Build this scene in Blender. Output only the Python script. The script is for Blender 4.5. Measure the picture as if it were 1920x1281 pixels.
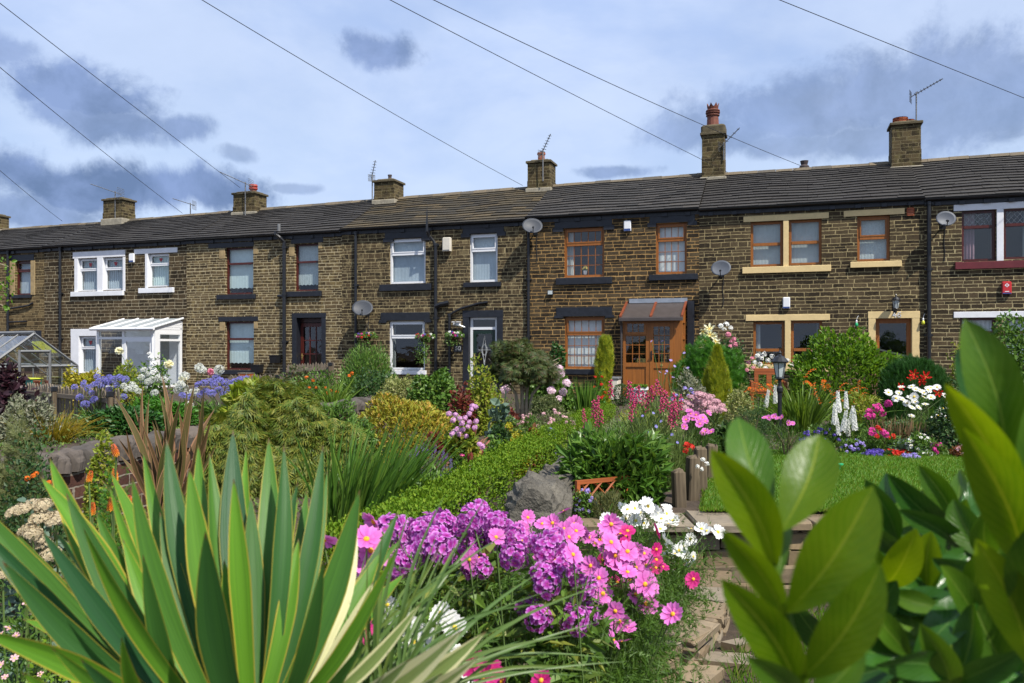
import bpy, math, random
import numpy as np
from mathutils import Vector, Matrix, Euler

R = math.radians
rng = np.random.default_rng(11)
random.seed(11)
for o in list(bpy.data.objects):
    bpy.data.objects.remove(o)
scene = bpy.context.scene
COL = scene.collection

# ------------------------------------------------------------------ camera
EYE = 1.35
FPX = 1500.0
HZ = 650.0
cam_d = bpy.data.cameras.new('camera')
cam_d.sensor_width = 36.0
cam_d.lens = FPX * 36.0 / 1920.0
cam_d.shift_y = (HZ - 640.5) / 1920.0
cam_d.clip_start = 0.05
cam_d.clip_end = 2000.0
cam_d.dof.use_dof = True
cam_d.dof.focus_distance = 8.0
cam_d.dof.aperture_fstop = 7.0
cam = bpy.data.objects.new('camera', cam_d)
COL.objects.link(cam)
cam.location = (0, 0, EYE)
cam.rotation_euler = (R(90), 0, 0)
scene.camera = cam
scene.view_settings.view_transform = 'Standard'
scene.view_settings.look = 'None'
scene.view_settings.exposure = 0.66
scene.view_settings.gamma = 1.0
scene.render.film_transparent = False
scene.cycles.max_bounces = 8
scene.cycles.transparent_max_bounces = 12
scene.cycles.use_denoising = True

# ------------------------------------------------------------------ sun
SUN_DIR = Vector((0.37, -0.46, 0.80)).normalized()          # towards the sun
sun_d = bpy.data.lights.new('sun', 'SUN')
sun_d.energy = 4.6
sun_d.angle = R(0.53)
sun_d.color = (1.0, 0.94, 0.84)
sun = bpy.data.objects.new('sun', sun_d)
COL.objects.link(sun)
sun.rotation_euler = SUN_DIR.to_track_quat('Z', 'Y').to_euler()

# ------------------------------------------------------------------ world
world = bpy.data.worlds.new('World')
scene.world = world
world.use_nodes = True
WN = world.node_tree
WN.nodes.clear()


class NT:
    """small helper for building node trees"""
    def __init__(s, tree):
        s.t = tree

    def n(s, kind, **kw):
        nd = s.t.nodes.new(kind)
        for k, v in kw.items():
            setattr(nd, k, v)
        return nd

    def l(s, a, b):
        s.t.links.new(a, b)

    def val(s, sock, v):
        if hasattr(v, 'is_output') or isinstance(v, bpy.types.NodeSocket):
            s.l(v, sock)
        else:
            sock.default_value = v

    def math(s, op, a, b=0.0, c=0.0, clamp=False):
        nd = s.n('ShaderNodeMath', operation=op, use_clamp=clamp)
        s.val(nd.inputs[0], a); s.val(nd.inputs[1], b)
        if op in ('MULTIPLY_ADD', 'SMOOTH_MIN', 'SMOOTH_MAX'):
            s.val(nd.inputs[2], c)
        return nd.outputs[0]

    def vmath(s, op, a, b=(0, 0, 0)):
        nd = s.n('ShaderNodeVectorMath', operation=op)
        s.val(nd.inputs[0], a)
        if op == 'SCALE':
            s.val(nd.inputs['Scale'], b)
        elif len(nd.inputs) > 1 and op not in ('LENGTH', 'NORMALIZE'):
            s.val(nd.inputs[1], b)
        return nd.outputs['Value'] if op in ('LENGTH', 'DOT_PRODUCT') else nd.outputs[0]

    def mr(s, x, a, b, c=0.0, d=1.0, smooth=False):
        nd = s.n('ShaderNodeMapRange', interpolation_type='SMOOTHSTEP' if smooth else 'LINEAR')
        s.val(nd.inputs[0], x)
        for i, v in enumerate((a, b, c, d)):
            s.val(nd.inputs[i + 1], v)
        return nd.outputs[0]

    def mix(s, f, a, b, mode='MIX'):
        nd = s.n('ShaderNodeMix', data_type='RGBA', blend_type=mode)
        s.val(nd.inputs[0], f)
        for sock, v in ((nd.inputs[6], a), (nd.inputs[7], b)):
            if isinstance(v, (tuple, list)) and len(v) == 3:
                v = (*v, 1.0)
            s.val(sock, v)
        return nd.outputs[2]

    def noise(s, vec, scale, detail=4.0, rough=0.55, dist=0.0):
        nd = s.n('ShaderNodeTexNoise')
        if vec is not None:
            s.l(vec, nd.inputs['Vector'])
        nd.inputs['Scale'].default_value = scale
        nd.inputs['Detail'].default_value = detail
        nd.inputs['Roughness'].default_value = rough
        nd.inputs['Distortion'].default_value = dist
        return nd

    def ramp(s, fac, stops):
        nd = s.n('ShaderNodeValToRGB')
        e = nd.color_ramp.elements
        while len(e) < len(stops):
            e.new(0.5)
        for i, (p, c) in enumerate(stops):
            e[i].position = p
            e[i].color = (*c, 1.0)
        s.l(fac, nd.inputs[0])
        return nd.outputs[0]


def build_world():
    w = NT(WN)
    out = w.n('ShaderNodeOutputWorld')
    bg = w.n('ShaderNodeBackground')
    w.l(bg.outputs[0], out.inputs[0])
    sky = w.n('ShaderNodeTexSky', sky_type='NISHITA')
    sky.sun_disc = False
    sky.sun_elevation = math.asin(SUN_DIR.z)
    sky.sun_rotation = math.atan2(SUN_DIR.x, SUN_DIR.y)
    sky.air_density = 1.0
    sky.dust_density = 1.2
    sky.ozone_density = 1.5
    STR = 0.10
    bg.inputs['Strength'].default_value = STR
    d = w.n('ShaderNodeTexCoord').outputs['Generated']
    sep = w.n('ShaderNodeSeparateXYZ'); w.l(d, sep.inputs[0])
    zc = w.math('ADD', w.math('MAXIMUM', sep.outputs[2], 0.0), 0.25)
    comb = w.n('ShaderNodeCombineXYZ')
    w.l(w.math('DIVIDE', sep.outputs[0], zc), comb.inputs[0])
    w.l(w.math('DIVIDE', sep.outputs[1], zc), comb.inputs[1])
    layer = comb.outputs[0]
    n1 = w.noise(layer, 0.9, 7.0, 0.55, 0.3)
    veil = w.mr(n1.outputs[0], 0.34, 0.62, 0.70, 0.98, True)
    k = 1.0 / STR
    c_hi = tuple(v * k for v in (0.415, 0.495, 0.665))
    c_lo = tuple(v * k for v in (0.30, 0.395, 0.61))
    n2 = w.noise(layer, 1.6, 6.0, 0.55, 0.2)
    veil_col = w.mix(w.mr(n2.outputs[0], 0.36, 0.60, 0, 1, True), c_lo, c_hi)
    # brighter, whiter towards the roofs
    low = w.mr(sep.outputs[2], 0.16, 0.34, 1.0, 0.0, True)
    veil_col = w.mix(w.math('MULTIPLY', low, 0.6), veil_col, tuple(v * k for v in (0.41, 0.50, 0.66)))
    col = w.mix(veil, sky.outputs[0], veil_col)
    # heavy slate-blue clouds: (direction, half sizes, strength)
    nd = w.noise(d, 7.0, 8.0, 0.66, 0.3)
    nd2 = w.noise(d, 17.0, 6.0, 0.6, 0.2)
    dis = w.vmath('SUBTRACT', nd.outputs['Color'], (0.5, 0.5, 0.5))
    dis2 = w.vmath('SUBTRACT', nd2.outputs['Color'], (0.5, 0.5, 0.5))
    dis = w.vmath('ADD', w.vmath('SCALE', dis, 2.3), w.vmath('SCALE', dis2, 1.2))
    total = None
    for px, py, rx, rz, s in (
            (180, 170, 130, 60, 0.9), (215, 225, 120, 48, 0.82), (345, 240, 55, 34, 0.8), (270, 245, 70, 30, 0.5), (25, 95, 60, 40, 0.7),
            (690, 92, 88, 48, 0.85), (110, 335, 190, 62, 0.95), (330, 355, 170, 50, 0.95), (60, 390, 150, 40, 0.8), (440, 290, 40, 18, 0.5),
            (1560, 190, 260, 75, 0.66), (1350, 250, 150, 45, 0.62), (1720, 165, 200, 105, 0.70), (1480, 270, 120, 30, 0.6),
            (1870, 190, 130, 105, 0.66), (1640, 262, 170, 42, 0.65), (1150, 322, 100, 14, 0.7), (540, 352, 70, 12, 0.5)):
        v = Vector(((px - 960) / FPX, 1.0, (HZ - py) / FPX))
        f = v.normalized()
        q = w.vmath('SUBTRACT', d, tuple(f))
        q = w.vmath('MULTIPLY', q, (FPX * v.length / rx, 1.0, FPX * v.length / rz))
        q = w.vmath('ADD', q, dis)
        m = w.math('MULTIPLY', w.mr(w.vmath('LENGTH', q), 1.12, 0.50, 0, 1, True), s)
        total = m if total is None else w.math('MAXIMUM', total, m)
    n3 = w.noise(d, 14.0, 6.0, 0.6, 0.3)
    dark = w.mix(w.mr(n3.outputs[0], 0.35, 0.65), tuple(v * k for v in (0.065, 0.115, 0.235)),
                 tuple(v * k for v in (0.15, 0.22, 0.41)))
    # clouds all round the rest of the sky as well
    rest = w.math('MULTIPLY', w.mr(w.noise(layer, 1.3, 6.0, 0.55).outputs[0], 0.52, 0.66, 0, 0.7, True),
                  w.mr(sep.outputs[1], 0.5, -0.1, 0, 1, True))
    total = w.math('MAXIMUM', total, rest)
    col = w.mix(w.math('MULTIPLY', total, 0.92), col, dark)
    w.l(col, bg.inputs['Color'])


build_world()

# ================================================================== placing
def P(px, py, Y):
    return np.array([(px - 960.0) / FPX * Y, Y, EYE - (py - HZ) / FPX * Y])


FA = math.atan(0.34)
CA, SA = math.cos(FA), math.sin(FA)
FY = 23.4


def FU(px, v=0.0):
    t = (px - 960.0) / FPX
    Y = (FY + v / CA) / (1 + 0.34 * t)
    return (t * Y - v * SA) / CA


def FZ(px, py, v=0.0):
    t = (px - 960.0) / FPX
    Y = (FY + v / CA) / (1 + 0.34 * t)
    return EYE - (py - HZ) / FPX * Y


def FW(u, v, z):
    """facade coordinates -> world"""
    return np.array([u * CA + v * SA, FY - u * SA + v * CA, z])


def wallx(y):
    return 0.15 + 0.257 * (y - 6.6)


def brickx(y):
    return -4.3 + (y - 7.1) * 0.184


def gz(x, y):
    if x > wallx(y) and y > 4.5:
        if y > 6.45:
            return 0.0
        return -0.6
    if x < brickx(y) - 0.1 and y > 6.9:
        b = 0.1
        if y > 13:
            b = 0.1 - 0.4 * min(1, (y - 13) / 5) * min(1, max(0, (-x - 5) / 3))
        if y > 21:
            b = b + (0.0 - b) * min(1, (y - 21) / 3)
        return b
    return -0.6 + 0.55 * min(1.0, max(0.0, (y - 4.5) / 12.5))


# ================================================================== tagging
def tag(o, label=None, cat=None, group=None, kind=None):
    if label: o['label'] = label
    if cat: o['category'] = cat
    if group: o['group'] = group
    if kind: o['kind'] = kind
    return o


def thing(name, label, cat, loc=(0, 0, 0), rz=0.0, group=None):
    o = bpy.data.objects.new(name, None)
    o.empty_display_size = 0.1
    COL.objects.link(o)
    o.location = tuple(float(v) for v in loc)
    o.rotation_euler = (0, 0, rz)
    return tag(o, label, cat, group)


def put(name, data, parent=None, loc=(0, 0, 0), rot=(0, 0, 0), sc=1.0):
    o = bpy.data.objects.new(name, data)
    COL.objects.link(o)
    o.parent = parent
    o.location = tuple(float(v) for v in loc)
    o.rotation_euler = tuple(float(v) for v in rot)
    o.scale = (sc, sc, sc)
    return o


# ================================================================== meshes
class MB:
    def __init__(s):
        s.V, s.F, s.U, s.M = [], [], [], []
        s.n = 0

    def add(s, v, f, mat=0, uv=None):
        v = np.asarray(v, dtype=np.float64).reshape(-1, 3)
        f = np.asarray(f, dtype=np.int64)
        if f.ndim == 1:
            f = f.reshape(1, -1)
        s.V.append(v)
        s.U.append(np.zeros((len(v), 2)) if uv is None else np.asarray(uv, dtype=np.float64))
        s.F.append(f + s.n)
        s.M.append(np.full(len(f), mat) if np.isscalar(mat) else np.asarray(mat))
        s.n += len(v)
        return s

    def data(s, name, mats, smooth=False, origin=None):
        me = bpy.data.meshes.new(name)
        V = np.concatenate(s.V)
        if origin is not None:
            V = V - np.asarray(origin, dtype=np.float64)
        U = np.concatenate(s.U)
        loops = np.concatenate([f.ravel() for f in s.F])
        tot = np.concatenate([np.full(len(f), f.shape[1]) for f in s.F])
        st = np.concatenate([[0], np.cumsum(tot)[:-1]])
        me.vertices.add(len(V)); me.vertices.foreach_set('co', V.ravel())
        me.loops.add(len(loops)); me.loops.foreach_set('vertex_index', loops.astype(np.int32))
        me.polygons.add(len(tot)); me.polygons.foreach_set('loop_start', st.astype(np.int32))
        for m in (mats if isinstance(mats, (list, tuple)) else [mats]):
            me.materials.append(m)
        me.polygons.foreach_set('material_index', np.concatenate(s.M).astype(np.int32))
        me.polygons.foreach_set('use_smooth', np.full(len(tot), bool(smooth)))
        uvl = me.uv_layers.new(name='UVMap')
        uvl.data.foreach_set('uv', U[loops].ravel())
        me.update(calc_edges=True)
        return me

    def build(s, name, mats, parent=None, smooth=False, origin=None, loc=(0, 0, 0), rot=(0, 0, 0)):
        return put(name, s.data(name, mats, smooth, origin), parent, loc, rot)

    # -- primitives
    def box(s, a, b, mat=0, M=None):
        x0, y0, z0 = a; x1, y1, z1 = b
        v = np.array([[x0, y0, z0], [x1, y0, z0], [x1, y1, z0], [x0, y1, z0],
                      [x0, y0, z1], [x1, y0, z1], [x1, y1, z1], [x0, y1, z1]], dtype=float)
        if M is not None:
            v = v @ np.asarray(M)[:3, :3].T + np.asarray(M)[:3, 3]
        return s.add(v, [[0, 3, 2, 1], [4, 5, 6, 7], [0, 1, 5, 4], [1, 2, 6, 5], [2, 3, 7, 6], [3, 0, 4, 7]], mat)

    def bbox(s, a, b, bev=0.01, mat=0):
        """box with its vertical and top edges chamfered"""
        x0, y0, z0 = a; x1, y1, z1 = b
        e = bev
        base = [(x0 + e, y0), (x1 - e, y0), (x1, y0 + e), (x1, y1 - e), (x1 - e, y1), (x0 + e, y1), (x0, y1 - e), (x0, y0 + e)]
        top = [(x0 + 2 * e, y0 + e), (x1 - 2 * e, y0 + e), (x1 - e, y0 + 2 * e), (x1 - e, y1 - 2 * e),
               (x1 - 2 * e, y1 - e), (x0 + 2 * e, y1 - e), (x0 + e, y1 - 2 * e), (x0 + e, y0 + 2 * e)]
        v = [(x, y, z0) for x, y in base] + [(x, y, z1 - e) for x, y in base] + [(x, y, z1) for x, y in top]
        f = []
        for r in range(2):
            for i in range(8):
                f.append([r * 8 + i, r * 8 + (i + 1) % 8, r * 8 + 8 + (i + 1) % 8, r * 8 + 8 + i])
        s.add(v, f, mat)
        s.n -= 0
        s.F.append(np.array([[s.n - 24 + 16 + i for i in range(8)]])); s.M.append(np.array([mat]))
        s.F.append(np.array([[s.n - 24 + 7 - i for i in range(8)]])); s.M.append(np.array([mat]))
        return s

    def tube(s, pts, rad, n=6, mat=0, cap=True):
        pts = np.asarray(pts, dtype=float)
        k = len(pts)
        rad = np.full(k, rad) if np.isscalar(rad) else np.asarray(rad, dtype=float)
        tan = np.gradient(pts, axis=0)
        tan /= np.linalg.norm(tan, axis=1, keepdims=True) + 1e-12
        ref = np.array([0, 0, 1.0]) if abs(tan[0][2]) < 0.9 else np.array([1.0, 0, 0])
        a = np.linspace(0, 2 * np.pi, n, endpoint=False)
        vs = []
        for i in range(k):
            x = np.cross(ref, tan[i]); x /= np.linalg.norm(x) + 1e-12
            y = np.cross(tan[i], x)
            vs.append(pts[i] + rad[i] * (np.cos(a)[:, None] * x + np.sin(a)[:, None] * y))
        i, j = np.meshgrid(np.arange(k - 1), np.arange(n), indexing='ij')
        j2 = (j + 1) % n
        f = np.stack([i * n + j, i * n + j2, (i + 1) * n + j2, (i + 1) * n + j], -1).reshape(-1, 4)
        s.add(np.concatenate(vs), f, mat)
        if cap:
            b = s.n - k * n
            s.F.append(np.array([[b + q for q in range(n)][::-1]])); s.M.append(np.array([mat]))
            s.F.append(np.array([[b + (k - 1) * n + q for q in range(n)]])); s.M.append(np.array([mat]))
        return s

    def lathe(s, prof, n=12, c=(0, 0, 0), mat=0, M=None):
        prof = np.asarray(prof, dtype=float)
        a = np.linspace(0, 2 * np.pi, n, endpoint=False)
        k = len(prof)
        v = np.stack([prof[:, 0:1] * np.cos(a), prof[:, 0:1] * np.sin(a), np.repeat(prof[:, 1:2], n, 1)], -1).reshape(-1, 3)
        if M is not None:
            v = v @ np.asarray(M)[:3, :3].T
        v = v + np.asarray(c)
        i, j = np.meshgrid(np.arange(k - 1), np.arange(n), indexing='ij')
        j2 = (j + 1) % n
        f = np.stack([i * n + j, i * n + j2, (i + 1) * n + j2, (i + 1) * n + j], -1).reshape(-1, 4)
        return s.add(v, f, mat)

    def inst(s, tv, tf, pos, X, Yv, Z, sc, mat=0, tuv=None):
        """copies of template tv/tf at pos with axes X,Y,Z (N,3) and scale sc (N) or (N,3)"""
        tv = np.asarray(tv, dtype=float); tf = np.asarray(tf)
        N, n = len(pos), len(tv)
        sc = np.asarray(sc, dtype=float)
        if sc.ndim == 0: sc = np.full(N, float(sc))
        if sc.ndim == 1: sc = np.repeat(sc[:, None], 3, 1)
        v = (tv[None, :, 0:1] * (X * sc[:, 0:1])[:, None, :] + tv[None, :, 1:2] * (Yv * sc[:, 1:2])[:, None, :]
             + tv[None, :, 2:3] * (Z * sc[:, 2:3])[:, None, :] + np.asarray(pos)[:, None, :])
        f = (tf[None] + (np.arange(N) * n)[:, None, None]).reshape(-1, tf.shape[1])
        uv = None if tuv is None else np.tile(np.asarray(tuv, dtype=float), (N, 1))
        return s.add(v.reshape(-1, 3), f, mat, uv)

    def pydata(s, me_v, me_f, mat=0):
        return s.add(me_v, me_f, mat)


def unit(a):
    return a / (np.linalg.norm(a, axis=-1, keepdims=True) + 1e-12)


def frames(d, nrm):
    d = unit(d)
    x = unit(np.cross(d, nrm))
    z = np.cross(x, d)
    return x, d, z


def rdir(n, r=None):
    r = r or rng
    return unit(r.normal(size=(n, 3)))


# ================================================================== materials
def new_mat(name):
    m = bpy.data.materials.new(name)
    m.use_nodes = True
    m.node_tree.nodes.clear()
    t = NT(m.node_tree)
    out = t.n('ShaderNodeOutputMaterial')
    return m, t, out


def setp(t, b, **kw):
    names = {'rough': 'Roughness', 'metal': 'Metallic', 'spec': 'Specular IOR Level', 'col': 'Base Color', 'alpha': 'Alpha',
             'coat': 'Coat Weight', 'sheen': 'Sheen Weight', 'normal': 'Normal'}
    for k, v in kw.items():
        if isinstance(v, (tuple, list)) and len(v) == 3:
            v = (*v, 1.0)
        t.val(b.inputs[names[k]], v)


def bump(t, h, strength=0.4, dist=0.01):
    b = t.n('ShaderNodeBump')
    b.inputs['Strength'].default_value = strength
    b.inputs['Distance'].default_value = dist
    t.l(h, b.inputs['Height'])
    return b.outputs[0]


def rnd(t):
    """a random number for each separate leaf or petal of each object"""
    a = t.n('ShaderNodeNewGeometry').outputs['Random Per Island']
    b = t.n('ShaderNodeObjectInfo').outputs['Random']
    return t.math('FRACT', t.math('ADD', a, b))


def m_plain(name, col, rough=0.6, var=0.25, scale=8.0, metal=0.0, spec=0.4, bmp=0.15, col2=None, dist=0.01):
    m, t, out = new_mat(name)
    b = t.n('ShaderNodeBsdfPrincipled')
    co = t.n('ShaderNodeTexCoord').outputs['Object']
    n = t.noise(co, scale, 6.0, 0.6).outputs[0]
    n2 = t.noise(co, scale * 6, 4.0, 0.6).outputs[0]
    f = t.math('ADD', t.math('MULTIPLY', n, 0.65), t.math('MULTIPLY', n2, 0.35))
    lo = tuple(c * (1 - var) for c in col)
    hi = tuple(min(1, c * (1 + var)) for c in col) if col2 is None else col2
    c = t.mix(t.mr(f, 0.3, 0.7), lo, hi)
    setp(t, b, col=c, rough=rough, metal=metal, spec=spec)
    if bmp:
        setp(t, b, normal=bump(t, f, bmp, dist))
    t.l(b.outputs[0], out.inputs[0])
    return m


def m_wood(name, col, rough=0.45, dark=0.55, axis=2, spec=0.4):
    m, t, out = new_mat(name)
    b = t.n('ShaderNodeBsdfPrincipled')
    co = t.n('ShaderNodeTexCoord').outputs['Object']
    mp = t.n('ShaderNodeMapping')
    sc = [26, 26, 26]; sc[axis] = 1.5
    mp.inputs['Scale'].default_value = sc
    t.l(co, mp.inputs[0])
    n = t.noise(mp.outputs[0], 1.0, 5.0, 0.6, 0.6).outputs[0]
    c = t.mix(t.mr(n, 0.35, 0.68), tuple(v * dark for v in col), col)
    setp(t, b, col=c, rough=rough, spec=spec, normal=bump(t, n, 0.2, 0.004))
    t.l(b.outputs[0], out.inputs[0])
    return m


def m_leaf(name, cols, trans=0.35, rough=0.5, spec=0.3, tint=(1.25, 1.2, 0.6), gloss_var=False):
    m, t, out = new_mat(name)
    b = t.n('ShaderNodeBsdfPrincipled')
    ri = t.n('ShaderNodeNewGeometry').outputs['Random Per Island']
    k = len(cols)
    c = t.ramp(ri, [((i + 0.5) / k, cols[i]) for i in range(k)])
    co = t.n('ShaderNodeTexCoord').outputs['Object']
    n = t.noise(co, 3.0, 3.0, 0.6).outputs[0]
    c = t.mix(t.mr(n, 0.35, 0.65, 0.0, 0.5), c, t.mix(1.0, c, (0.62, 0.72, 0.6), 'MULTIPLY'))
    setp(t, b, col=c, rough=rough, spec=spec)
    tr = t.n('ShaderNodeBsdfTranslucent')
    t.l(t.mix(1.0, c, tint, 'MULTIPLY'), tr.inputs[0])
    mx = t.n('ShaderNodeMixShader')
    mx.inputs[0].default_value = trans
    t.l(b.outputs[0], mx.inputs[1]); t.l(tr.outputs[0], mx.inputs[2])
    t.l(mx.outputs[0], out.inputs[0])
    return m


def m_petal(name, stops, trans=0.3, rough=0.6, vary=0.25):
    """colour along UV.y (0 heart .. 1 petal tip), varied from flower to flower"""
    m, t, out = new_mat(name)
    b = t.n('ShaderNodeBsdfPrincipled')
    uv = t.n('ShaderNodeSeparateXYZ')
    t.l(t.n('ShaderNodeUVMap').outputs[0], uv.inputs[0])
    c = t.ramp(uv.outputs[1], stops)
    ri = rnd(t)
    c = t.mix(t.math('MULTIPLY', ri, vary), c, t.mix(1.0, c, (0.45, 0.4, 0.5), 'MULTIPLY'))
    setp(t, b, col=c, rough=rough, spec=0.25)
    tr = t.n('ShaderNodeBsdfTranslucent')
    t.l(c, tr.inputs[0])
    mx = t.n('ShaderNodeMixShader')
    mx.inputs[0].default_value = trans
    t.l(b.outputs[0], mx.inputs[1]); t.l(tr.outputs[0], mx.inputs[2])
    t.l(mx.outputs[0], out.inputs[0])
    return m


def m_masonry(name, stone_a, stone_b, mortar, row=0.088, width=0.30, patch=(0.16, 0.125, 0.06), patch_amt=0.5, soot=0.6,
              msize=0.0095, seed=0.0, per=1.0):
    m, t, out = new_mat(name)
    b = t.n('ShaderNodeBsdfPrincipled')
    co = t.n('ShaderNodeTexCoord').outputs['Object']
    sep = t.n('ShaderNodeSeparateXYZ'); t.l(co, sep.inputs[0])
    cb = t.n('ShaderNodeCombineXYZ')
    t.l(t.math('ADD', t.math('ADD', sep.outputs[0], sep.outputs[1]), seed), cb.inputs[0])
    zn = t.n('ShaderNodeTexNoise', noise_dimensions='1D')
    t.l(t.math('ADD', sep.outputs[2], seed), zn.inputs['W']); zn.inputs['Scale'].default_value = 2.6; zn.inputs['Detail'].default_value = 2.0
    zz = t.math('ADD', sep.outputs[2], t.math('MULTIPLY', zn.outputs[0], 0.16))
    t.l(zz, cb.inputs[1])
    v = cb.outputs[0]
    rowi = t.math('FLOOR', t.math('DIVIDE', zz, row))
    cr = t.n('ShaderNodeCombineXYZ')
    t.l(t.math('MULTIPLY', t.math('ADD', sep.outputs[0], sep.outputs[1]), 1.7), cr.inputs[0]); t.l(t.math('MULTIPLY', rowi, 5.37), cr.inputs[1])
    dxn = t.noise(cr.outputs[0], 1.0, 1.0, 0.5).outputs[0]
    cx = t.n('ShaderNodeCombineXYZ'); t.l(t.math('MULTIPLY', t.math('SUBTRACT', dxn, 0.5), 0.42), cx.inputs[0])
    nw = t.noise(v, 2.2, 3.0, 0.5)
    wob = t.vmath('SCALE', t.vmath('SUBTRACT', nw.outputs['Color'], (0.5, 0.5, 0.5)), 0.035)
    nw2 = t.noise(v, 22.0, 3.0, 0.6)
    wob2 = t.vmath('SCALE', t.vmath('SUBTRACT', nw2.outputs['Color'], (0.5, 0.5, 0.5)), 0.022)
    vv = t.vmath('ADD', t.vmath('ADD', t.vmath('ADD', v, wob), wob2), cx.outputs[0])
    br = t.n('ShaderNodeTexBrick')
    br.offset = 0.5; br.offset_frequency = 2; br.squash = 0.72; br.squash_frequency = 3
    t.l(vv, br.inputs['Vector'])
    br.inputs['Scale'].default_value = 1.0
    br.inputs['Mortar Size'].default_value = msize
    br.inputs['Mortar Smooth'].default_value = 0.25
    br.inputs['Brick Width'].default_value = width
    br.inputs['Row Height'].default_value = row
    br.inputs['Bias'].default_value = 0.0
    br.inputs['Color1'].default_value = (0, 0, 0, 1)
    br.inputs['Color2'].default_value = (1, 1, 1, 1)
    br.inputs['Mortar'].default_value = (0.5, 0.5, 0.5, 1)
    bw = t.n('ShaderNodeRGBToBW'); t.l(br.outputs['Color'], bw.inputs[0])
    n1 = t.noise(v, 1.3, 5.0, 0.6).outputs[0]
    n2 = t.noise(v, 30.0, 5.0, 0.65).outputs[0]
    n3 = t.noise(v, 6.0, 5.0, 0.65, 0.5).outputs[0]
    sc = t.mix(t.math('MULTIPLY', t.mr(bw.outputs[0], 0.12, 0.95, 0, 1, True), per), tuple(c * 0.62 for c in stone_a), stone_b)
    sc = t.mix(t.math('MULTIPLY', t.mr(n3, 0.49, 0.62, 0, 1, True), patch_amt), sc, patch)
    sc = t.mix(t.mr(n2, 0.35, 0.7), t.mix(1.0, sc, (0.62, 0.62, 0.65), 'MULTIPLY'), sc)
    sc = t.mix(t.math('MULTIPLY', t.mr(n1, 0.40, 0.62, 0, 1, True), soot), sc, t.mix(1.0, sc, (0.38, 0.36, 0.40), 'MULTIPLY'))
    # damp, sooty streaks running down the wall
    ms = t.n('ShaderNodeMapping'); ms.inputs['Scale'].default_value = (2.6, .32, 1); t.l(v, ms.inputs[0])
    n5 = t.noise(ms.outputs[0], 1.0, 4.0, 0.6).outputs[0]
    sc = t.mix(t.mr(n5, .54, .70, 0, .55, True), sc, t.mix(1.0, sc, (.45, .44, .46), 'MULTIPLY'))
    mc = t.mix(t.mr(n3, 0.3, 0.7), tuple(c * 0.72 for c in mortar), mortar)
    mfac = t.math('MULTIPLY', br.outputs['Fac'], t.mr(n3, 0.25, 0.5, 0.55, 1.0))
    c = t.mix(mfac, sc, mc)
    h = t.math('ADD', t.math('MULTIPLY', t.math('SUBTRACT', 1.0, mfac), 1.0), t.math('MULTIPLY', n2, 0.7))
    setp(t, b, col=c, rough=0.9, spec=0.2, normal=bump(t, h, 0.7, 0.012))
    t.l(b.outputs[0], out.inputs[0])
    return m


def m_slate(name, cols, lichen=(0.33, 0.32, 0.27), amt=0.5, rough=0.75):
    m, t, out = new_mat(name)
    b = t.n('ShaderNodeBsdfPrincipled')
    ri = t.n('ShaderNodeNewGeometry').outputs['Random Per Island']
    k = len(cols)
    c = t.ramp(ri, [((i + 0.5) / k, cols[i]) for i in range(k)])
    co = t.n('ShaderNodeTexCoord').outputs['Object']
    n = t.noise(co, 2.2, 6.0, 0.62).outputs[0]
    n2 = t.noise(co, 14.0, 6.0, 0.7, 0.4).outputs[0]
    c = t.mix(t.mr(n2, 0.3, 0.7), t.mix(1.0, c, (0.78, 0.78, 0.78), 'MULTIPLY'), t.mix(1.0, c, (1.14, 1.12, 1.08), 'MULTIPLY'))
    f = t.math('MULTIPLY', t.mr(n2, 0.60, 0.70, 0, 1, True), t.mr(n, 0.42, 0.60, 0, amt, True))
    c = t.mix(f, c, lichen)
    setp(t, b, col=c, rough=rough, spec=0.25, normal=bump(t, n2, 0.4, 0.01))
    t.l(b.outputs[0], out.inputs[0])
    return m


def m_glass(name, tint=(0.86, 0.90, 0.90), refl=1.0, ior=1.5):
    m, t, out = new_mat(name)
    tr = t.n('ShaderNodeBsdfTransparent'); tr.inputs[0].default_value = (*tint, 1)
    gl = t.n('ShaderNodeBsdfGlossy'); gl.inputs['Roughness'].default_value = 0.02
    gl.inputs['Color'].default_value = (1, 1, 1, 1)
    co = t.n('ShaderNodeTexCoord').outputs['Object']
    n = t.noise(co, 2.5, 2.0, 0.5).outputs[0]
    t.l(bump(t, n, 0.06, 0.05), gl.inputs['Normal'])
    lw = t.n('ShaderNodeLayerWeight'); lw.inputs[0].default_value = 0.5
    fr = t.math('MULTIPLY_ADD', t.math('POWER', lw.outputs['Facing'], 4.0), 0.7, 0.045)
    mx = t.n('ShaderNodeMixShader')
    t.l(t.math('MULTIPLY', fr, 1.5 * refl, clamp=True), mx.inputs[0])
    t.l(tr.outputs[0], mx.inputs[1]); t.l(gl.outputs[0], mx.inputs[2])
    t.l(mx.outputs[0], out.inputs[0])
    return m


# ================================================================== writing (flat raised letters from strokes)
STROKES = {
    '0': [[(0, 0), (0, 1), (.6, 1), (.6, 0), (0, 0)]],
    '4': [[(.5, 0), (.5, 1), (0, .35), (.68, .35)]],
    '5': [[(.6, 1), (.05, 1), (.05, .55), (.5, .55), (.6, .4), (.6, .12), (.48, 0), (0, 0)]],
    '6': [[(.55, 1), (.2, .9), (0, .5), (0, .15), (.15, 0), (.45, 0), (.6, .15), (.6, .42), (.45, .55), (.1, .52)]],
    '8': [[(.3, .53), (.05, .65), (.05, .88), (.2, 1), (.4, 1), (.55, .88), (.55, .65), (.3, .53), (0, .38), (0, .12), (.15, 0),
           (.45, 0), (.6, .12), (.6, .38), (.3, .53)]],
}


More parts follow.
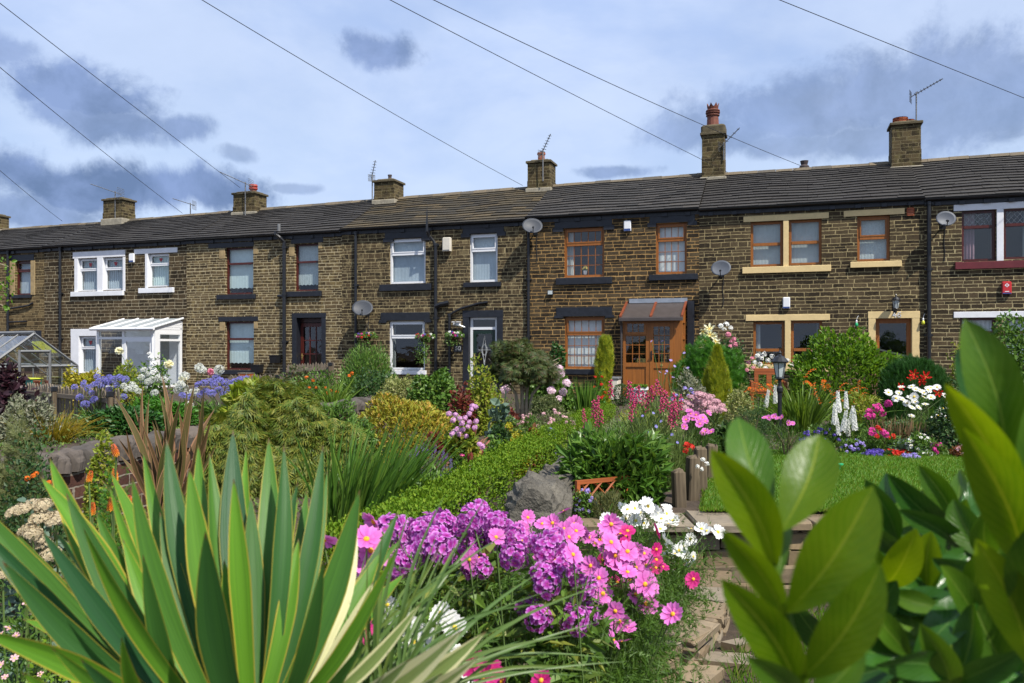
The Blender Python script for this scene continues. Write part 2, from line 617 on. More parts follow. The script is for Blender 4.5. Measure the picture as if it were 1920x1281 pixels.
def write(mb, text, x, z, h, y, w=0.14, mat=0, dep=0.012):
    for ch in text:
        for st in STROKES[ch]:
            for (a, b), (c, d) in zip(st[:-1], st[1:]):
                p = np.array([x + a * h, z + b * h]); q = np.array([x + c * h, z + d * h])
                e = q - p; L = np.linalg.norm(e); e /= L
                nn = np.array([-e[1], e[0]]) * w * h / 2
                p2, q2 = p - e * w * h / 2, q + e * w * h / 2
                cs = [p2 + nn, p2 - nn, q2 - nn, q2 + nn]
                v = [(k[0], y, k[1]) for k in cs] + [(k[0], y + dep, k[1]) for k in cs]
                mb.add(v, [[0, 1, 2, 3], [7, 6, 5, 4], [0, 4, 5, 1], [1, 5, 6, 2], [2, 6, 7, 3], [3, 7, 4, 0]], mat)
        x += 0.95 * h
    return mb

# ================================================================== material library
M = {}
M['black_paint'] = m_plain('black_paint', (0.012, 0.014, 0.020), 0.45, 0.5, 9, bmp=0.35)
M['black_plastic'] = m_plain('black_plastic', (0.013, 0.014, 0.017), 0.35, 0.35, 6, bmp=0.05)
M['white_paint'] = m_plain('white_paint', (0.66, 0.67, 0.70), 0.6, 0.10, 5, bmp=0.25, dist=0.006)
M['white_pvc'] = m_plain('white_pvc', (0.70, 0.71, 0.73), 0.28, 0.05, 4, bmp=0.03, spec=0.5)
M['cream_paint'] = m_plain('cream_paint', (0.62, 0.47, 0.23), 0.65, 0.14, 4, bmp=0.25, dist=0.006)
M['maroon_paint'] = m_plain('maroon_paint', (0.115, 0.018, 0.022), 0.4, 0.25, 5)
M['stone_jamb'] = m_plain('stone_jamb', (0.30, 0.22, 0.11), 0.85, 0.35, 7, bmp=0.4)
M['brown_pvc'] = m_wood('golden_oak', (0.31, 0.108, 0.019), 0.5, .7)
M['brown_pvc_h'] = m_wood('golden_oak_rail', (0.30, 0.088, 0.014), 0.35, axis=0)
M['maroon_wood'] = m_wood('maroon_wood', (0.085, 0.016, 0.012), 0.35)
M['dark_wood'] = m_wood('dark_wood', (0.05, 0.018, 0.014), 0.4)
M['brown_plastic'] = m_plain('brown_plastic', (0.060, 0.050, 0.047), 0.4, 0.2, 5, bmp=0.04)
M['green_door'] = m_plain('green_door', (0.008, 0.022, 0.016), 0.3, 0.3, 5, bmp=0.05)
M['lead'] = m_plain('lead', (0.22, 0.25, 0.30), 0.5, 0.25, 6)
M['glass'] = m_glass('window_glass')
M['glass_clear'] = m_glass('greenhouse_glass', (0.92, 0.95, 0.95), 0.9)
M['blind_white'] = m_plain('blind_white', (0.72, 0.75, 0.75), 0.8, 0.10, 2.5, bmp=0.2)
M['blind_pale'] = m_plain('blind_pale', (0.58, 0.69, 0.70), 0.8, 0.12, 2.5, bmp=0.1)
M['blind_grey'] = m_plain('blind_grey', (0.40, 0.46, 0.52), 0.8, 0.12, 2, bmp=0.1)
M['net'] = m_plain('net_curtain', (0.46, 0.52, 0.53), 0.9, 0.30, 28, bmp=0.4)
M['curtain_white'] = m_plain('curtain_white', (0.55, 0.56, 0.54), 0.85, 0.1, 3)
M['curtain_grey'] = m_plain('curtain_grey', (0.25, 0.27, 0.27), 0.85, 0.15, 3)
M['curtain_pink'] = m_plain('curtain_pink', (0.30, 0.18, 0.22), 0.85, 0.2, 3)
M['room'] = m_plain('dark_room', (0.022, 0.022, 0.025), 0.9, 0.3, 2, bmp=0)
M['red_glass'] = m_plain('red_glass', (0.30, 0.02, 0.03), 0.3, 0.2, 5, bmp=0)
M['lead_strip'] = m_plain('lead_strip', (0.35, 0.37, 0.38), 0.5, 0.15, 5, bmp=0)
M['brass'] = m_plain('brass', (0.55, 0.40, 0.14), 0.35, 0.2, 8, metal=0.7, bmp=0.05)
M['terracotta'] = m_plain('terracotta', (0.33, 0.085, 0.032), 0.75, 0.35, 6)
M['dark_terracotta'] = m_plain('dark_terracotta', (0.14, 0.045, 0.028), 0.7, 0.45, 7)
M['red_pot'] = m_plain('red_pot', (0.30, 0.045, 0.03), 0.6, 0.3, 7)
M['pot_grey'] = m_plain('pot_grey', (0.06, 0.045, 0.045), 0.7, 0.4, 7)
M['flaunching'] = m_plain('flaunching', (0.26, 0.235, 0.18), 0.95, 0.4, 9, bmp=0.6)
M['dark_cap'] = m_plain('chimney_cap', (0.085, 0.07, 0.04), 0.95, 0.5, 9, bmp=0.7)
M['ridge'] = m_slate('ridge_stone', [(0.11, 0.095, 0.07), (0.15, 0.12, 0.08), (0.085, 0.075, 0.06)], (0.38, 0.33, 0.22), 0.6)
M['slate_dark'] = m_slate('slate_dark', [(0.034, 0.031, 0.029), (0.038, 0.035, 0.032), (0.041, 0.038, 0.035), (0.036, 0.033, 0.031)], amt=0.3)
M['slate_moss'] = m_slate('slate_moss', [(0.045, 0.040, 0.031), (0.075, 0.061, 0.038), (0.036, 0.033, 0.028), (0.10, 0.077, 0.044), (0.055, 0.047, 0.033)], (0.15, 0.12, 0.06), 0.6)
M['slate_pale'] = m_slate('slate_pale', [(0.036, 0.034, 0.032), (0.048, 0.045, 0.042), (0.040, 0.037, 0.035), (0.056, 0.051, 0.046)], (0.30, 0.28, 0.24), 0.7)
M['dish'] = m_plain('dish_grey', (0.050, 0.056, 0.068), 0.5, 0.12, 3, spec=.2, bmp=0.03)
M['dish_light'] = m_plain('dish_light', (0.085, 0.095, 0.115), 0.5, 0.12, 3, spec=.2, bmp=0.03)
M['alu'] = m_plain('aluminium', (0.30, 0.31, 0.32), 0.45, 0.2, 9, metal=0.6, bmp=0.05)
M['alu_dull'] = m_plain('weathered_aluminium', (0.15, 0.155, 0.16), 0.6, 0.25, 8, metal=0.2, bmp=0.15)
M['wire'] = m_plain('black_cable', (0.02, 0.02, 0.022), 0.6, 0.2, 3, bmp=0)
M['grey_cable'] = m_plain('grey_cable', (0.30, 0.29, 0.27), 0.7, 0.2, 3, bmp=0)
M['red_plastic'] = m_plain('red_plastic', (0.45, 0.025, 0.03), 0.35, 0.15, 5, bmp=0.03)
M['blue_plastic'] = m_plain('blue_plastic', (0.03, 0.06, 0.20), 0.4, 0.2, 5, bmp=0.03)
M['beige_plastic'] = m_plain('beige_plastic', (0.58, 0.54, 0.46), 0.5, 0.12, 5, bmp=0.05)
M['lamp_glass'] = m_plain('frosted_lamp_glass', (0.42, 0.46, 0.46), 0.25, 0.2, 6, bmp=0)
M['orange_plastic'] = m_plain('orange_plastic', (0.62, 0.13, 0.02), 0.4, 0.12, 4, bmp=0.03)
M['green_plastic'] = m_plain('green_plastic', (0.02, 0.34, 0.13), 0.4, 0.12, 4, bmp=0.03)
M['teal_plastic'] = m_plain('teal_plastic', (0.01, 0.12, 0.085), 0.45, 0.2, 4, bmp=0.03)
M['old_wood'] = m_wood('weathered_wood', (0.20, 0.165, 0.125), 0.85, 0.5, 2, 0.2)
M['old_wood_h'] = m_wood('weathered_rail', (0.20, 0.165, 0.125), 0.85, 0.5, 0, 0.2)
M['sleeper'] = m_wood('timber_post', (0.155, 0.12, 0.08), 0.9, 0.4, 2, 0.15)
M['orange_wood'] = m_wood('stained_wood', (0.36, 0.095, 0.025), 0.5, 0.6, 0)
M['pink_wood'] = m_wood('shed_boards', (0.28, 0.14, 0.105), 0.8, 0.7, 0, 0.2)
M['felt'] = m_plain('roof_felt', (0.055, 0.062, 0.055), 0.9, 0.3, 12)
M['soil'] = m_plain('soil', (0.055, 0.040, 0.028), 1.0, 0.5, 7, bmp=0.9, dist=0.04)
M['lawn'] = m_plain('lawn_turf', (0.070, 0.150, 0.014), 0.95, 0.35, 3, bmp=0.5, dist=0.02)
M['gravel'] = m_plain('gravel', (0.20, 0.17, 0.14), 0.95, 0.5, 30, bmp=0.8, dist=0.02)
M['rock_dark'] = m_plain('dark_gritstone', (0.020, 0.018, 0.016), 0.95, 0.0, 9, col2=(0.17, 0.155, 0.125), bmp=1.0, dist=0.05)
M['rock_tan'] = m_slate('tan_sandstone', [(0.19, 0.145, 0.092), (0.235, 0.185, 0.125), (0.155, 0.117, 0.075), (0.205, 0.173, 0.13)], (0.13, 0.10, 0.05), 0.7, 0.9)
M['rock_wall'] = m_slate('walling_stone', [(0.17, 0.125, 0.075), (0.115, 0.095, 0.07), (0.22, 0.165, 0.095), (0.14, 0.115, 0.085)], (0.20, 0.17, 0.06), 0.8, 0.95)
M['coping'] = m_slate('coping_stone', [(0.085, 0.075, 0.068), (0.11, 0.092, 0.080), (0.07, 0.063, 0.058)], (0.16, 0.12, 0.035), 0.6, 0.95)
M['red_brick'] = m_masonry('old_red_brick', (0.115, 0.050, 0.036), (0.16, 0.075, 0.050), (0.28, 0.24, 0.19), row=0.125, width=0.34, patch=(0.09, 0.06, 0.05), patch_amt=0.4, soot=0.3)

# house walls, left to right
ST = dict(
    w1=m_masonry('wall_stone_a', (0.121, 0.083, 0.039), (0.194, 0.136, 0.063), (0.33, 0.255, 0.13), row=0.098, width=0.33, soot=0.35, seed=3.1),
    w2=m_masonry('wall_stone_b', (0.056, 0.039, 0.020), (0.095, 0.066, 0.034), (0.37, 0.315, 0.205), row=0.118, width=0.37, soot=0.35, seed=9.7, patch_amt=0.3),
    w3=m_masonry('wall_stone_c', (0.097, 0.070, 0.035), (0.151, 0.108, 0.054), (0.42, 0.35, 0.21), row=0.092, width=0.36, soot=0.30, seed=17.3, patch=(0.26, 0.195, 0.082), patch_amt=0.8, msize=0.013),
    w4=m_masonry('wall_stone_d', (0.060, 0.045, 0.025), (0.109, 0.077, 0.040), (0.36, 0.29, 0.155), row=0.100, width=0.33, soot=0.4, seed=23.9, patch=(0.26, 0.205, 0.105), patch_amt=0.65),
    w5=m_masonry('wall_stone_e', (0.054, 0.039, 0.024), (0.102, 0.072, 0.039), (0.43, 0.265, 0.10), row=0.100, width=0.36, soot=0.35, seed=31.3, patch_amt=0.35),
    w6=m_masonry('wall_stone_f', (0.065, 0.047, 0.027), (0.112, 0.081, 0.043), (0.38, 0.305, 0.155), row=0.098, width=0.36, soot=0.4, seed=41.1, patch_amt=0.35),
    w7=m_masonry('wall_stone_g', (0.063, 0.047, 0.027), (0.108, 0.077, 0.042), (0.42, 0.35, 0.19), row=0.098, width=0.36, soot=0.3, seed=53.5, patch_amt=0.3),
)
M['chimney'] = m_masonry('chimney_stone', (0.075, 0.056, 0.028), (0.135, 0.10, 0.048), (0.19, 0.155, 0.085), row=0.105, width=0.30, soot=0.5, seed=5.5, patch=(0.16, 0.135, 0.05), patch_amt=0.6)

# ================================================================== ground
def build_ground():
    xs = np.unique(np.concatenate([[-400, -150, -60, -30], np.arange(-16, 14.01, 0.2), [20, 30, 60, 150, 400]]))
    ys = np.unique(np.concatenate([[-200, -60, -20, -5], np.arange(0, 26.01, 0.2), [30, 40, 60, 120, 400]]))
    X, Y = np.meshgrid(xs, ys, indexing='ij')
    Z = np.vectorize(gz)(X, Y) + 0.02 * np.sin(X * 3.1 + Y) * np.cos(Y * 2.3)
    Z[(Y > 6.4) & (X > np.vectorize(wallx)(Y) + 1.0) & (Y < 9.6)] = 0.0
    v = np.stack([X, Y, Z], -1).reshape(-1, 3)
    i, j = np.meshgrid(np.arange(len(xs) - 1), np.arange(len(ys) - 1), indexing='ij')
    n = len(ys)
    f = np.stack([i * n + j, (i + 1) * n + j, (i + 1) * n + j + 1, i * n + j + 1], -1).reshape(-1, 4)
    mb = MB(); mb.add(v, f)
    tag(mb.build('garden_soil', M['soil'], smooth=True), 'dark soil of the garden beds', kind='structure')
    # lawn on the upper terrace
    lb = MB()
    pts = [(1.55, 6.5), (8.5, 6.5), (8.5, 9.7), (7.0, 10.0), (5.4, 9.6), (4.2, 9.75), (3.3, 10.3), (2.55, 10.0), (2.1, 8.6)]
    lb.add([(x, y, 0.03) for x, y in pts], [list(range(len(pts)))])
    tag(lb.build('lawn', M['lawn']), 'mown lawn on the upper terrace', kind='structure')


build_ground()

# ================================================================== the terrace
RIDGE_V = 2.62
EAVE_V = -0.09
HOUSE_DEPTH = 5.24


def rect(px0, py0, px1, py1, v=0.0):
    """pixel box on the facade -> u0, z0, u1, z1"""
    xm = (px0 + px1) / 2
    return (FU(px0, v), FZ(xm, py1, v), FU(px1, v), FZ(xm, py0, v))


class House:
    def __init__(s, label, px0, px1, wallm, slate, z_eave, zr0, zr1, rows=14, seed=0):
        s.u0, s.u1 = FU(px0) + 0.002, FU(px1) - 0.002
        s.px0, s.px1 = px0, px1
        s.label = label
        s.root = thing('terraced_house', label, 'house', FW(s.u0, 0, 0), -FA, 'stone terraced houses in the row')
        s.W = s.u1 - s.u0
        s.wallm, s.slate = wallm, slate
        s.ze, s.zr0, s.zr1 = z_eave, zr0, zr1
        s.holes = []
        s.r = np.random.default_rng(100 + seed)
        s.rows = rows

    def L(s, px0, py0, px1, py1, v=0.0):
        a = rect(px0, py0, px1, py1, v)
        return (a[0] - s.u0, a[1], a[2] - s.u0, a[3])

    def wall(s, top=None):
        top = s.ze - 0.02
        hs = s.holes
        xs = sorted({0.0, s.W} | {min(max(h[0], 0), s.W) for h in hs} | {min(max(h[2], 0), s.W) for h in hs})
        zs = sorted({-0.6, top} | {h[1] for h in hs} | {h[3] for h in hs})
        mb = MB()
        for x0, x1 in zip(xs[:-1], xs[1:]):
            for z0, z1 in zip(zs[:-1], zs[1:]):
                cx, cz = (x0 + x1) / 2, (z0 + z1) / 2
                if any(h[0] < cx < h[2] and h[1] < cz < h[3] for h in hs):
                    continue
                mb.add([[x0, 0, z0], [x1, 0, z0], [x1, 0, z1], [x0, 0, z1]], [[0, 1, 2, 3]])
        D = HOUSE_DEPTH
        for h in hs:
            x0, z0, x1, z1 = max(h[0], 0), h[1], min(h[2], s.W), h[3]
            d = 0.34
            for q in (((x0, z0), (x0, z1)), ((x1, z1), (x1, z0)), ((x0, z1), (x1, z1)), ((x1, z0), (x0, z0))):
                (a, b), (c, e) = q
                mb.add([[a, 0, b], [c, 0, e], [c, d, e], [a, d, b]], [[0, 1, 2, 3]])
        # gable ends up to the roof, back wall, floor
        zm0, zm1 = s.zr0 - 0.16, s.zr1 - 0.16
        for x, zm in ((0, zm0), (s.W, zm1)):
            v = [[x, 0, -0.6], [x, D, -0.6], [x, D, top], [x, RIDGE_V, zm], [x, 0, top]]
            mb.add(v, [[0, 4, 3, 2, 1]] if x == 0 else [[0, 1, 2, 3, 4]])
        mb.add([[0, D, -0.6], [s.W, D, -0.6], [s.W, D, top], [0, D, top]], [[1, 0, 3, 2]])
        s.wall_o = mb.build('wall', s.wallm, s.root)
        # dark room lining, so that nothing shows through the windows but the room
        rm = MB()
        e = 0.36
        rm.box((0.05, e, -0.05), (s.W - 0.05, D - 0.3, top - 0.1))
        # open the front of the lining behind every window
        return s

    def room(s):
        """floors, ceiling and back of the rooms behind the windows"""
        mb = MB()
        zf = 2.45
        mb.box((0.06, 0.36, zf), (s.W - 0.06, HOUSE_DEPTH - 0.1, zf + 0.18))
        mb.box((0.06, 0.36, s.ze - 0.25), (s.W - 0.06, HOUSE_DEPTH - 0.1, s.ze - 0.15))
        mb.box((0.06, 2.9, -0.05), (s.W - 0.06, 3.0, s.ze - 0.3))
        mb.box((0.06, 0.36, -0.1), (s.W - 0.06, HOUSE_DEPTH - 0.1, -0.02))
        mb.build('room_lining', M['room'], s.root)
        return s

    def roof(s, hang0=0.0, hang1=0.0, sag=0.02):
        mb = MB()
        r = s.r
        ve, vr = EAVE_V, RIDGE_V
        n = s.rows
        # course depths get smaller towards the ridge
        w = np.linspace(1.25, 0.72, n); cs = np.concatenate([[0], np.cumsum(w / w.sum())])

        def pt(x, f, off):
            zr = s.zr0 + (s.zr1 - s.zr0) * x / s.W
            z = s.ze + 0.02 + (zr - s.ze - 0.02) * f - sag * math.sin(math.pi * f) - 0.02 * math.sin(x * 1.9 + s.zr0 * 9) * f * (1 - f) * 4
            v = ve + (vr - ve) * f
            L = math.hypot(vr - ve, zr - s.ze)
            nv, nz = -(zr - s.ze) / L, (vr - ve) / L
            return np.array([x, v + nv * off, z + nz * off])

        for i in range(n):
            f0, f1 = cs[i] - 0.012 * (i > 0), min(1.0, cs[i + 1] + 0.03)
            x = -hang0
            while x < s.W + hang1 - 0.02:
                wd = r.uniform(0.36, 0.78) * (1.15 - 0.35 * i / n)
                x1 = min(x + wd, s.W + hang1)
                if s.W + hang1 - x1 < 0.12: x1 = s.W + hang1
                th = r.uniform(0.034, 0.046)
                a, b = x + 0.003, x1 - 0.003
                j = r.uniform(-0.0035, 0.0035)
                k0, k1 = r.uniform(0, 0.006), r.uniform(0, 0.006)
                v = [pt(a, f0 + j, 0.006 + k0), pt(b, f0 + j + r.uniform(-.002, .002), 0.006 + k1), pt(b, f1, -0.02), pt(a, f1, -0.02),
                     pt(a, f0 + j, 0.006 + th + k0), pt(b, f0 + j, 0.006 + th + k1), pt(b, f1, -0.002), pt(a, f1, -0.002)]
                mb.add(v, [[4, 5, 6, 7], [0, 1, 5, 4], [1, 2, 6, 5], [3, 0, 4, 7], [0, 3, 2, 1]])
                x = x1
        # back slope as one boarded face, and the underside
        zb = [s.zr0, s.zr1]
        D = HOUSE_DEPTH + 0.2
        mb.add([[-hang0, vr, s.zr0 - 0.05], [s.W + hang1, vr, s.zr1 - 0.05], [s.W + hang1, D, s.ze], [-hang0, D, s.ze]], [[0, 1, 2, 3]])
        s.roof_o = mb.build('roof', s.slate, s.root)
        # ridge stones
        rb = MB()
        x = -hang0
        while x < s.W + hang1 - 0.05:
            x1 = min(x + r.uniform(0.42, 0.58), s.W + hang1)
            g = 0.004
            def q(xx, dv, dz):
                zr = s.zr0 + (s.zr1 - s.zr0) * xx / s.W
                return [xx, vr + dv, zr + dz]
            h = 0.065 + r.uniform(-.008, .012)
            prof = [(-0.17, -0.075), (-0.15, -0.035), (-0.07, h - 0.02), (0, h), (0.07, h - 0.02), (0.15, -0.035), (0.17, -0.075)]
            v = [q(x + g, *p) for p in prof] + [q(x1 - g, *p) for p in prof]
            m = len(prof)
            rb.add(v, [[i, m + i, m + i + 1, i + 1] for i in range(m - 1)])
            rb.add(v[:m], [list(range(m))]); rb.add(v[m:], [list(range(m))[::-1]])
            x = x1
        rb.build('ridge', M['ridge'], s.roof_o)
        return s

    def gutter(s, corbels=7, first=0.3):
        mb = MB()
        a = np.linspace(math.pi, 2 * math.pi, 7)
        rr = 0.055
        zc = s.ze + 0.03
        vc = EAVE_V - 0.035
        pr = [(vc + rr * math.cos(t), zc + rr * math.sin(t)) for t in a] + [(vc + (rr - .006) * math.cos(t), zc + (rr - .006) * math.sin(t)) for t in a[::-1]]
        v = [[0, *p] for p in pr] + [[s.W, *p] for p in pr]
        m = len(pr)
        mb.add(v, [[i, m + i, m + (i + 1) % m, (i + 1) % m] for i in range(m)])
        mb.add(v[:m], [list(range(m))]); mb.add(v[m:], [list(range(m))[::-1]])
        mb.build('gutter', M['black_plastic'], s.root)
        fb = MB()
        fb.box((0, -0.035, s.ze - 0.13), (s.W, -0.002, s.ze + 0.0))
        fb.build('eaves_board', M['black_paint'], s.root)
        cm = MB(); cm.bbox((-0.075, EAVE_V + 0.02, -0.06), (0.075, -0.036, 0.04), 0.008)
        me = cm.data('corbel', [M['black_paint']])
        for i in range(corbels):
            x = first + i * (s.W - 2 * first) / max(1, corbels - 1)
            put('corbel', me, s.root, (x, 0, s.ze - 0.085))
        return s

    def lintel(s, box, mat, proud=0.02, depth=0.10, ears=0.0, name='lintel', z_ear=None):
        x0, z0, x1, z1 = box
        mb = MB()
        mb.bbox((x0, -proud, z0), (x1, depth, z1), 0.006)
        if ears:
            e = z_ear or 0.16
            mb.bbox((x0 - 0.06, -proud - 0.004, z0 - e), (x0 + ears, depth, z0 + 0.02), 0.006)
            mb.bbox((x1 - ears, -proud - 0.004, z0 - e), (x1 + 0.06, depth, z0 + 0.02), 0.006)
        return mb.build(name, mat, s.root)

    def sill(s, box, mat, proud=0.075):
        x0, z0, x1, z1 = box
        mb = MB()
        mb.bbox((x0, -proud, z0), (x1, 0.12, z1), 0.008)
        return mb.build('sill', mat, s.root)

    def window(s, box, mat, split=0.3, fw=0.065, bars=None, top_bars=None, behind=None, rec=0.10, curtains=None, net_edge=False,
               sash=True, motif=None, diamonds=False, hole=True, bar_mat=None, top_behind=None, slats=False):
        """frame with a transom at `split` of the height from the top"""
        x0, z0, x1, z1 = box
        if hole: s.holes.append((x0 + 0.004, z0 + 0.004, x1 - 0.004, z1 - 0.004))
        bar_mat = bar_mat or mat
        y0, y1 = rec, rec + 0.07
        mb = MB()
        mb.box((x0, y0, z0), (x0 + fw, y1, z1)); mb.box((x1 - fw, y0, z0), (x1, y1, z1))
        mb.box((x0 + fw, y0, z0), (x1 - fw, y1, z0 + fw)); mb.box((x0 + fw, y0, z1 - fw), (x1 - fw, y1, z1))
        zt = None
        panes = []
        if split:
            zt = z1 - (z1 - z0) * split
            mb.box((x0 + fw, y0 - 0.012, zt - fw * 0.55), (x1 - fw, y1, zt + fw * 0.55))
            panes = [(x0 + fw, zt + fw * .55, x1 - fw, z1 - fw, True), (x0 + fw, z0 + fw, x1 - fw, zt - fw * .55, False)]
        else:
            panes = [(x0 + fw, z0 + fw, x1 - fw, z1 - fw, False)]
        if sash and split:
            p = panes[0]; q = 0.035
            for b in ((p[0], p[1], p[0] + q, p[3]), (p[2] - q, p[1], p[2], p[3]), (p[0] + q, p[1], p[2] - q, p[1] + q), (p[0] + q, p[3] - q, p[2] - q, p[3])):
                mb.box((b[0], y0 - 0.022, b[1]), (b[2], y0 + 0.03, b[3]))
        w = mb.build('window', mat, s.root)
        gb = MB()
        for p in panes:
            gb.add([[p[0], y0 + 0.035, p[1]], [p[2], y0 + 0.035, p[1]], [p[2], y0 + 0.035, p[3]], [p[0], y0 + 0.035, p[3]]], [[0, 1, 2, 3]])
        gb.build('pane', M['glass'], w)
        nb = MB(); any_b = False
        for p in panes:
            bx = top_bars if p[4] else bars
            if not bx: continue
            any_b = True
            nx, nz = bx
            t = 0.009
            for i in range(1, nx):
                xx = p[0] + (p[2] - p[0]) * i / nx
                nb.box((xx - t, y0 + 0.022, p[1]), (xx + t, y0 + 0.034, p[3]))
            for i in range(1, nz):
                zz = p[1] + (p[3] - p[1]) * i / nz
                nb.box((p[0], y0 + 0.020, zz - t), (p[2], y0 + 0.0335, zz + t))
        if any_b: nb.build('glazing_bars', bar_mat, w)
        if diamonds:
            p = panes[0]; db = MB()
            nx = 5; st = (p[2] - p[0]) / nx; h = p[3] - p[1]
            for i in range(-2, nx + 2):
                for sg in (1, -1):
                    pts = []
                    for k in range(13):
                        f = k / 12
                        xx = p[0] + i * st + (f if sg > 0 else 1 - f) * 2 * st
                        if p[0] <= xx <= p[2]: pts.append([xx, y0 + 0.03 - 0.001 * sg, p[1] + f * h])
                    if len(pts) > 1: db.tube(pts, 0.006, 4)
            db.build('leaded_lights', M['lead_strip'], w)
        if motif is not None:
            p = panes[0]; db = MB()
            cx, cz = (p[0] + p[2]) / 2, (p[1] + p[3]) / 2
            k = min(p[2] - p[0], p[3] - p[1]) * 0.22
            for dx, dz, rr in ((-.45, .3, .6), (.45, .3, .6), (0, -.35, .7)):
                db.lathe([(0.001, 0), (k * rr, 0.002), (k * rr, 0.004), (0.001, 0.006)], 8, (cx + dx * k, y0 + 0.028, cz + dz * k),
                         0, Matrix.Rotation(R(90), 4, 'X'))
            db.build('stained_glass', M['red_glass'], w)
        yb = y1 + 0.06
        if behind is not None:
            bb = MB()
            zb = z0 + fw * 0.5
            if net_edge:
                zb = z0 + (z1 - z0) * 0.13
            nseg = 24 if not slats else int((x1 - x0) / 0.05)
            xs = np.linspace(x0 + 0.01, x1 - 0.01, nseg * 2 + 1)
            ztop = (z1 - 0.01)
            amp = 0.002 if not slats else 0.022
            yy = yb + amp * np.sin(np.arange(len(xs)) * (1.3 if not slats else math.pi / 1.0 + 1.57)) + (0 if not slats else amp * (np.arange(len(xs)) % 2))
            zlo = zb + (0.03 * np.abs(np.sin(np.arange(len(xs)) * 0.42)) if net_edge else 0 * xs)
            v = [[x, y, z] for x, y, z in zip(xs, yy, zlo)] + [[x, y, ztop] for x, y in zip(xs, yy)]
            m = len(xs)
            bb.add(v, [[i, i + 1, m + i + 1, m + i] for i in range(m - 1)])
            bb.build('blind', behind, w)
        if curtains is not None:
            cm, frac_l, frac_r = curtains
            cb = MB()
            for side, fr in ((0, frac_l), (1, frac_r)):
                if not fr: continue
                wd = (x1 - x0) * fr
                xs = np.linspace(0, wd, 15)
                xa = x0 + 0.02 + xs if side == 0 else x1 - 0.02 - xs
                y = yb + 0.02 + 0.025 * np.sin(np.arange(15) * 1.9)
                m = 15
                v = [[x, yy, z0 + 0.02] for x, yy in zip(xa, y)] + [[x, yy, z1 - 0.02] for x, yy in zip(xa, y)]
                cb.add(v, [[i, i + 1, m + i + 1, m + i] for i in range(m - 1)])
            cb.build('curtain', cm, w)
        return w

    def pipe(s, px, z0, z1, rad=0.042, v=-0.075, hopper=False, bends=None, mat=None, name='downpipe'):
        x = FU(px, v) - s.u0
        mb = MB()
        mb.tube([[x, v, z0], [x, v, (z0 + z1) / 2], [x, v, z1]], rad, 10)
        n = max(2, int((z1 - z0) / 1.5))
        for i in range(n + 1):
            z = z0 + (z1 - z0) * i / n
            mb.tube([[x, v, z - 0.04], [x, v, z + 0.04]], rad * 1.3, 10)
            mb.box((x - rad * 1.9, v + 0.01, z - 0.02), (x + rad * 1.9, -0.002, z + 0.02))
        if bends:
            for b in bends: mb.tube([[x + q[0], v + q[1], q[2]] for q in b[0]], b[1], 8)
        return mb.build(name, mat or M['black_plastic'], s.root, smooth=False)

    def chimney(s, px0, px1, py_top, py_base, pots=(), v=None, wd=0.62, cap=True, crown=False, leanmat=None):
        v = RIDGE_V - 0.05 if v is None else v
        vf = v - wd / 2
        x0, x1 = FU(px0, vf) - s.u0, FU(px1, vf) - s.u0
        xm = (px0 + px1) / 2
        zt, zb = FZ(xm, py_top, vf), FZ(xm, py_base, vf) - 0.45
        if x1 - x0 > 0.95: x1 = x0 + 0.95
        r = s.r
        cb = MB()
        cb.bbox((x0, vf, zb), (x1, vf + wd, zt), 0.012)
        q = r.uniform(-.012, .012, 4)
        cb.bbox((x0 - .012 + q[0] * .5, vf - .014, zb), (x1 + .012 + q[1] * .5, vf + wd + .012, zb + (zt - zb) * r.uniform(.5, .62)), 0.012)
        c = cb.build('chimney', M['chimney'], s.root)
        if cap:
            kb = MB()
            kb.bbox((x0 - 0.05, vf - 0.05, zt), (x1 + 0.05, vf + wd + 0.05, zt + 0.07), 0.012)
            if crown:
                kb.bbox((x0 - 0.03, vf - 0.03, zt + 0.07), (x1 + 0.03, vf + wd + 0.03, zt + 0.30), 0.05)
            else:
                kb.bbox((x0 + 0.06, vf + 0.06, zt + 0.07), (x1 - 0.06, vf + wd - 0.06, zt + 0.12), 0.025)
            kb.build('cap', M['dark_cap'], c)
        fb = MB()
        zf = FZ(xm, py_base, vf) - 0.03
        fb.bbox((x0 - 0.06, vf - 0.07, zf - 0.4), (x1 + 0.06, vf + wd, zf), 0.02)
        fb.build('flashing', M['flaunching'], c)
        for kind, ppx, py1, wpx, mat in pots:
            xc = FU(ppx, v) - s.u0
            ztop = FZ(ppx, py1, v)
            zb0 = zt + 0.05 + (0.22 if crown else 0)
            rad = wpx / 2 / FPX * 25.0
            H = ztop - zb0
            if kind == 'plain':
                prof = [(rad, 0), (rad * 0.92, H * .15), (rad * 0.88, H * .8), (rad * 1.08, H * .82), (rad * 1.08, H), (rad * .8, H), (rad * .75, H * .5)]
            elif kind == 'mush':
                prof = [(rad * .8, 0), (rad * .75, H * .4), (rad * 1.0, H * .45), (rad, H * .62), (rad * .8, H * .66), (rad * 1.02, H * .75), (rad * .9, H * .92), (0.01, H)]
            elif kind == 'rings':
                prof = [(rad, 0)]
                for k in range(5):
                    a = H * k / 5
                    prof += [(rad, a + H * .02), (rad, a + H * .11), (rad * .84, a + H * .13), (rad * .84, a + H * .19)]
                prof += [(rad, H), (rad * .8, H), (rad * .78, H * .6)]
            else:   # crown top
                prof = [(rad * 1.08, 0), (rad * .98, H * .1), (rad * .9, H * .48), (rad * 1.1, H * .49), (rad * 1.1, H * .53), (rad * .95, H * .54), (rad * .95, H * .58),
                        (rad * 1.15, H * .59), (rad * 1.18, H * .64), (rad, H * .65), (rad, H * .68), (rad * 1.15, H * .69), (rad * 1.1, H * .73), (rad * .82, H * .76), (rad * .92, H * .86), (rad * .7, H * .86), (rad * .7, H * .6)]
            pb = MB()
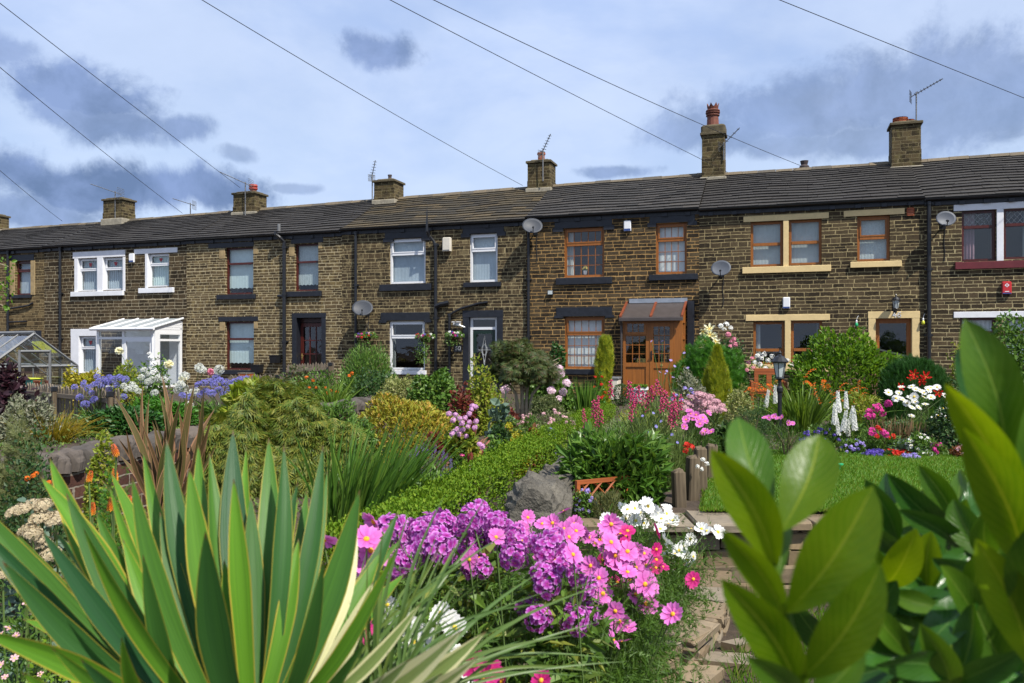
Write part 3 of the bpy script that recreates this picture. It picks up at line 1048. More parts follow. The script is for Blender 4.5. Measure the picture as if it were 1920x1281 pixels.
            pb.lathe(prof, 14, (xc, v, zb0))
            if kind == 'crown':
                for k in range(7):
                    a = 2 * math.pi * k / 7
                    a0, a1 = a - .38, a + .38
                    rr = rad * .92
                    p = lambda t, q, z: [xc + q * math.cos(t), v + q * math.sin(t), zb0 + z]
                    pb.add([p(a0, rr, H * .85), p(a1, rr, H * .85), p(a, rr * 1.1, H), p(a0, rr * .8, H * .85), p(a1, rr * .8, H * .85), p(a, rr * .95, H)],
                           [[0, 1, 2]]).add([p(a0, rr * .8, H * .85), p(a1, rr * .8, H * .85), p(a, rr * .95, H)], [[2, 1, 0]])
                    pb.add([p(a0, rr, H * .85), p(a, rr * 1.1, H), p(a, rr * .95, H), p(a0, rr * .8, H * .85)], [[0, 1, 2, 3]])
                    pb.add([p(a1, rr, H * .85), p(a, rr * 1.1, H), p(a, rr * .95, H), p(a1, rr * .8, H * .85)], [[3, 2, 1, 0]])
            pb.build('chimney_pot', mat, c, smooth=False)
        return c

    def finish(s, **kw):
        s.wall(); s.room(); s.roof(**kw)
        return s


# ---------------------------------------------------------------- house at the far left
h1 = House('stone terraced house at the far left end behind the greenhouse',
           -190, 83, ST['w1'], M['slate_dark'], 4.93, 6.20, 6.24, seed=1)
h1.window(h1.L(28, 489, 58, 553), M['maroon_wood'], 0.30, 0.06, behind=M['blind_grey'])
h1.lintel(h1.L(20, 478, 64, 489), M['black_paint'])
h1.lintel(h1.L(19, 489, 28, 553), M['stone_jamb'], name='stone_jamb', depth=0.02)
h1.lintel(h1.L(58, 489, 66, 553), M['stone_jamb'], name='stone_jamb', depth=0.02)
h1.sill(h1.L(24, 553, 60, 559), M['black_paint'])
h1.window(h1.L(30, 632, 74, 700), M['dark_wood'], 0.3, 0.06)
h1.lintel(h1.L(27, 620, 78, 632), M['black_paint'])
h1.pipe(15, 0, 4.9, bends=[([(0, 0, 2.75), (0.5, .01, 2.80), (1.0, .02, 2.86), (1.18, .03, 2.95)], .035), ([(0, 0, 2.25), (0.9, .02, 2.28)], .03)], name='waste_pipe')
h1.gutter(7)
h1.chimney(-40, 12, 405, 428)
h1.finish()

# ---------------------------------------------------------------- white conservatory house
h2 = House('stone terraced house with white painted window surrounds and a white glazed porch', 83, 350, ST['w2'], M['slate_dark'], 4.95, 6.24, 6.34, seed=2)
WP = M['white_paint']
h2.window(h2.L(146, 484, 183, 546), M['white_pvc'], 0.36, 0.055, behind=M['blind_grey'], motif=1, slats=True)
h2.window(h2.L(193, 482, 231, 544), M['white_pvc'], 0.36, 0.055, behind=M['blind_grey'], motif=1, slats=True)
h2.window(h2.L(277, 475, 317, 538), M['white_pvc'], 0.34, 0.055, behind=M['blind_pale'], motif=1, slats=True)
h2.lintel(h2.L(137, 471, 235, 483), WP)
h2.lintel(h2.L(140, 483, 146.5, 548), WP, name='painted_jamb', depth=0.1)
h2.lintel(h2.L(182.7, 483, 193.5, 547), WP, name='mullion')
h2.lintel(h2.L(230.6, 482, 235, 546), WP, name='painted_jamb', depth=0.1)
h2.sill(h2.L(135, 546.5, 233, 555), WP)
h2.lintel(h2.L(252, 466, 333, 475), WP)
h2.lintel(h2.L(272.5, 475, 277.4, 540), WP, name='painted_jamb', depth=0.1)
h2.sill(h2.L(262, 540, 327, 549), WP)
h2.window(h2.L(148, 630, 181, 700), M['white_pvc'], 0.33, 0.055, behind=M['blind_grey'], motif=1, slats=True)
h2.lintel(h2.L(133, 617, 184, 630), WP, name='painted_lintel')
h2.lintel(h2.L(133.3, 630, 148.5, 705), WP, name='painted_jamb', depth=0.1)
h2.lintel(h2.L(180.5, 630, 190, 705), WP, name='painted_jamb', depth=0.1)
h2.pipe(113, 0, 4.9)
h2.gutter(7)
h2.chimney(193, 244, 375, 408, wd=0.66)
h2.finish()


def conservatory(h):
    """lean-to porch of white frames: front at v=-1.05"""
    vf = -1.25
    xl, xr = FU(181, vf) - h.u0, FU(291, vf) - h.u0
    xl = max(xl, FU(186) - h.u0)
    z0 = -0.05
    ze = FZ(235, 617, vf)
    zw = FZ(300, 599, 0)
    fr = MB()
    t = 0.095

    def post(x, y, z1, w=t):
        fr.box((x - w / 2, y, z0), (x + w / 2, y + w, z1))
    zt, zmid, zlow = ze - 0.02, ze - 0.30, 0.45
    xd = xl + (xr - xl) * 0.46
    for x in (xl + t / 2, xd, xr - t / 2): post(x, vf, zt)
    fr.box((xr - 0.16, vf - 0.004, z0), (xr + 0.002, vf + 0.12, zt))
    for a, b in ((xl + t, xd - t / 2), (xd + t / 2, xr - 0.16)):
        fr.box((a, vf + .004, zmid - .04), (b, vf + .06, zmid + .04))
        fr.box((a, vf + .004, zt - .06), (b, vf + .06, zt))
        fr.box((a, vf + .004, z0), (b, vf + .06, z0 + .1))
    # door leaf frame
    a, b = xd + t / 2, xr - 0.16
    fr.box((a, vf - .012, z0 + .1), (a + .075, vf + .05, zmid - .04)); fr.box((b - .05, vf - .012, z0 + .1), (b, vf + .05, zmid - .04))
    fr.box((a + .075, vf - .012, zmid - .12), (b - .05, vf + .05, zmid - .04))
    # side towards the right
    for y in (vf + 0.12, -0.11):
        fr.box((xr - t + .004, y, z0), (xr, y + .09, zt + (0.0 if y < -0.5 else 0.2)))
    fr.box((xr - t + .004, vf + .21, zmid - .10), (xr, -.11, zmid - .03))
    fr.box((xr - t + .004, vf + .21, zmid + .12), (xr, -.11, zmid + .2))
    fr.box((xr - t + .004, vf + .21, z0), (xr, -.11, z0 + .12))
    # boarded gable above the side
    n = 5
    for i in range(n):
        za, zb = zmid + .2 + (zw - zmid - .25) * i / n, zmid + .2 + (zw - zmid - .25) * (i + 1) / n - .006
        ya = vf + (0 - vf) * max(0, (za - ze) / (zw - ze))
        fr.box((xr - .05, ya + .02, za), (xr - .004 + .004 * (i % 2), -.004, zb))
    p = fr.build('porch', M['white_pvc'], h.root)
    gl = MB()
    y = vf + 0.03
    for a, b, c, d in ((xl + t, z0 + .1, xd - t / 2, zmid - .04), (xl + t, zmid + .04, xd - t / 2, zt - .06), (xd + t / 2, zmid + .04, xr - .16, zt - .06),
                       (xd + t / 2 + .075, z0 + .1, xr - .21, zmid - .12)):
        gl.add([[a, y, b], [c, y, b], [c, y, d], [a, y, d]], [[0, 1, 2, 3]])
    gl.build('pane', M['glass_clear'], p)
    gl = MB()
    x = xr - .035
    for a, b, c, d in ((vf + .21, z0 + .12, -.11, zmid - .10), (vf + .21, zmid - .03, -.11, zmid + .12)):
        gl.add([[x, a, b], [x, c, b], [x, c, d], [x, a, d]], [[0, 1, 2, 3]])
    gl.build('pane', M['glass_clear'], p)
    rf = MB()
    vo = vf - 0.12
    zo = ze + 0.01
    th = 0.025
    x0, x1 = xl - .1, xr + .06
    rf.add([[x0, vo, zo], [x1, vo, zo], [x1, -.003, zw], [x0, -.003, zw], [x0, vo, zo + th], [x1, vo, zo + th], [x1, -.003, zw + th], [x0, -.003, zw + th]],
           [[0, 3, 2, 1], [4, 5, 6, 7], [0, 1, 5, 4], [1, 2, 6, 5], [3, 0, 4, 7]])
    rf.build('porch_roof', M['porch_sheet'], p)
    bars = MB()
    for i in range(5):
        xx = x0 + .03 + (x1 - x0 - .06) * i / 4
        bars.add([[xx - .03, vo, zo + th], [xx + .03, vo, zo + th], [xx + .03, -.004, zw + th], [xx - .03, -.004, zw + th],
                  [xx - .02, vo, zo + th + .035], [xx + .02, vo, zo + th + .035], [xx + .02, -.004, zw + th + .035], [xx - .02, -.004, zw + th + .035]],
                 [[4, 5, 6, 7], [0, 1, 5, 4], [1, 2, 6, 5], [3, 0, 4, 7]])
    bars.build('roof_bars', M['white_pvc'], p)
    gt = MB()
    gt.tube([[x0 - .02, vo - .03, zo - .01], [x1 + .02, vo - .03, zo - .01]], .05, 8)
    gt.tube([[xr - .08, vo - .02, zo - .03], [xr - .08, vf - .03, zo - .2], [xr - .08, vf - .03, 0]], .035, 8)
    gt.build('porch_gutter', M['white_pvc'], p)
    # white inner wall with a door seen through the glass
    iw = MB(); iw.box((xl + .05, -.012, 0), (xr - .07, -.003, zmid + .25)); iw.build('inner_wall', M['white_paint'], p)
    idr = MB(); idr.box((xr - .9, -.02, 0.9), (xr - .55, -.0125, 1.75)); idr.build('inner_window', M['curtain_grey'], p)
    return p


def m_sheet(name, col, fac):
    m, t, out = new_mat(name)
    b = t.n('ShaderNodeBsdfPrincipled'); setp(t, b, col=col, rough=.35, spec=.5)
    n = t.noise(t.n('ShaderNodeTexCoord').outputs['Object'], 6.0, 3.0, .6).outputs[0]
    tr = t.n('ShaderNodeBsdfTranslucent'); t.l(t.mix(n, (.55, .6, .6), (.8, .84, .84)), tr.inputs[0])
    mx = t.n('ShaderNodeMixShader'); mx.inputs[0].default_value = fac
    t.l(b.outputs[0], mx.inputs[1]); t.l(tr.outputs[0], mx.inputs[2]); t.l(mx.outputs[0], out.inputs[0])
    return m


M['porch_sheet'] = m_sheet('porch_sheet', (0.52, 0.56, 0.58), .5)
conservatory(h2)

# ---------------------------------------------------------------- maroon window house
h3 = House('pale stone terraced house with maroon framed windows and a maroon door in a black surround', 350, 641, ST['w3'], M['slate_dark'], 4.96, 6.34, 6.42, seed=3)
MW = M['maroon_wood']
h3.window(h3.L(422, 464, 475, 552), MW, 0.34, 0.06, behind=M['blind_pale'], net_edge=True, sash=False)
h3.window(h3.L(552, 457, 597, 546), MW, 0.38, 0.055, behind=M['net'], net_edge=True, sash=False)
h3.window(h3.L(422, 603, 476, 694), MW, 0.36, 0.06, behind=M['blind_pale'], net_edge=True, sash=False)
h3.lintel(h3.L(391, 455, 476, 464), M['black_paint'])
h3.lintel(h3.L(546, 446, 606, 456), M['black_paint'])
h3.lintel(h3.L(410, 594, 484, 602.5), M['black_paint'])
for b in ((411, 467, 422, 485), (475, 462, 483, 476), (412, 604, 422, 620), (476, 603, 483, 616), (542, 458, 552, 480), (597, 452, 604, 466)):
    h3.lintel(h3.L(*b), M['stone_jamb'], name='quoin', proud=0.012, depth=0.02)
h3.sill(h3.L(408, 552.5, 480, 561), M['black_paint'])
h3.sill(h3.L(538, 546.5, 604, 556), M['black_paint'])
h3.sill(h3.L(412, 694, 486, 702), M['black_paint'])


def door(h, box, leafmat, rec=0.12, kind='panes', handle_side=-1, handle=True, fmat=None):
    x0, z0, x1, z1 = box
    mb = MB()
    fm = fmat or leafmat
    y = rec
    st = 0.10
    mb.box((x0, y, z0), (x0 + st, y + .05, z1)); mb.box((x1 - st, y, z0), (x1, y + .05, z1))
    mb.box((x0 + st, y, z0), (x1 - st, y + .05, z0 + .22)); mb.box((x0 + st, y, z1 - .12), (x1 - st, y + .05, z1))
    gl = MB()
    a, b, c, d = x0 + st, z0 + .22, x1 - st, z1 - .12
    if kind == 'panes':
        for i in range(1, 3):
            xx = a + (c - a) * i / 3
            mb.box((xx - .018, y + .004, b), (xx + .018, y + .046, d))
        for i in range(1, 4):
            zz = b + (d - b) * i / 4
            mb.box((a, y + .006, zz - .018), (c, y + .044, zz + .018))
        gl.add([[a, y + .025, b], [c, y + .025, b], [c, y + .025, d], [a, y + .025, d]], [[0, 1, 2, 3]])
    elif kind == 'panel':
        zz = z0 + (z1 - z0) * 0.40
        mb.box((a, y + .003, zz - .06), (c, y + .047, zz + .06))
        mb.box((a, y + .02, b), (c, y + .04, zz - .06))
        gl.add([[a, y + .025, zz + .06], [c, y + .025, zz + .06], [c, y + .025, d], [a, y + .025, d]], [[0, 1, 2, 3]])
    o = mb.build('door', leafmat, h.root)
    gl.build('pane', M['glass'], o)
    if handle:
        hb = MB()
        hx = x0 + .05 if handle_side < 0 else x1 - .05
        hz = z0 + 1.0
        hb.bbox((hx - .02, y - .014, hz - .10), (hx + .02, y - .001, hz + .10), .004)
        hb.tube([[hx, y - .012, hz + .03], [hx, y - .05, hz + .03], [hx - handle_side * .10, y - .055, hz + .03]], .009, 6)
        hb.build('handle', M['brass'], o)
    return o


def reveal(h, box, mat, wl, wt, proud=0.015, depth=0.30, name='door_surround'):
    x0, z0, x1, z1 = box
    mb = MB()
    mb.bbox((x0, -proud, z0), (x0 + wl, depth, z1 - wt - .002), .006)
    mb.bbox((x1 - wl, -proud, z0), (x1, depth, z1 - wt - .002), .006)
    mb.bbox((x0 - .01, -proud - .003, z1 - wt), (x1 + .01, depth, z1), .006)
    h.holes.append((x0 + .01, z0, x1 - .01, z1 - .01))
    return mb.build(name, mat, h.root)


b = h3.L(548, 587, 611, 700); b = (b[0], 0.0, b[2], b[3])
reveal(h3, b, M['black_paint'], 0.16, 0.15)
door(h3, (b[0] + .17, 0.02, b[2] - .17, b[3] - .32), MW, rec=0.22)
tb = MB(); tb.box((b[0] + .165, .22, b[3] - .30), (b[2] - .165, .27, b[3] - .16)); tb.build('door_head', M['dark_wood'], h3.root)
# soil pipe with a weathered vent above the gutter
h3.pipe(533, 0, 4.55, 0.058, -0.09, bends=[([(0, 0, 4.5), (0, 0, 4.72), (-.1, -.10, 4.86), (-.2, -.17, 4.95), (-.2, -.17, 5.05)], .058), ([(0, 0, 2.95), (-.12, 0, 2.98), (-.25, .02, 2.99)], .05)], name='soil_pipe')
vb = MB(); xx = FU(533, -.26) - h3.u0 - .2
vb.tube([[xx, -.26, 5.05], [xx, -.26, 5.28]], .052, 10); vb.build('vent_pipe', M['alu_dull'], h3.root)
h3.gutter(8)
h3.chimney(437, 480, 364, 396, pots=(('mush', 475, 345, 19, M['red_pot']),), wd=0.70)
h3.finish()

# ---------------------------------------------------------------- number 50
h4 = House('stone terraced house number 50 with white windows, mossy roof slates and a dark green door', 641, 987, ST['w4'], M['slate_moss'], 5.0, 6.42, 6.50, seed=4)
PV = M['white_pvc']
h4.window(h4.L(730, 447, 798, 532), PV, 0.34, 0.07, behind=M['blind_grey'], rec=0.07, curtains=(M['curtain_white'], .10, .04))
h4.window(h4.L(880, 438, 933, 529), PV, 0.34, 0.07, behind=M['blind_grey'], rec=0.07, curtains=(M['curtain_white'], .18, .08))
h4.window(h4.L(729, 602, 797, 694), PV, 0.33, 0.07, rec=0.07, curtains=(M['curtain_grey'], .08, .05))
h4.lintel(h4.L(722, 433, 806, 446.5), M['black_paint'], ears=.28, z_ear=.10)
h4.lintel(h4.L(868, 424, 945, 437.5), M['black_paint'], ears=.22, z_ear=.10)
h4.lintel(h4.L(714, 586, 806, 601), M['black_paint'], ears=.2, z_ear=.07)
h4.sill(h4.L(713, 533, 810, 545), M['black_paint'])
h4.sill(h4.L(870, 529.5, 940, 538), M['black_paint'])
h4.sill(h4.L(729, 694.5, 800, 702), WP)
b = h4.L(868, 582, 943, 700); b = (b[0], 0.0, b[2], b[3])
reveal(h4, b, M['black_paint'], 0.19, 0.20)
db = MB()
x0, x1, zt = b[0] + .20, b[2] - .20, b[3] - .21
for q in ((x0, 0, x0 + .075, zt), (x1 - .075, 0, x1, zt), (x0 + .075, zt - .06, x1 - .075, zt), (x0 + .075, zt - .36, x1 - .075, zt - .28)):
    db.box((q[0], .10, q[1]), (q[2], .17, q[3]))
df = db.build('door_frame', PV, h4.root)
tp = MB(); tp.add([[x0 + .075, .14, zt - .28], [x1 - .075, .14, zt - .28], [x1 - .075, .14, zt - .06], [x0 + .075, .14, zt - .06]], [[0, 1, 2, 3]]); tp.build('pane', M['glass'], df)
gd = door(h4, (x0 + .078, 0.02, x1 - .078, zt - .365), M['green_door'], rec=0.115, kind='panel')
# leaded ornament in the door light and white valance behind it
ob = MB()
cx, cz = (x0 + x1) / 2, 1.25
for i in range(3):
    w, hh = (.11, .2, .07)[i], (.36, .16, .5)[i]
    ob.tube([[cx, .132, cz - hh], [cx - w * .8, .132, cz], [cx, .132, cz + hh], [cx + w * .8, .132, cz], [cx, .132, cz - hh]], .007, 5)
ob.tube([[cx - .2, .132, cz], [cx + .2, .132, cz]], .006, 5)
ob.build('leaded_ornament', M['lead_strip'], gd)
h4.pipe(667, 0, 4.9)
h4.pipe(817, 0, 4.42, 0.05, -0.085, bends=[([(0, 0, 4.4), (-.06, -.02, 4.52), (-.18, -.1, 4.68), (-.2, -.19, 4.8), (-.2, -.19, 5.62)], .045),
                                         ([(0, 0, 2.55), (.18, -.02, 2.62), (.42, 0, 2.66)], .075)], name='soil_pipe')
h4.pipe(843, 0, 2.3, 0.04, -0.07, bends=[([(0, 0, 2.28), (.1, 0, 2.36), (.35, .01, 2.48), (.9, .02, 2.62), (1.2, .04, 2.66)], .038)], name='waste_pipe')
h4.gutter(7)
h4.chimney(701, 739, 341, 373, pots=(('plain', 731, 328, 8, M['pot_grey']),), wd=0.72)
h4.finish(sag=0.05)

# ---------------------------------------------------------------- number 48
h5 = House('stone terraced house number 48 with golden brown small-paned windows and a brown glazed porch', 987, 1311, ST['w5'], M['slate_pale'], 5.06, 6.50, 6.54, seed=5)
BR = M['brown_pvc']
h5.window(h5.L(1057, 427, 1133, 520), BR, 0.33, 0.07, bars=(5, 3), top_bars=(5, 1), rec=0.08, curtains=(M['curtain_white'], .18, .07), top_behind=1)
h5.window(h5.L(1229, 418, 1288, 514), BR, 0.33, 0.07, bars=(4, 3), top_bars=(4, 1), rec=0.08, behind=M['blind_white'])
h5.window(h5.L(1058, 594, 1134, 692), BR, 0.33, 0.07, bars=(5, 3), top_bars=(5, 1), rec=0.08, behind=M['blind_white'])
h5.lintel(h5.L(1040, 412, 1148, 426.5), M['black_paint'], ears=.25, z_ear=.10)
h5.lintel(h5.L(1218, 404, 1303, 417.5), M['black_paint'], ears=.18, z_ear=.10)
h5.lintel(h5.L(1043, 576, 1148, 593), M['black_paint'], ears=.2, z_ear=.05)
h5.sill(h5.L(1043, 520.5, 1148, 533), M['black_paint'])
h5.sill(h5.L(1217, 514.5, 1309, 525), M['black_paint'])
h5.sill(h5.L(1056, 692.5, 1136, 702), M['black_paint'])
h5.pipe(987 + 4, 0, 4.95)
h5.gutter(8)
h5.chimney(989, 1031, 305, 351, pots=(('plain', 1015, 287, 15, M['terracotta']),), wd=0.68)
h5.finish()


def brown_porch(h):
    vf = -0.85
    xl, xr = FU(1168, vf) - h.u0, FU(1279, vf) - h.u0
    z0 = 0.02
    ze = FZ(1225, 597, vf)
    zw = FZ(1235, 566, 0) - 0.05
    W = xr - xl
    t = 0.07
    xm = xl + W * 0.425
    xm2 = xl + W * 0.86
    zt = ze - 0.06
    fr = MB()
    for a, b in ((xl, xl + .07), (xm - .05, xm + .05), (xm2, xr)):
        fr.box((a, vf, z0), (b, vf + .09, zt))
    fr.box((xl + .07, vf + .003, zt - .05), (xm - .05, vf + .085, zt)); fr.box((xm + .05, vf + .003, zt - .05), (xm2, vf + .085, zt))
    zmid = z0 + (zt - z0) * .42
    # left light: rail, lower panel, top opener
    fr.box((xl + .07, vf + .003, zmid - .06), (xm - .05, vf + .085, zmid + .05))
    fr.box((xl + .07, vf + .03, z0), (xm - .05, vf + .06, zmid - .06))
    zo = zt - (zt - zmid) * .32
    fr.box((xl + .07, vf + .003, zo - .035), (xm - .05, vf + .085, zo + .035))
    for q in ((xl + .05, zo, xl + .12, zt - .02), (xm - .10, zo, xm - .03, zt - .02), (xl + .12, zo, xm - .10, zo + .07), (xl + .12, zt - .08, xm - .10, zt - .02)):
        fr.box((q[0], vf - .02, q[1]), (q[2], vf - .001, q[3]))
    # right side of the porch
    zs = zmid
    for y in (vf + .09, -.10):
        fr.box((xr - .075, y, z0), (xr - .004, y + .09, zt + (.0 if y < -.5 else .3)))
    fr.box((xr - .07, vf + .18, zs - .05), (xr - .008, -.10, zs + .05)); fr.box((xr - .07, vf + .18, zt - .06), (xr - .008, -.10, zt))
    fr.box((xr - .05, vf + .18, z0), (xr - .03, -.10, zs - .05))
    fr.box((xr - .07, vf + .18, zt - .50), (xr - .008, -.10, zt - .42))
    # left side wall
    fr.box((xl + .002, vf + .09, z0), (xl + .05, -.004, zt))
    # boarded triangle at the right
    fr.add([[xr - .01, vf + .05, zt + .001], [xr - .01, -.004, zt + .001], [xr - .01, -.004, zw - .03]], [[0, 1, 2]])
    fr.add([[xr - .05, vf + .05, zt + .001], [xr - .05, -.004, zt + .001], [xr - .05, -.004, zw - .03]], [[2, 1, 0]])
    p = fr.build('porch', BR, h.root)
    # panes and glazing bars
    gl = MB(); nb = MB()
    y = vf + .045
    def lights(a, b, c, d, nx, nz, yy):
        gl.add([[a, yy, b], [c, yy, b], [c, yy, d], [a, yy, d]], [[0, 1, 2, 3]])
        for i in range(1, nx): nb.box((a + (c - a) * i / nx - .009, yy - .016, b), (a + (c - a) * i / nx + .009, yy - .002, d))
        for i in range(1, nz): nb.box((a, yy - .018, b + (d - b) * i / nz - .009), (c, yy - .0025, b + (d - b) * i / nz + .009))
    lights(xl + .07, zmid + .05, xm - .05, zo - .035, 3, 3, y)
    lights(xl + .12, zo + .07, xm - .10, zt - .08, 3, 1, y - .05)
    gs = MB()
    gs.add([[xr - .04, vf + .18, zs + .05], [xr - .04, -.10, zs + .05], [xr - .04, -.10, zt - .06], [xr - .04, vf + .18, zt - .06]], [[0, 1, 2, 3]])
    for i in range(1, 3): nb.box((xr - .044, vf + .18 + (-.28 - vf) * i / 3 - .009, zs + .05), (xr - .03, vf + .18 + (-.28 - vf) * i / 3 + .009, zt - .06))
    # door
    a, b, c, d = xm + .052, z0 + .02, xm2 - .002, zt - .052
    dm = MB()
    dm.box((a, vf - .012, b), (a + .10, vf + .05, d)); dm.box((c - .10, vf - .012, b), (c, vf + .05, d))
    dm.box((a + .10, vf - .012, d - .11), (c - .10, vf + .05, d)); dm.box((a + .10, vf - .012, b), (c - .10, vf + .05, b + .12))
    dm.box((a + .10, vf - .012, zmid - .09), (c - .10, vf + .05, zmid + .06)); dm.box((a + .10, vf + .01, b + .12), (c - .10, vf + .04, zmid - .09))
    do = dm.build('door', BR, h.root)
    g2, n2 = gl, nb
    gl = MB(); nb = MB()
    lights(a + .10, zmid + .06, c - .10, d - .11, 3, 4, vf + .02)
    gl.build('pane', M['glass'], do); nb.build('glazing_bars', M['brown_pvc'], do)
    hb = MB(); hb.bbox((a + .03, vf - .03, b + .95), (a + .065, vf - .013, b + 1.2), .004); hb.tube([[a + .05, vf - .03, b + 1.1], [a + .05, vf - .07, b + 1.1], [a + .15, vf - .075, b + 1.1]], .01, 6)
    hb.build('handle', M['black_plastic'], do)
    lb = MB(); lb.bbox((a + .28, vf - .022, zmid - .035), (c - .28, vf - .0125, zmid + .02), .004); lb.bbox((a + .30, vf - .026, zmid - .018), (c - .30, vf - .0225, zmid + .004), .001); lb.build('letterbox', M['brass'], do)
    gs.build('pane', M['glass'], p)
    g2.build('pane', M['glass'], p); n2.build('glazing_bars', BR, p)
    # roof of two brown sheets with oak caps and lead at the wall
    rf = MB()
    vo, x0, x1 = vf - .12, xl - .08, xr + .04
    zo2 = ze
    def slab(xa, xb, ha, hb_, mat_):
        rf.add([[xa, vo, zo2 + ha], [xb, vo, zo2 + ha], [xb, -.004, zw + ha], [xa, -.004, zw + ha], [xa, vo, zo2 + hb_], [xb, vo, zo2 + hb_], [xb, -.004, zw + hb_], [xa, -.004, zw + hb_]],
               [[0, 3, 2, 1], [4, 5, 6, 7], [0, 1, 5, 4], [1, 2, 6, 5], [3, 0, 4, 7]], mat_)
    slab(x0 + .05, x1 - .05, 0, .03, 0)
    rfo = rf.build('porch_roof', M['brown_plastic'], p)
    rf = MB()
    for xx in (x0 + .03, (x0 + x1) / 2, x1 - .03): slab(xx - .03, xx + .03, .0305, .075, 0)
    rf.build('roof_bars', M['maroon_oak'], p)
    gt = MB()
    gt.bbox((x0, vo - .09, zo2 - .07), (x1, vo + .0, zo2 + .02), .012)
    gt.tube([[xl - .03, vo - .03, zo2 - .06], [xl - .03, vf - .06, zo2 - .2], [xl - .03, vf - .06, 0]], .035, 8)
    gt.build('porch_gutter', M['brown_plastic'], p)
    ld = MB(); ld.box((x0 + .1, -.06, zw + .02), (x1, -.003, zw + .14)); ld.build('lead_flashing', M['lead'], p)
    bk = MB(); bk.bbox((xr + .045, -.10, 0), (xr + .23, -.003, zw + .05), .006); bk.build('black_pilaster', M['black_paint'], p)
    # house number card 48 inside the light
    nm = MB(); cx = xm - .30; cz = zmid + .055
    nm.box((cx, vf + .06, cz), (cx + .23, vf + .07, cz + .11))
    no = nm.build('number_card', M['brass'], p)
    wm = MB(); write(wm, '48', cx + .035, cz + .02, .075, vf + .055, mat=0, dep=.004); wm.build('digits', M['black_paint'], no)
    return p


M['maroon_oak'] = m_wood('red_oak_cap', (0.22, 0.055, 0.022), 0.5)
brown_porch(h5)

# ---------------------------------------------------------------- number 46
h6 = House('stone terraced house number 46 with cream painted lintels, brown windows and the tallest chimney', 1311, 1733, ST['w6'], M['slate_dark'], 5.02, 6.50, 6.50, seed=6, rows=15)
CP = M['cream_paint']
M['curtain_grey2'] = m_plain('pale_blind', (0.46, 0.50, 0.49), 0.85, 0.15, 2, bmp=0.1)
h6.window(h6.L(1407, 415, 1468, 500), BR, 0.5, 0.07, rec=0.09, sash=False, curtains=(M['curtain_white'], .32, .0), behind=M['curtain_grey2'])
h6.window(h6.L(1479, 411, 1541, 497), BR, 0.5, 0.07, rec=0.09, sash=False, curtains=(M['curtain_white'], .28, .20), behind=M['curtain_grey2'])
h6.window(h6.L(1607, 404, 1669, 490), BR, 0.48, 0.07, rec=0.09, sash=True, behind=M['net_pale'] if 'net_pale' in M else M['net'])
h6.window(h6.L(1412, 603, 1471, 684), BR, 0.66, 0.07, rec=0.09, sash=False, curtains=(M['curtain_white'], .2, .0))
h6.window(h6.L(1483, 601, 1542, 684), BR, 0.66, 0.07, rec=0.09, sash=False, curtains=(M['curtain_grey'], .0, .14))
h6.lintel(h6.L(1394, 402.5, 1554, 413), CP)
h6.lintel(h6.L(1468.5, 413, 1478.6, 499), CP, name='mullion')
h6.sill(h6.L(1392, 499.5, 1558, 511), CP)
h6.lintel(h6.L(1582, 393, 1696, 404), CP)
h6.sill(h6.L(1594, 490.5, 1690, 501), CP)
h6.lintel(h6.L(1398, 590, 1556, 601), CP)
h6.lintel(h6.L(1471.5, 601, 1482.5, 684), CP, name='mullion')
h6.sill(h6.L(1398, 684, 1556, 696), CP)
b = h6.L(1628, 584, 1724, 700); b = (b[0], 0.0, b[2], b[3])
reveal(h6, b, CP, 0.17, 0.17, depth=.22)
d6 = door(h6, (b[0] + .175, 0.02, b[2] - .175, b[3] - .175), BR, rec=0.15, kind='panel')
nb_ = MB(); write(nb_, '46', (b[0] + b[2]) / 2 - .02, b[3] - .14, .115, -.028, w=.17); nb_.build('house_number', M['white_pvc'], h6.root)
h6.gutter(9)
h6.chimney(1316, 1358, 252, 330, pots=(('crown', 1336.5, 195, 22, M['dark_terracotta']),), wd=0.60, crown=True)
h6.finish()
pb = MB()
xc = FU(1508, RIDGE_V + .5) - h6.u0
pb.lathe([(.10, 0), (.09, .3), (.14, .34), (.14, .38), (.10, .40), (.10, .44), (.14, .46), (.14, .5), (.09, .54), (.12, .66), (.09, .66), (.08, .4)], 12, (xc, RIDGE_V + .5, 6.2))
pb.build('roof_pot', M['pot_grey'], h6.root)

# ---------------------------------------------------------------- house at the right edge
h7 = House('stone terraced house at the right edge with white lintels and leaded maroon windows', 1733, 2120, ST['w7'], M['slate_dark'], 4.98, 6.50, 6.54, seed=7, rows=15)
h7.window(h7.L(1803, 394, 1868, 490), M['maroon_wood'], 0.32, 0.065, rec=0.09, sash=False, diamonds=True, curtains=(M['curtain_pink'], .42, .05))
h7.window(h7.L(1882, 389, 1948, 486), M['maroon_wood'], 0.32, 0.065, rec=0.09, sash=False, diamonds=True, curtains=(M['curtain_grey'], .0, .35))
h7.lintel(h7.L(1788, 380, 1965, 392), WP)
h7.lintel(h7.L(1868.5, 392, 1881.5, 489), WP, name='mullion')
h7.sill(h7.L(1790, 490, 1965, 503), M['maroon_paint'])
h7.lintel(h7.L(1788, 584, 1965, 595), WP)
h7.window(h7.L(1800, 595.5, 1868, 690), M['maroon_wood'], 0.3, 0.065, rec=0.09, sash=False, behind=M['blind_white'], slats=True)
h7.window(h7.L(1882, 594, 1948, 690), M['maroon_wood'], 0.3, 0.065, rec=0.09, sash=False, behind=M['blind_white'], slats=True)
h7.pipe(1742, 0, 4.9, 0.05)
h7.gutter(8)
h7.chimney(1672, 1727, 233, 310, pots=(('rings', 1688, 222, 24, M['terracotta']), ('rings', 1703, 226, 20, M['terracotta'])), wd=0.66)
h7.finish()

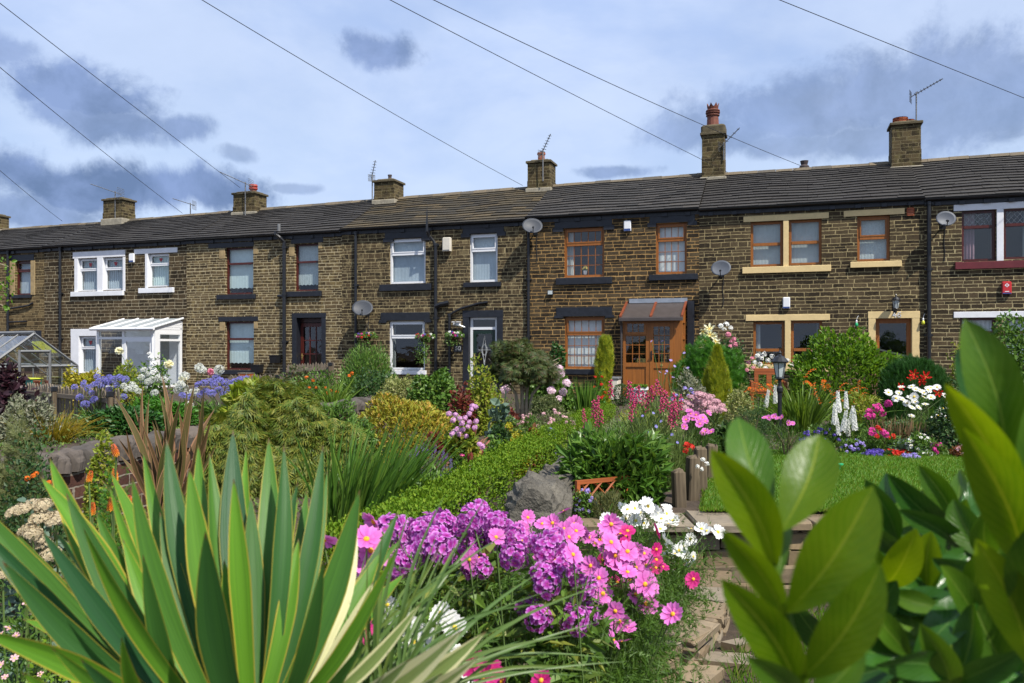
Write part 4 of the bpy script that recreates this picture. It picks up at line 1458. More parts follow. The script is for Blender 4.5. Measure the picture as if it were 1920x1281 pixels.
# ================================================================== plant library
# leaf templates: unit length along +Y, unit width along X
T_Q = (np.array([(0, 0, 0), (.5, .42, .10), (0, 1, -.06), (-.5, .42, .10)]), np.array([[0, 1, 2, 3]]))
T_O = (np.array([(0, 0, 0), (.40, .28, .10), (.46, .58, .10), (.2, .86, .02), (0, 1, -.06), (0, .5, 0), (-.2, .86, .02), (-.46, .58, .10), (-.40, .28, .10)]),
       np.array([[0, 1, 2, 5], [5, 2, 3, 4], [0, 5, 7, 8], [5, 4, 6, 7]]))
T_L = (np.array([(0, 0, 0), (.46, .30, .08), (.40, .62, .06), (0, 1, -.16), (0, .5, -.02), (-.40, .62, .06), (-.46, .30, .08)]),
       np.array([[0, 1, 2, 4], [4, 2, 3, 3], [0, 4, 5, 6], [4, 3, 3, 5]]))
T_L = (T_L[0], np.array([[0, 1, 2, 4], [0, 4, 5, 6], [4, 2, 3, 5]]))
T_N = (np.array([(-.5, 0, 0), (.5, 0, 0), (.35, .6, 0), (0, 1, -.05), (-.35, .6, 0)]), np.array([[0, 1, 2, 3, 4]]))
# three-pointed feathery frond
def _frond(k=7):
    v, f = [], []
    for i in range(k):
        a = (i - (k - 1) / 2) * 0.42
        L = 1.0 - 0.25 * abs(i - (k - 1) / 2) / ((k - 1) / 2)
        c, s = math.sin(a), math.cos(a)
        p = np.array([c, s, -0.06 * abs(a)]) * L
        n = np.array([s, -c, 0]) * 0.055
        b = len(v)
        v += [np.array([0, 0, 0]), p * .5 + n, p + np.array([0, 0, -.12]), p * .5 - n]
        f.append([b, b + 1, b + 2, b + 3])
    return np.array(v), np.array(f)
T_F = _frond()
TMPL = {'q': T_Q, 'o': T_O, 'l': T_L, 'n': T_N, 'f': T_F}


def lobes(r, k=14, lump=0.3):
    c = rdir(k, r); c[:, 2] = np.abs(c[:, 2]) * .9 - .1; c = unit(c)
    a = r.uniform(.5, 1.0, k)
    def f(d):
        m = np.max(a[None] * np.exp(-((1 - d @ c.T) / 0.10)), axis=1)
        return (1 - lump + lump * m * 1.35) / (1 - lump * .42)
    return f


def crown_points(r, n, shape, rx, ry, H, lump, inner=.20, sq=2.5):
    """points and outward normals of a crown standing on z=0"""
    lf = lobes(r, 16, lump)
    if shape in ('dome', 'ball'):
        d = rdir(n, r)
        if shape == 'dome':
            d[:, 2] = np.abs(d[:, 2]) * 1.0
            d = unit(d)
            c = np.array([0, 0, 0]); rz = H
        else:
            c = np.array([0, 0, H / 2]); rz = H / 2
        t = 1 - np.abs(r.normal(0, inner, n)); t = np.clip(t, .1, 1.04)
        t = t * np.sum(np.abs(d) ** sq, 1) ** (-1 / sq)
        p = c + d * np.array([rx, ry, rz]) * (t * lf(d))[:, None]
        nn = unit(d / np.array([rx, ry, rz]))
    else:
        z = r.uniform(0, 1, n) ** (.8 if shape == 'column' else .95)
        a = r.uniform(0, 2 * np.pi, n)
        if shape == 'cone':
            rad = (1 - z) ** .85 * .98 + .02
            rad = rad * np.minimum(1, .55 + z * 3.0)
        else:
            rad = np.sqrt(np.clip(1 - ((z - .45) / .57) ** 4, .02, 1))
        d = np.stack([np.cos(a), np.sin(a), (z - .5) * 1.2], -1)
        t = np.clip(1 - np.abs(r.normal(0, inner, n)), .1, 1.05)
        k = (t * lf(unit(d)) * rad)
        p = np.stack([np.cos(a) * rx * k, np.sin(a) * ry * k, z * H], -1)
        nn = unit(np.stack([np.cos(a) / rx, np.sin(a) / ry, np.full(n, .35 / max(rx, .05))], -1))
    return p, nn


def leaves(mb, r, p, nn, size, lw, tmpl, up=.3, out=.7, rand=.7, droop=0.0, mat=0, svar=.35):
    n = len(p)
    d = unit(nn * out + np.array([0, 0, up - droop]) + rdir(n, r) * rand)
    nv = unit(nn * .8 + np.array([0, 0, .5]) + rdir(n, r) * .55)
    x, y, z = frames(d, nv)
    s = size * r.uniform(1 - svar, 1 + svar, n)
    tv, tf = TMPL[tmpl]
    mb.inst(tv, tf, p - d * (s * .4)[:, None], x, y, z, np.stack([s * lw, s, s], -1), mat)


_pk = [0]


def shrub(name, label, cat, px, ytop, wpx, Y, mat, n=2200, leaf=.05, lw=.5, tmpl='q', shape='dome', lump=.3, up=.3, out=.7, rand=.7,
          droop=0.0, depth=.8, base=None, group=None, stems=5, stem_mat=None, inner=.2, ybot=None, svar=.35, sq=2.5):
    _pk[0] += 1
    r = np.random.default_rng(1000 + _pk[0])
    X = (px - 960) / FPX * Y
    zt = EYE - (ytop - HZ) / FPX * Y
    zb = gz(X, Y) if base is None else base
    if ybot is not None: zb2 = EYE - (ybot - HZ) / FPX * Y
    H = zt - zb
    rx = wpx / 2 / FPX * Y
    ry = rx * depth
    root = thing(name, label, cat, (X, Y, zb), 0, group)
    z_off = 0.0
    if ybot is not None and zb2 > zb:
        z_off = zb2 - zb; H = zt - zb2
    p, nn = crown_points(r, n, shape, rx, ry, H, lump, inner, sq)
    p[:, 2] += z_off
    mb = MB(); leaves(mb, r, p, nn, leaf, lw, tmpl, up, out, rand, droop, svar=svar)
    mb.build('foliage', mat, root)
    if stems:
        sb = MB()
        for i in range(stems):
            a = r.uniform(0, 6.28)
            q = np.array([math.cos(a) * rx * .55, math.sin(a) * ry * .55, z_off + H * .7])
            sb.tube([[q[0] * .1, q[1] * .1, -.06], [q[0] * .45, q[1] * .45, (z_off + H) * .4], q], [.016, .012, .006], 5)
        sb.build('stem', stem_mat or M['stem'], root)
    root['rx'] = rx; root['ry'] = ry; root['H'] = H
    return root, r, (rx, ry, H, z_off)


def strap(mb, base, d0, L, W, droop, seg=6, fold=.15, mat=0, r=None, side=None, taper=.7, base_w=.7):
    """many curved strap leaves; base,d0 (N,3); L,W,droop (N)"""
    N = len(base)
    r = r or rng
    d0 = unit(d0)
    if side is None:
        side = np.cross(d0, rdir(N, r) * .8 + np.array([0, 0, .2]))
    side = unit(side - d0 * np.sum(side * d0, 1, keepdims=True))
    t = np.linspace(0, 1, seg + 1)
    hor = d0.copy(); hor[:, 2] = 0; hor = unit(hor + 1e-6)
    pos = (base[:, None] + d0[:, None] * (L[:, None] * t)[..., None]
           + (hor[:, None] * .35 - np.array([0, 0, 1.0])) * (L[:, None] * droop[:, None] * t ** 2.2)[..., None])
    tan = unit(np.gradient(pos, axis=1))
    nrm = unit(np.cross(np.repeat(side[:, None], seg + 1, 1), tan))
    prof = np.minimum(1, base_w + (1 - base_w) * t * 3) * np.clip(1 - ((t - (1 - taper)).clip(0) / taper) ** 1.8, 0.02, 1)
    w = W[:, None] * prof * .5
    off = np.array([-1, 0, 1.0])
    v = pos[:, :, None] + side[:, None, None] * (w[..., None] * off)[..., None] + nrm[:, :, None] * (w[..., None] * (np.abs(off) * fold * 2))[..., None]
    uv = np.stack(np.broadcast_arrays((off + 1) / 2, t[:, None]), -1)
    uv = np.broadcast_to(uv, (N, seg + 1, 3, 2)).reshape(-1, 2)
    i, j = np.meshgrid(np.arange(seg), np.arange(2), indexing='ij')
    f1 = np.stack([i * 3 + j, i * 3 + j + 1, (i + 1) * 3 + j + 1, (i + 1) * 3 + j], -1).reshape(-1, 4)
    m = (seg + 1) * 3
    f = (f1[None] + (np.arange(N) * m)[:, None, None]).reshape(-1, 4)
    mb.add(v.reshape(-1, 3), f, mat, uv)


def clump(name, label, cat, px, ytop, wpx, Y, mat, n=90, W=.025, droop=.25, spread=.5, group=None, base_px=None, lean=0.0, base=None, rad=None, seg=6, part='leaf_blades', fold=.15):
    """tuft of strap leaves that reaches up to ytop and spreads to wpx"""
    _pk[0] += 1
    r = np.random.default_rng(2000 + _pk[0])
    X = ((px if base_px is None else base_px) - 960) / FPX * Y
    zt = EYE - (ytop - HZ) / FPX * Y
    zb = gz(X, Y) if base is None else base
    H = zt - zb
    rx = wpx / 2 / FPX * Y
    root = thing(name, label, cat, (X, Y, zb), 0, group)
    br = rx * .35 if rad is None else rad
    a = r.uniform(0, 6.28, n); q = np.sqrt(r.uniform(0, 1, n))
    b = np.stack([np.cos(a) * br * q, np.sin(a) * br * q * .8, np.full(n, -.03)], -1)
    th = r.normal(0, spread, n)
    d = unit(np.stack([np.cos(a) * np.abs(th) * 1.0 + lean, np.sin(a) * np.abs(th), np.ones(n)], -1))
    L = H / np.maximum(.45, d[:, 2] - .0) * r.uniform(.62, 1.02, n) * (1 + .25 * droop)
    L = np.minimum(L, H * 1.35)
    mb = MB(); strap(mb, b, d, L, np.full(n, W) * r.uniform(.7, 1.2, n), droop * r.uniform(.4, 1.5, n), seg, fold, 0, r)
    mb.build(part, mat, root)
    return root, r, (rx, rx * .8, H, 0)


# ------------------------------------------------------------------ flowers
def petal_t(w=.5, notch=0.0, cup=.15, blunt=.25):
    v = np.array([(-.09, .06, 0), (.09, .06, 0), (w * .40, .45, cup * .35), (w * .5, .75, cup * .8), (w * blunt, 1.0, cup), (0, 1.0 - notch, cup * .9), (-w * blunt, 1.0, cup),
                  (-w * .5, .75, cup * .8), (-w * .40, .45, cup * .35), (0, .5, -.02)])
    f = np.array([[0, 1, 2, 9], [9, 2, 3, 4], [9, 4, 5, 6], [9, 6, 7, 8], [8, 0, 9, 9]])
    f = np.array([[0, 1, 2, 9], [9, 2, 3, 4], [9, 4, 5, 6], [9, 6, 7, 8]])
    uv = np.stack([v[:, 0] + .5, v[:, 1]], -1)
    # the two faces beside the claw
    f = np.concatenate([f, [[0, 9, 8, 8]]])[:4]
    v[0, 0] = 0.0
    f[0] = [0, 2, 9, 8]
    return v, np.array([[0, 2, 9, 8], [9, 2, 3, 4], [9, 4, 5, 6], [9, 6, 7, 8]]), uv


def rosette(mb, c, axis, n, rad, w, cup, mat=0, notch=0.0, blunt=.25, r=None, jit=.08, rot=None):
    r = r or rng
    axis = unit(np.asarray(axis, dtype=float))
    ref = np.array([0, 0, 1.0]) if abs(axis[2]) < .9 else np.array([1.0, 0, 0])
    e1 = unit(np.cross(ref, axis)); e2 = np.cross(axis, e1)
    a = np.arange(n) * 2 * np.pi / n + (r.uniform(0, 6.28) if rot is None else rot)
    y = np.cos(a)[:, None] * e1 + np.sin(a)[:, None] * e2
    y = unit(y + axis * r.normal(0, jit, n)[:, None])
    x = unit(np.cross(y, np.repeat(axis[None], n, 0)))
    z = np.cross(x, y)
    tv, tf, uv = petal_t(w, notch, cup, blunt)
    mb.inst(tv, tf, np.repeat(np.asarray(c)[None], n, 0), x, y, z, rad * r.uniform(.92, 1.06, n), mat, uv)


def boss(mb, c, axis, rad, h, mat, n=8):
    axis = unit(np.asarray(axis, dtype=float))
    ref = np.array([0, 0, 1.0]) if abs(axis[2]) < .9 else np.array([1.0, 0, 0])
    e1 = unit(np.cross(ref, axis)); e2 = np.cross(axis, e1)
    Mx = np.eye(4); Mx[:3, 0] = e1; Mx[:3, 1] = e2; Mx[:3, 2] = axis
    mb.lathe([(rad, -h * .2), (rad * .95, h * .4), (rad * .55, h * .85), (0.001, h)], n, c, mat, Mx)


def fl_daisy(name, mats, rad, n=8, w=.5, cup=.1, notch=.06, core=.22, blunt=.25, seed=0, jit=.09):
    r = np.random.default_rng(seed)
    mb = MB()
    rosette(mb, (0, 0, 0), (0, 0, 1), n, rad, w, cup, 0, notch, blunt, r, jit)
    boss(mb, (0, 0, 0), (0, 0, 1), rad * core, rad * core * .8, 1)
    return mb.data(name, mats)


def fl_ball(name, mats, rad, k, fr, petals=5, w=.75, hemi=-.3, cup=.05, seed=0, squash=1.0, eye=None, stalk=False):
    """rounded head of many small florets"""
    r = np.random.default_rng(seed)
    mb = MB()
    g = (1 + 5 ** .5) / 2
    i = np.arange(k)
    z = 1 - (1 - hemi) * (i + .5) / k
    a = 2 * np.pi * i / g
    d = np.stack([np.sqrt(1 - z * z) * np.cos(a), np.sqrt(1 - z * z) * np.sin(a), z], -1)
    d = unit(d + r.normal(0, .10, (k, 3)))
    for q in d:
        rr = rad * r.uniform(.82, 1.06)
        c = q * rr * np.array([1, 1, squash])
        rosette(mb, c, unit(q + r.normal(0, .25, 3)), petals, fr * r.uniform(.85, 1.1), w, cup, 0, 0, .3, r, .12)
        if stalk: mb.tube([[0, 0, -rad * .1], c * .5, c], .0018, 3, len(mats) - 1, cap=False)
    return mb.data(name, mats)


def fl_spire(name, mats, L, R0, k, fr, petals=5, w=.7, seed=0, taper=.45, bell=False, stem=.004, down=.1):
    r = np.random.default_rng(seed)
    mb = MB()
    for i in range(k):
        t = (i + .5) / k
        a = i * 2.4 + r.uniform(-.3, .3)
        rr = R0 * (1 - taper * t)
        c = np.array([math.cos(a) * rr, math.sin(a) * rr, L * t])
        ax = unit(np.array([math.cos(a), math.sin(a), -down]))
        if bell:
            q = unit(ax * .8 + np.array([0, 0, -.6]))
            e1 = unit(np.cross(q, [0, 0, 1.0])); e2 = np.cross(q, e1)
            Mx = np.eye(4); Mx[:3, 0] = e1; Mx[:3, 1] = e2; Mx[:3, 2] = q
            b0 = mb.n
            mb.lathe([(fr * .22, -fr * .9), (fr * .42, -fr * .2), (fr * .5, fr * .4), (fr * .78, fr * .8)], 6, c, 0, Mx)
            mb.U[-1][:, 1] = np.repeat([0.2, .5, .8, 1.0], 6)
            mb.lathe([(fr * .52, fr * .45), (fr * .1, fr * .2)], 6, c, 1, Mx)
        else:
            rosette(mb, c, ax, petals, fr * (1 - .5 * t) * r.uniform(.85, 1.1), w, .1, 0, 0, .3, r, .15)
    mb.tube([[0, 0, -.02], [0, 0, L]], stem, 4, len(mats) - 1)
    return mb.data(name, mats)


def fl_torch(name, mats, L, R0, seed=0):
    """red-hot-poker torch of drooping tubes"""
    r = np.random.default_rng(seed)
    mb = MB()
    k = 90
    i = np.arange(k); t = (i + .5) / k
    a = i * 2.4
    rad = R0 * np.sin(np.clip(.25 + t * .75, 0, 1) * np.pi * .96) ** .6 * .55
    c = np.stack([np.cos(a) * rad, np.sin(a) * rad, L * t], -1)
    d = unit(np.stack([np.cos(a), np.sin(a), -1.3 + 1.6 * t], -1))
    x, y, z = frames(d, np.tile([0, 0, 1.0], (k, 1)) + r.normal(0, .1, (k, 3)))
    tv = np.array([(-.13, 0, 0), (0, 0, .13), (.13, 0, 0), (.16, 1, 0), (0, 1, .16), (-.16, 1, 0)]); tf = np.array([[0, 1, 4, 5], [1, 2, 3, 4], [0, 5, 3, 2]])
    s = R0 * (1.15 - .6 * t)
    b = len(mb.U)
    mb.inst(tv, tf, c, x, y, z, s, 0)
    mb.U[-1] = np.repeat(np.stack([t, t], -1), 6, 0)
    mb.tube([[0, 0, -.02], [0, 0, L]], .007, 5, 1)
    return mb.data(name, mats)


def face_rot(d, spin=0.0):
    """euler that turns +Z towards d"""
    q = Vector(d).to_track_quat('Z', 'Y')
    return (q @ Euler((0, 0, spin)).to_quaternion()).to_euler()


def add_flowers(root, datas, pts, dirs, sc=1.0, name='flower', svar=.15, r=None, origin=None):
    r = r or rng
    for i, (p, d) in enumerate(zip(pts, dirs)):
        put(name, datas[i % len(datas)], root, p, face_rot(d, r.uniform(0, 6.28)), sc * r.uniform(1 - svar, 1 + svar))


def over_crown(r, dims, k, front=True, lo=.15, out=1.02, top=.0):
    """k flower places on the visible side of a dome"""
    rx, ry, H, zo = dims
    P_, D_ = [], []
    tries = 0
    while len(P_) < k and tries < 4000:
        tries += 1
        d = rdir(1, r)[0]
        d[2] = abs(d[2])
        if front and d[1] > .25: continue
        if d[2] < lo: continue
        o = out * r.uniform(.93, 1.05)
        P_.append(np.array([d[0] * rx * o, d[1] * ry * o, zo + d[2] * H * o + top]))
        D_.append(unit(d * .7 + np.array([0, -.35, .35]) + r.normal(0, .2, 3)))
    return P_, D_


def stem_mesh(root, pts, mat, rad=.004, base_r=.04, r=None, name='stem', curve=.12, start=None):
    r = r or rng
    mb = MB()
    for p in pts:
        p = np.asarray(p)
        b = np.array([r.normal(0, base_r), r.normal(0, base_r), -.02]) if start is None else np.asarray(start) + np.array([r.normal(0, base_r), r.normal(0, base_r), 0])
        m = (b * .45 + p * .55) + np.array([r.normal(0, curve) * .3, r.normal(0, curve) * .3, .05])
        mb.tube([b, b * .75 + m * .25 + np.array([0, 0, .03]), m, m * .4 + p * .6, p], [rad * 1.3, rad * 1.2, rad, rad * .9, rad * .8], 4, cap=False)
    return mb.build(name, mat, root)


# ------------------------------------------------------------------ foliage and petal materials
M['stem'] = m_plain('woody_stem', (0.10, 0.075, 0.045), 0.9, 0.35, 12)
M['green_stem'] = m_plain('green_stem', (0.085, 0.14, 0.035), 0.6, 0.3, 12, bmp=0)
M['trunk_pale'] = m_plain('pale_bark', (0.30, 0.25, 0.18), 0.9, 0.35, 10, bmp=.5)
G = {}
G['bright'] = m_leaf('leaf_bright', [(0.100, 0.206, 0.015), (0.156, 0.281, 0.022), (0.069, 0.156, 0.015), (0.206, 0.338, 0.035)], .35, .4)
G['hedge'] = m_leaf('leaf_box', [(0.095, 0.190, 0.010), (0.150, 0.255, 0.014), (0.070, 0.145, 0.009), (0.20, 0.29, 0.022)], .32, .6, spec=.15)
G['mid'] = m_leaf('leaf_mid', [(0.078, 0.163, 0.030), (0.121, 0.223, 0.037), (0.061, 0.134, 0.026), (0.167, 0.270, 0.052)], .3, .42)
G['dark'] = m_leaf('leaf_dark', [(0.035, 0.080, 0.024), (0.055, 0.119, 0.031), (0.028, 0.062, 0.020), (0.078, 0.143, 0.042)], .25, .42)
G['deep'] = m_leaf('leaf_deep_green', [(0.024, 0.081, 0.016), (0.038, 0.119, 0.022), (0.030, 0.095, 0.016)], .25, .45)
G['fresh'] = m_leaf('leaf_fresh', [(0.058, 0.189, 0.018), (0.085, 0.240, 0.023), (0.046, 0.143, 0.016)], .35, .45)
G['gold'] = m_leaf('leaf_gold', [(0.330, 0.308, 0.022), (0.440, 0.385, 0.031), (0.231, 0.264, 0.022), (0.517, 0.396, 0.044)], .3, .45)
G['goldcon'] = m_leaf('leaf_gold_conifer', [(0.260, 0.305, 0.018), (0.390, 0.384, 0.023), (0.169, 0.234, 0.018)], .3, .5)
G['spirea'] = m_leaf('leaf_spirea', [(0.42, 0.33, 0.045), (0.27, 0.30, 0.03), (0.50, 0.27, 0.06), (0.18, 0.24, 0.025), (0.47, 0.40, 0.07), (0.33, 0.33, 0.04)], .3, .5)
G['lime'] = m_leaf('leaf_lime', [(0.218, 0.293, 0.025), (0.287, 0.345, 0.040), (0.149, 0.218, 0.021), (0.380, 0.345, 0.069)], .35, .45)
G['varieg'] = m_leaf('leaf_variegated', [(0.360, 0.360, 0.150), (0.160, 0.200, 0.060), (0.450, 0.430, 0.200), (0.240, 0.270, 0.080)], .3, .5)
G['silver'] = m_leaf('leaf_silver', [(0.260, 0.260, 0.190), (0.170, 0.190, 0.120), (0.340, 0.330, 0.260), (0.120, 0.140, 0.080)], .25, .6)
G['maple'] = m_leaf('leaf_cut_maple', [(0.106, 0.169, 0.022), (0.075, 0.125, 0.018), (0.175, 0.219, 0.033), (0.156, 0.163, 0.027), (0.250, 0.250, 0.037)], .3, .5)
G['purple_acer'] = m_leaf('leaf_bronze_acer', [(0.048, 0.081, 0.025), (0.073, 0.115, 0.031), (0.050, 0.048, 0.020), (0.105, 0.154, 0.036), (0.098, 0.067, 0.028)], .25, .5)
G['purple'] = m_leaf('leaf_purple', [(0.030, 0.012, 0.020), (0.050, 0.018, 0.028), (0.022, 0.012, 0.014)], .2, .4, tint=(1.4, .6, .8))
G['bronze'] = m_leaf('leaf_heuchera', [(0.200, 0.055, 0.025), (0.270, 0.100, 0.030), (0.120, 0.030, 0.020), (0.300, 0.160, 0.040)], .25, .5, tint=(1.3, .9, .6))
G['red_low'] = m_leaf('leaf_red', [(0.160, 0.030, 0.020), (0.100, 0.025, 0.020), (0.200, 0.060, 0.040)], .25, .5, tint=(1.3, .8, .7))
G['glauc'] = m_leaf('leaf_glaucous', [(0.105, 0.165, 0.120), (0.140, 0.200, 0.155), (0.080, 0.130, 0.090)], .2, .55)
G['lav_leaf'] = m_leaf('leaf_lavender', [(0.126, 0.150, 0.090), (0.090, 0.114, 0.066), (0.168, 0.180, 0.120)], .2, .6)
G['fennel'] = m_leaf('leaf_feathery', [(0.150, 0.174, 0.066), (0.114, 0.138, 0.054), (0.204, 0.210, 0.084)], .3, .6)
G['hebe'] = m_leaf('leaf_hebe', [(0.120, 0.150, 0.054), (0.090, 0.120, 0.042), (0.168, 0.186, 0.072)], .2, .5)
G['grassgold'] = m_leaf('leaf_golden_grass', [(0.330, 0.237, 0.020), (0.242, 0.204, 0.020), (0.396, 0.259, 0.028), (0.165, 0.176, 0.020)], .35, .5)
G['iris'] = m_leaf('leaf_iris', [(0.065, 0.149, 0.022), (0.101, 0.203, 0.027), (0.047, 0.115, 0.019), (0.135, 0.236, 0.035)], .3, .4)
G['croc'] = m_leaf('leaf_crocosmia', [(0.117, 0.202, 0.026), (0.163, 0.247, 0.034), (0.085, 0.156, 0.021)], .35, .45)
G['peony'] = m_leaf('leaf_peony', [(0.068, 0.155, 0.022), (0.101, 0.209, 0.027), (0.049, 0.115, 0.018), (0.135, 0.236, 0.038)], .3, .36, spec=.4)
G['cosmos'] = m_leaf('leaf_cosmos', [(0.062, 0.135, 0.014), (0.095, 0.180, 0.020), (0.045, 0.100, 0.012)], .3, .5)
G['phlox'] = m_leaf('leaf_phlox', [(0.091, 0.176, 0.026), (0.130, 0.227, 0.034), (0.065, 0.130, 0.021), (0.208, 0.234, 0.039)], .35, .45)
G['pens'] = m_leaf('leaf_penstemon', [(0.144, 0.206, 0.056), (0.188, 0.250, 0.075), (0.112, 0.169, 0.044)], .3, .5)
G['lawn'] = m_leaf('grass_lawn', [(0.085, 0.200, 0.012), (0.120, 0.245, 0.016), (0.065, 0.155, 0.010), (0.20, 0.24, 0.04)], .4, .7, spec=.1)
G['cover'] = m_leaf('ground_cover_leaf', [(0.075, 0.143, 0.027), (0.112, 0.188, 0.033), (0.053, 0.105, 0.021), (0.165, 0.225, 0.045)], .3, .5)
G['seed'] = m_leaf('dry_seed_spikes', [(0.260, 0.160, 0.085), (0.200, 0.115, 0.065), (0.320, 0.210, 0.120)], .2, .8)
G['pinkcord'] = m_leaf('leaf_pink_cordyline', [(0.420, 0.160, 0.120), (0.330, 0.110, 0.080), (0.300, 0.170, 0.090), (0.480, 0.240, 0.180)], .3, .45)

PT = {}
PT['cosmos_pink'] = m_petal('petal_cosmos_pink', [(0.15, (0.58, 0.10, 0.38)), (.6, (0.72, 0.17, 0.55)), (1, (0.76, 0.24, 0.62))])
PT['cosmos_deep'] = m_petal('petal_cosmos_deep', [(0.15, (0.40, 0.01, 0.10)), (1, (0.62, 0.03, 0.25))])
PT['white'] = m_petal('petal_white', [(0.1, (0.62, 0.66, 0.45)), (.4, (0.82, 0.82, 0.78)), (1, (0.88, 0.88, 0.86))], vary=.08)
PT['phlox'] = m_petal('petal_phlox', [(0.1, (0.45, 0.03, 0.25)), (.35, (0.38, 0.03, 0.32)), (.65, (0.48, 0.09, 0.47)), (1, (0.68, 0.34, 0.70))], vary=.45)
PT['aga_blue'] = m_petal('petal_agapanthus_blue', [(0.1, (0.20, 0.19, 0.58)), (1, (0.32, 0.31, 0.80))], vary=.3)
PT['aga_white'] = m_petal('petal_agapanthus_white', [(0.1, (0.60, 0.64, 0.50)), (1, (0.88, 0.88, 0.88))], vary=.15)
PT['hyd_pink'] = m_petal('petal_hydrangea_pink', [(0.1, (0.66, 0.34, 0.56)), (1, (0.78, 0.46, 0.74))], vary=.3)
PT['hyd_pale'] = m_petal('petal_hydrangea_pale', [(0.1, (0.80, 0.55, 0.66)), (1, (0.88, 0.72, 0.80))], vary=.15)
PT['pens'] = m_petal('petal_penstemon', [(0.1, (0.55, 0.06, 0.16)), (.8, (0.52, 0.025, 0.12)), (1, (0.70, 0.15, 0.28))], vary=.3)
PT['orange'] = m_petal('petal_orange', [(0.1, (0.80, 0.26, 0.02)), (1, (0.75, 0.11, 0.015))], vary=.4)
PT['torch'] = m_petal('petal_torch', [(0.0, (0.85, 0.40, 0.04)), (.35, (0.85, 0.21, 0.02)), (1, (0.72, 0.10, 0.03))], vary=.2)
PT['red'] = m_petal('petal_red', [(0.1, (0.55, 0.02, 0.01)), (1, (0.70, 0.03, 0.02))], vary=.35)
PT['magenta'] = m_petal('petal_magenta', [(0.1, (0.62, 0.03, 0.24)), (1, (0.68, 0.06, 0.34))], vary=.35)
PT['sedum'] = m_petal('petal_sedum_cream', [(0, (0.46, 0.40, 0.22)), (1, (0.62, 0.52, 0.36))], vary=.35)
PT['achil'] = m_petal('petal_achillea', [(0, (0.56, 0.30, 0.36)), (1, (0.68, 0.42, 0.46))], vary=.35)
PT['lav'] = m_petal('petal_lavender', [(0, (0.20, 0.14, 0.40)), (1, (0.34, 0.26, 0.58))], vary=.4)
PT['violet'] = m_petal('petal_violet', [(0, (0.10, 0.06, 0.36)), (1, (0.16, 0.10, 0.52))], vary=.4)
PT['purple_pale'] = m_petal('petal_pale_purple', [(0, (0.34, 0.26, 0.66)), (1, (0.46, 0.38, 0.80))], vary=.3)
PT['yellow'] = m_petal('petal_yellow', [(0, (0.75, 0.50, 0.03)), (1, (0.80, 0.66, 0.16))], vary=.2)
PT['lily'] = m_petal('petal_lily', [(0, (0.80, 0.60, 0.08)), (.45, (0.85, 0.80, 0.42)), (1, (0.88, 0.88, 0.76))], vary=.1)
PT['pale_pink'] = m_petal('petal_pale_pink', [(0, (0.72, 0.38, 0.42)), (1, (0.80, 0.52, 0.55))], vary=.3)
PT['rose_pink'] = m_petal('petal_rose_pink', [(0, (0.75, 0.18, 0.28)), (1, (0.80, 0.36, 0.46))], vary=.25)
M['fl_core'] = m_plain('flower_heart', (0.75, 0.36, 0.02), 0.8, 0.3, 60, bmp=0)
M['fl_core_y'] = m_plain('flower_heart_yellow', (0.75, 0.52, 0.04), 0.8, 0.25, 60, bmp=0)
M['throat'] = m_plain('pale_throat', (0.80, 0.66, 0.66), 0.7, 0.1, 60, bmp=0)

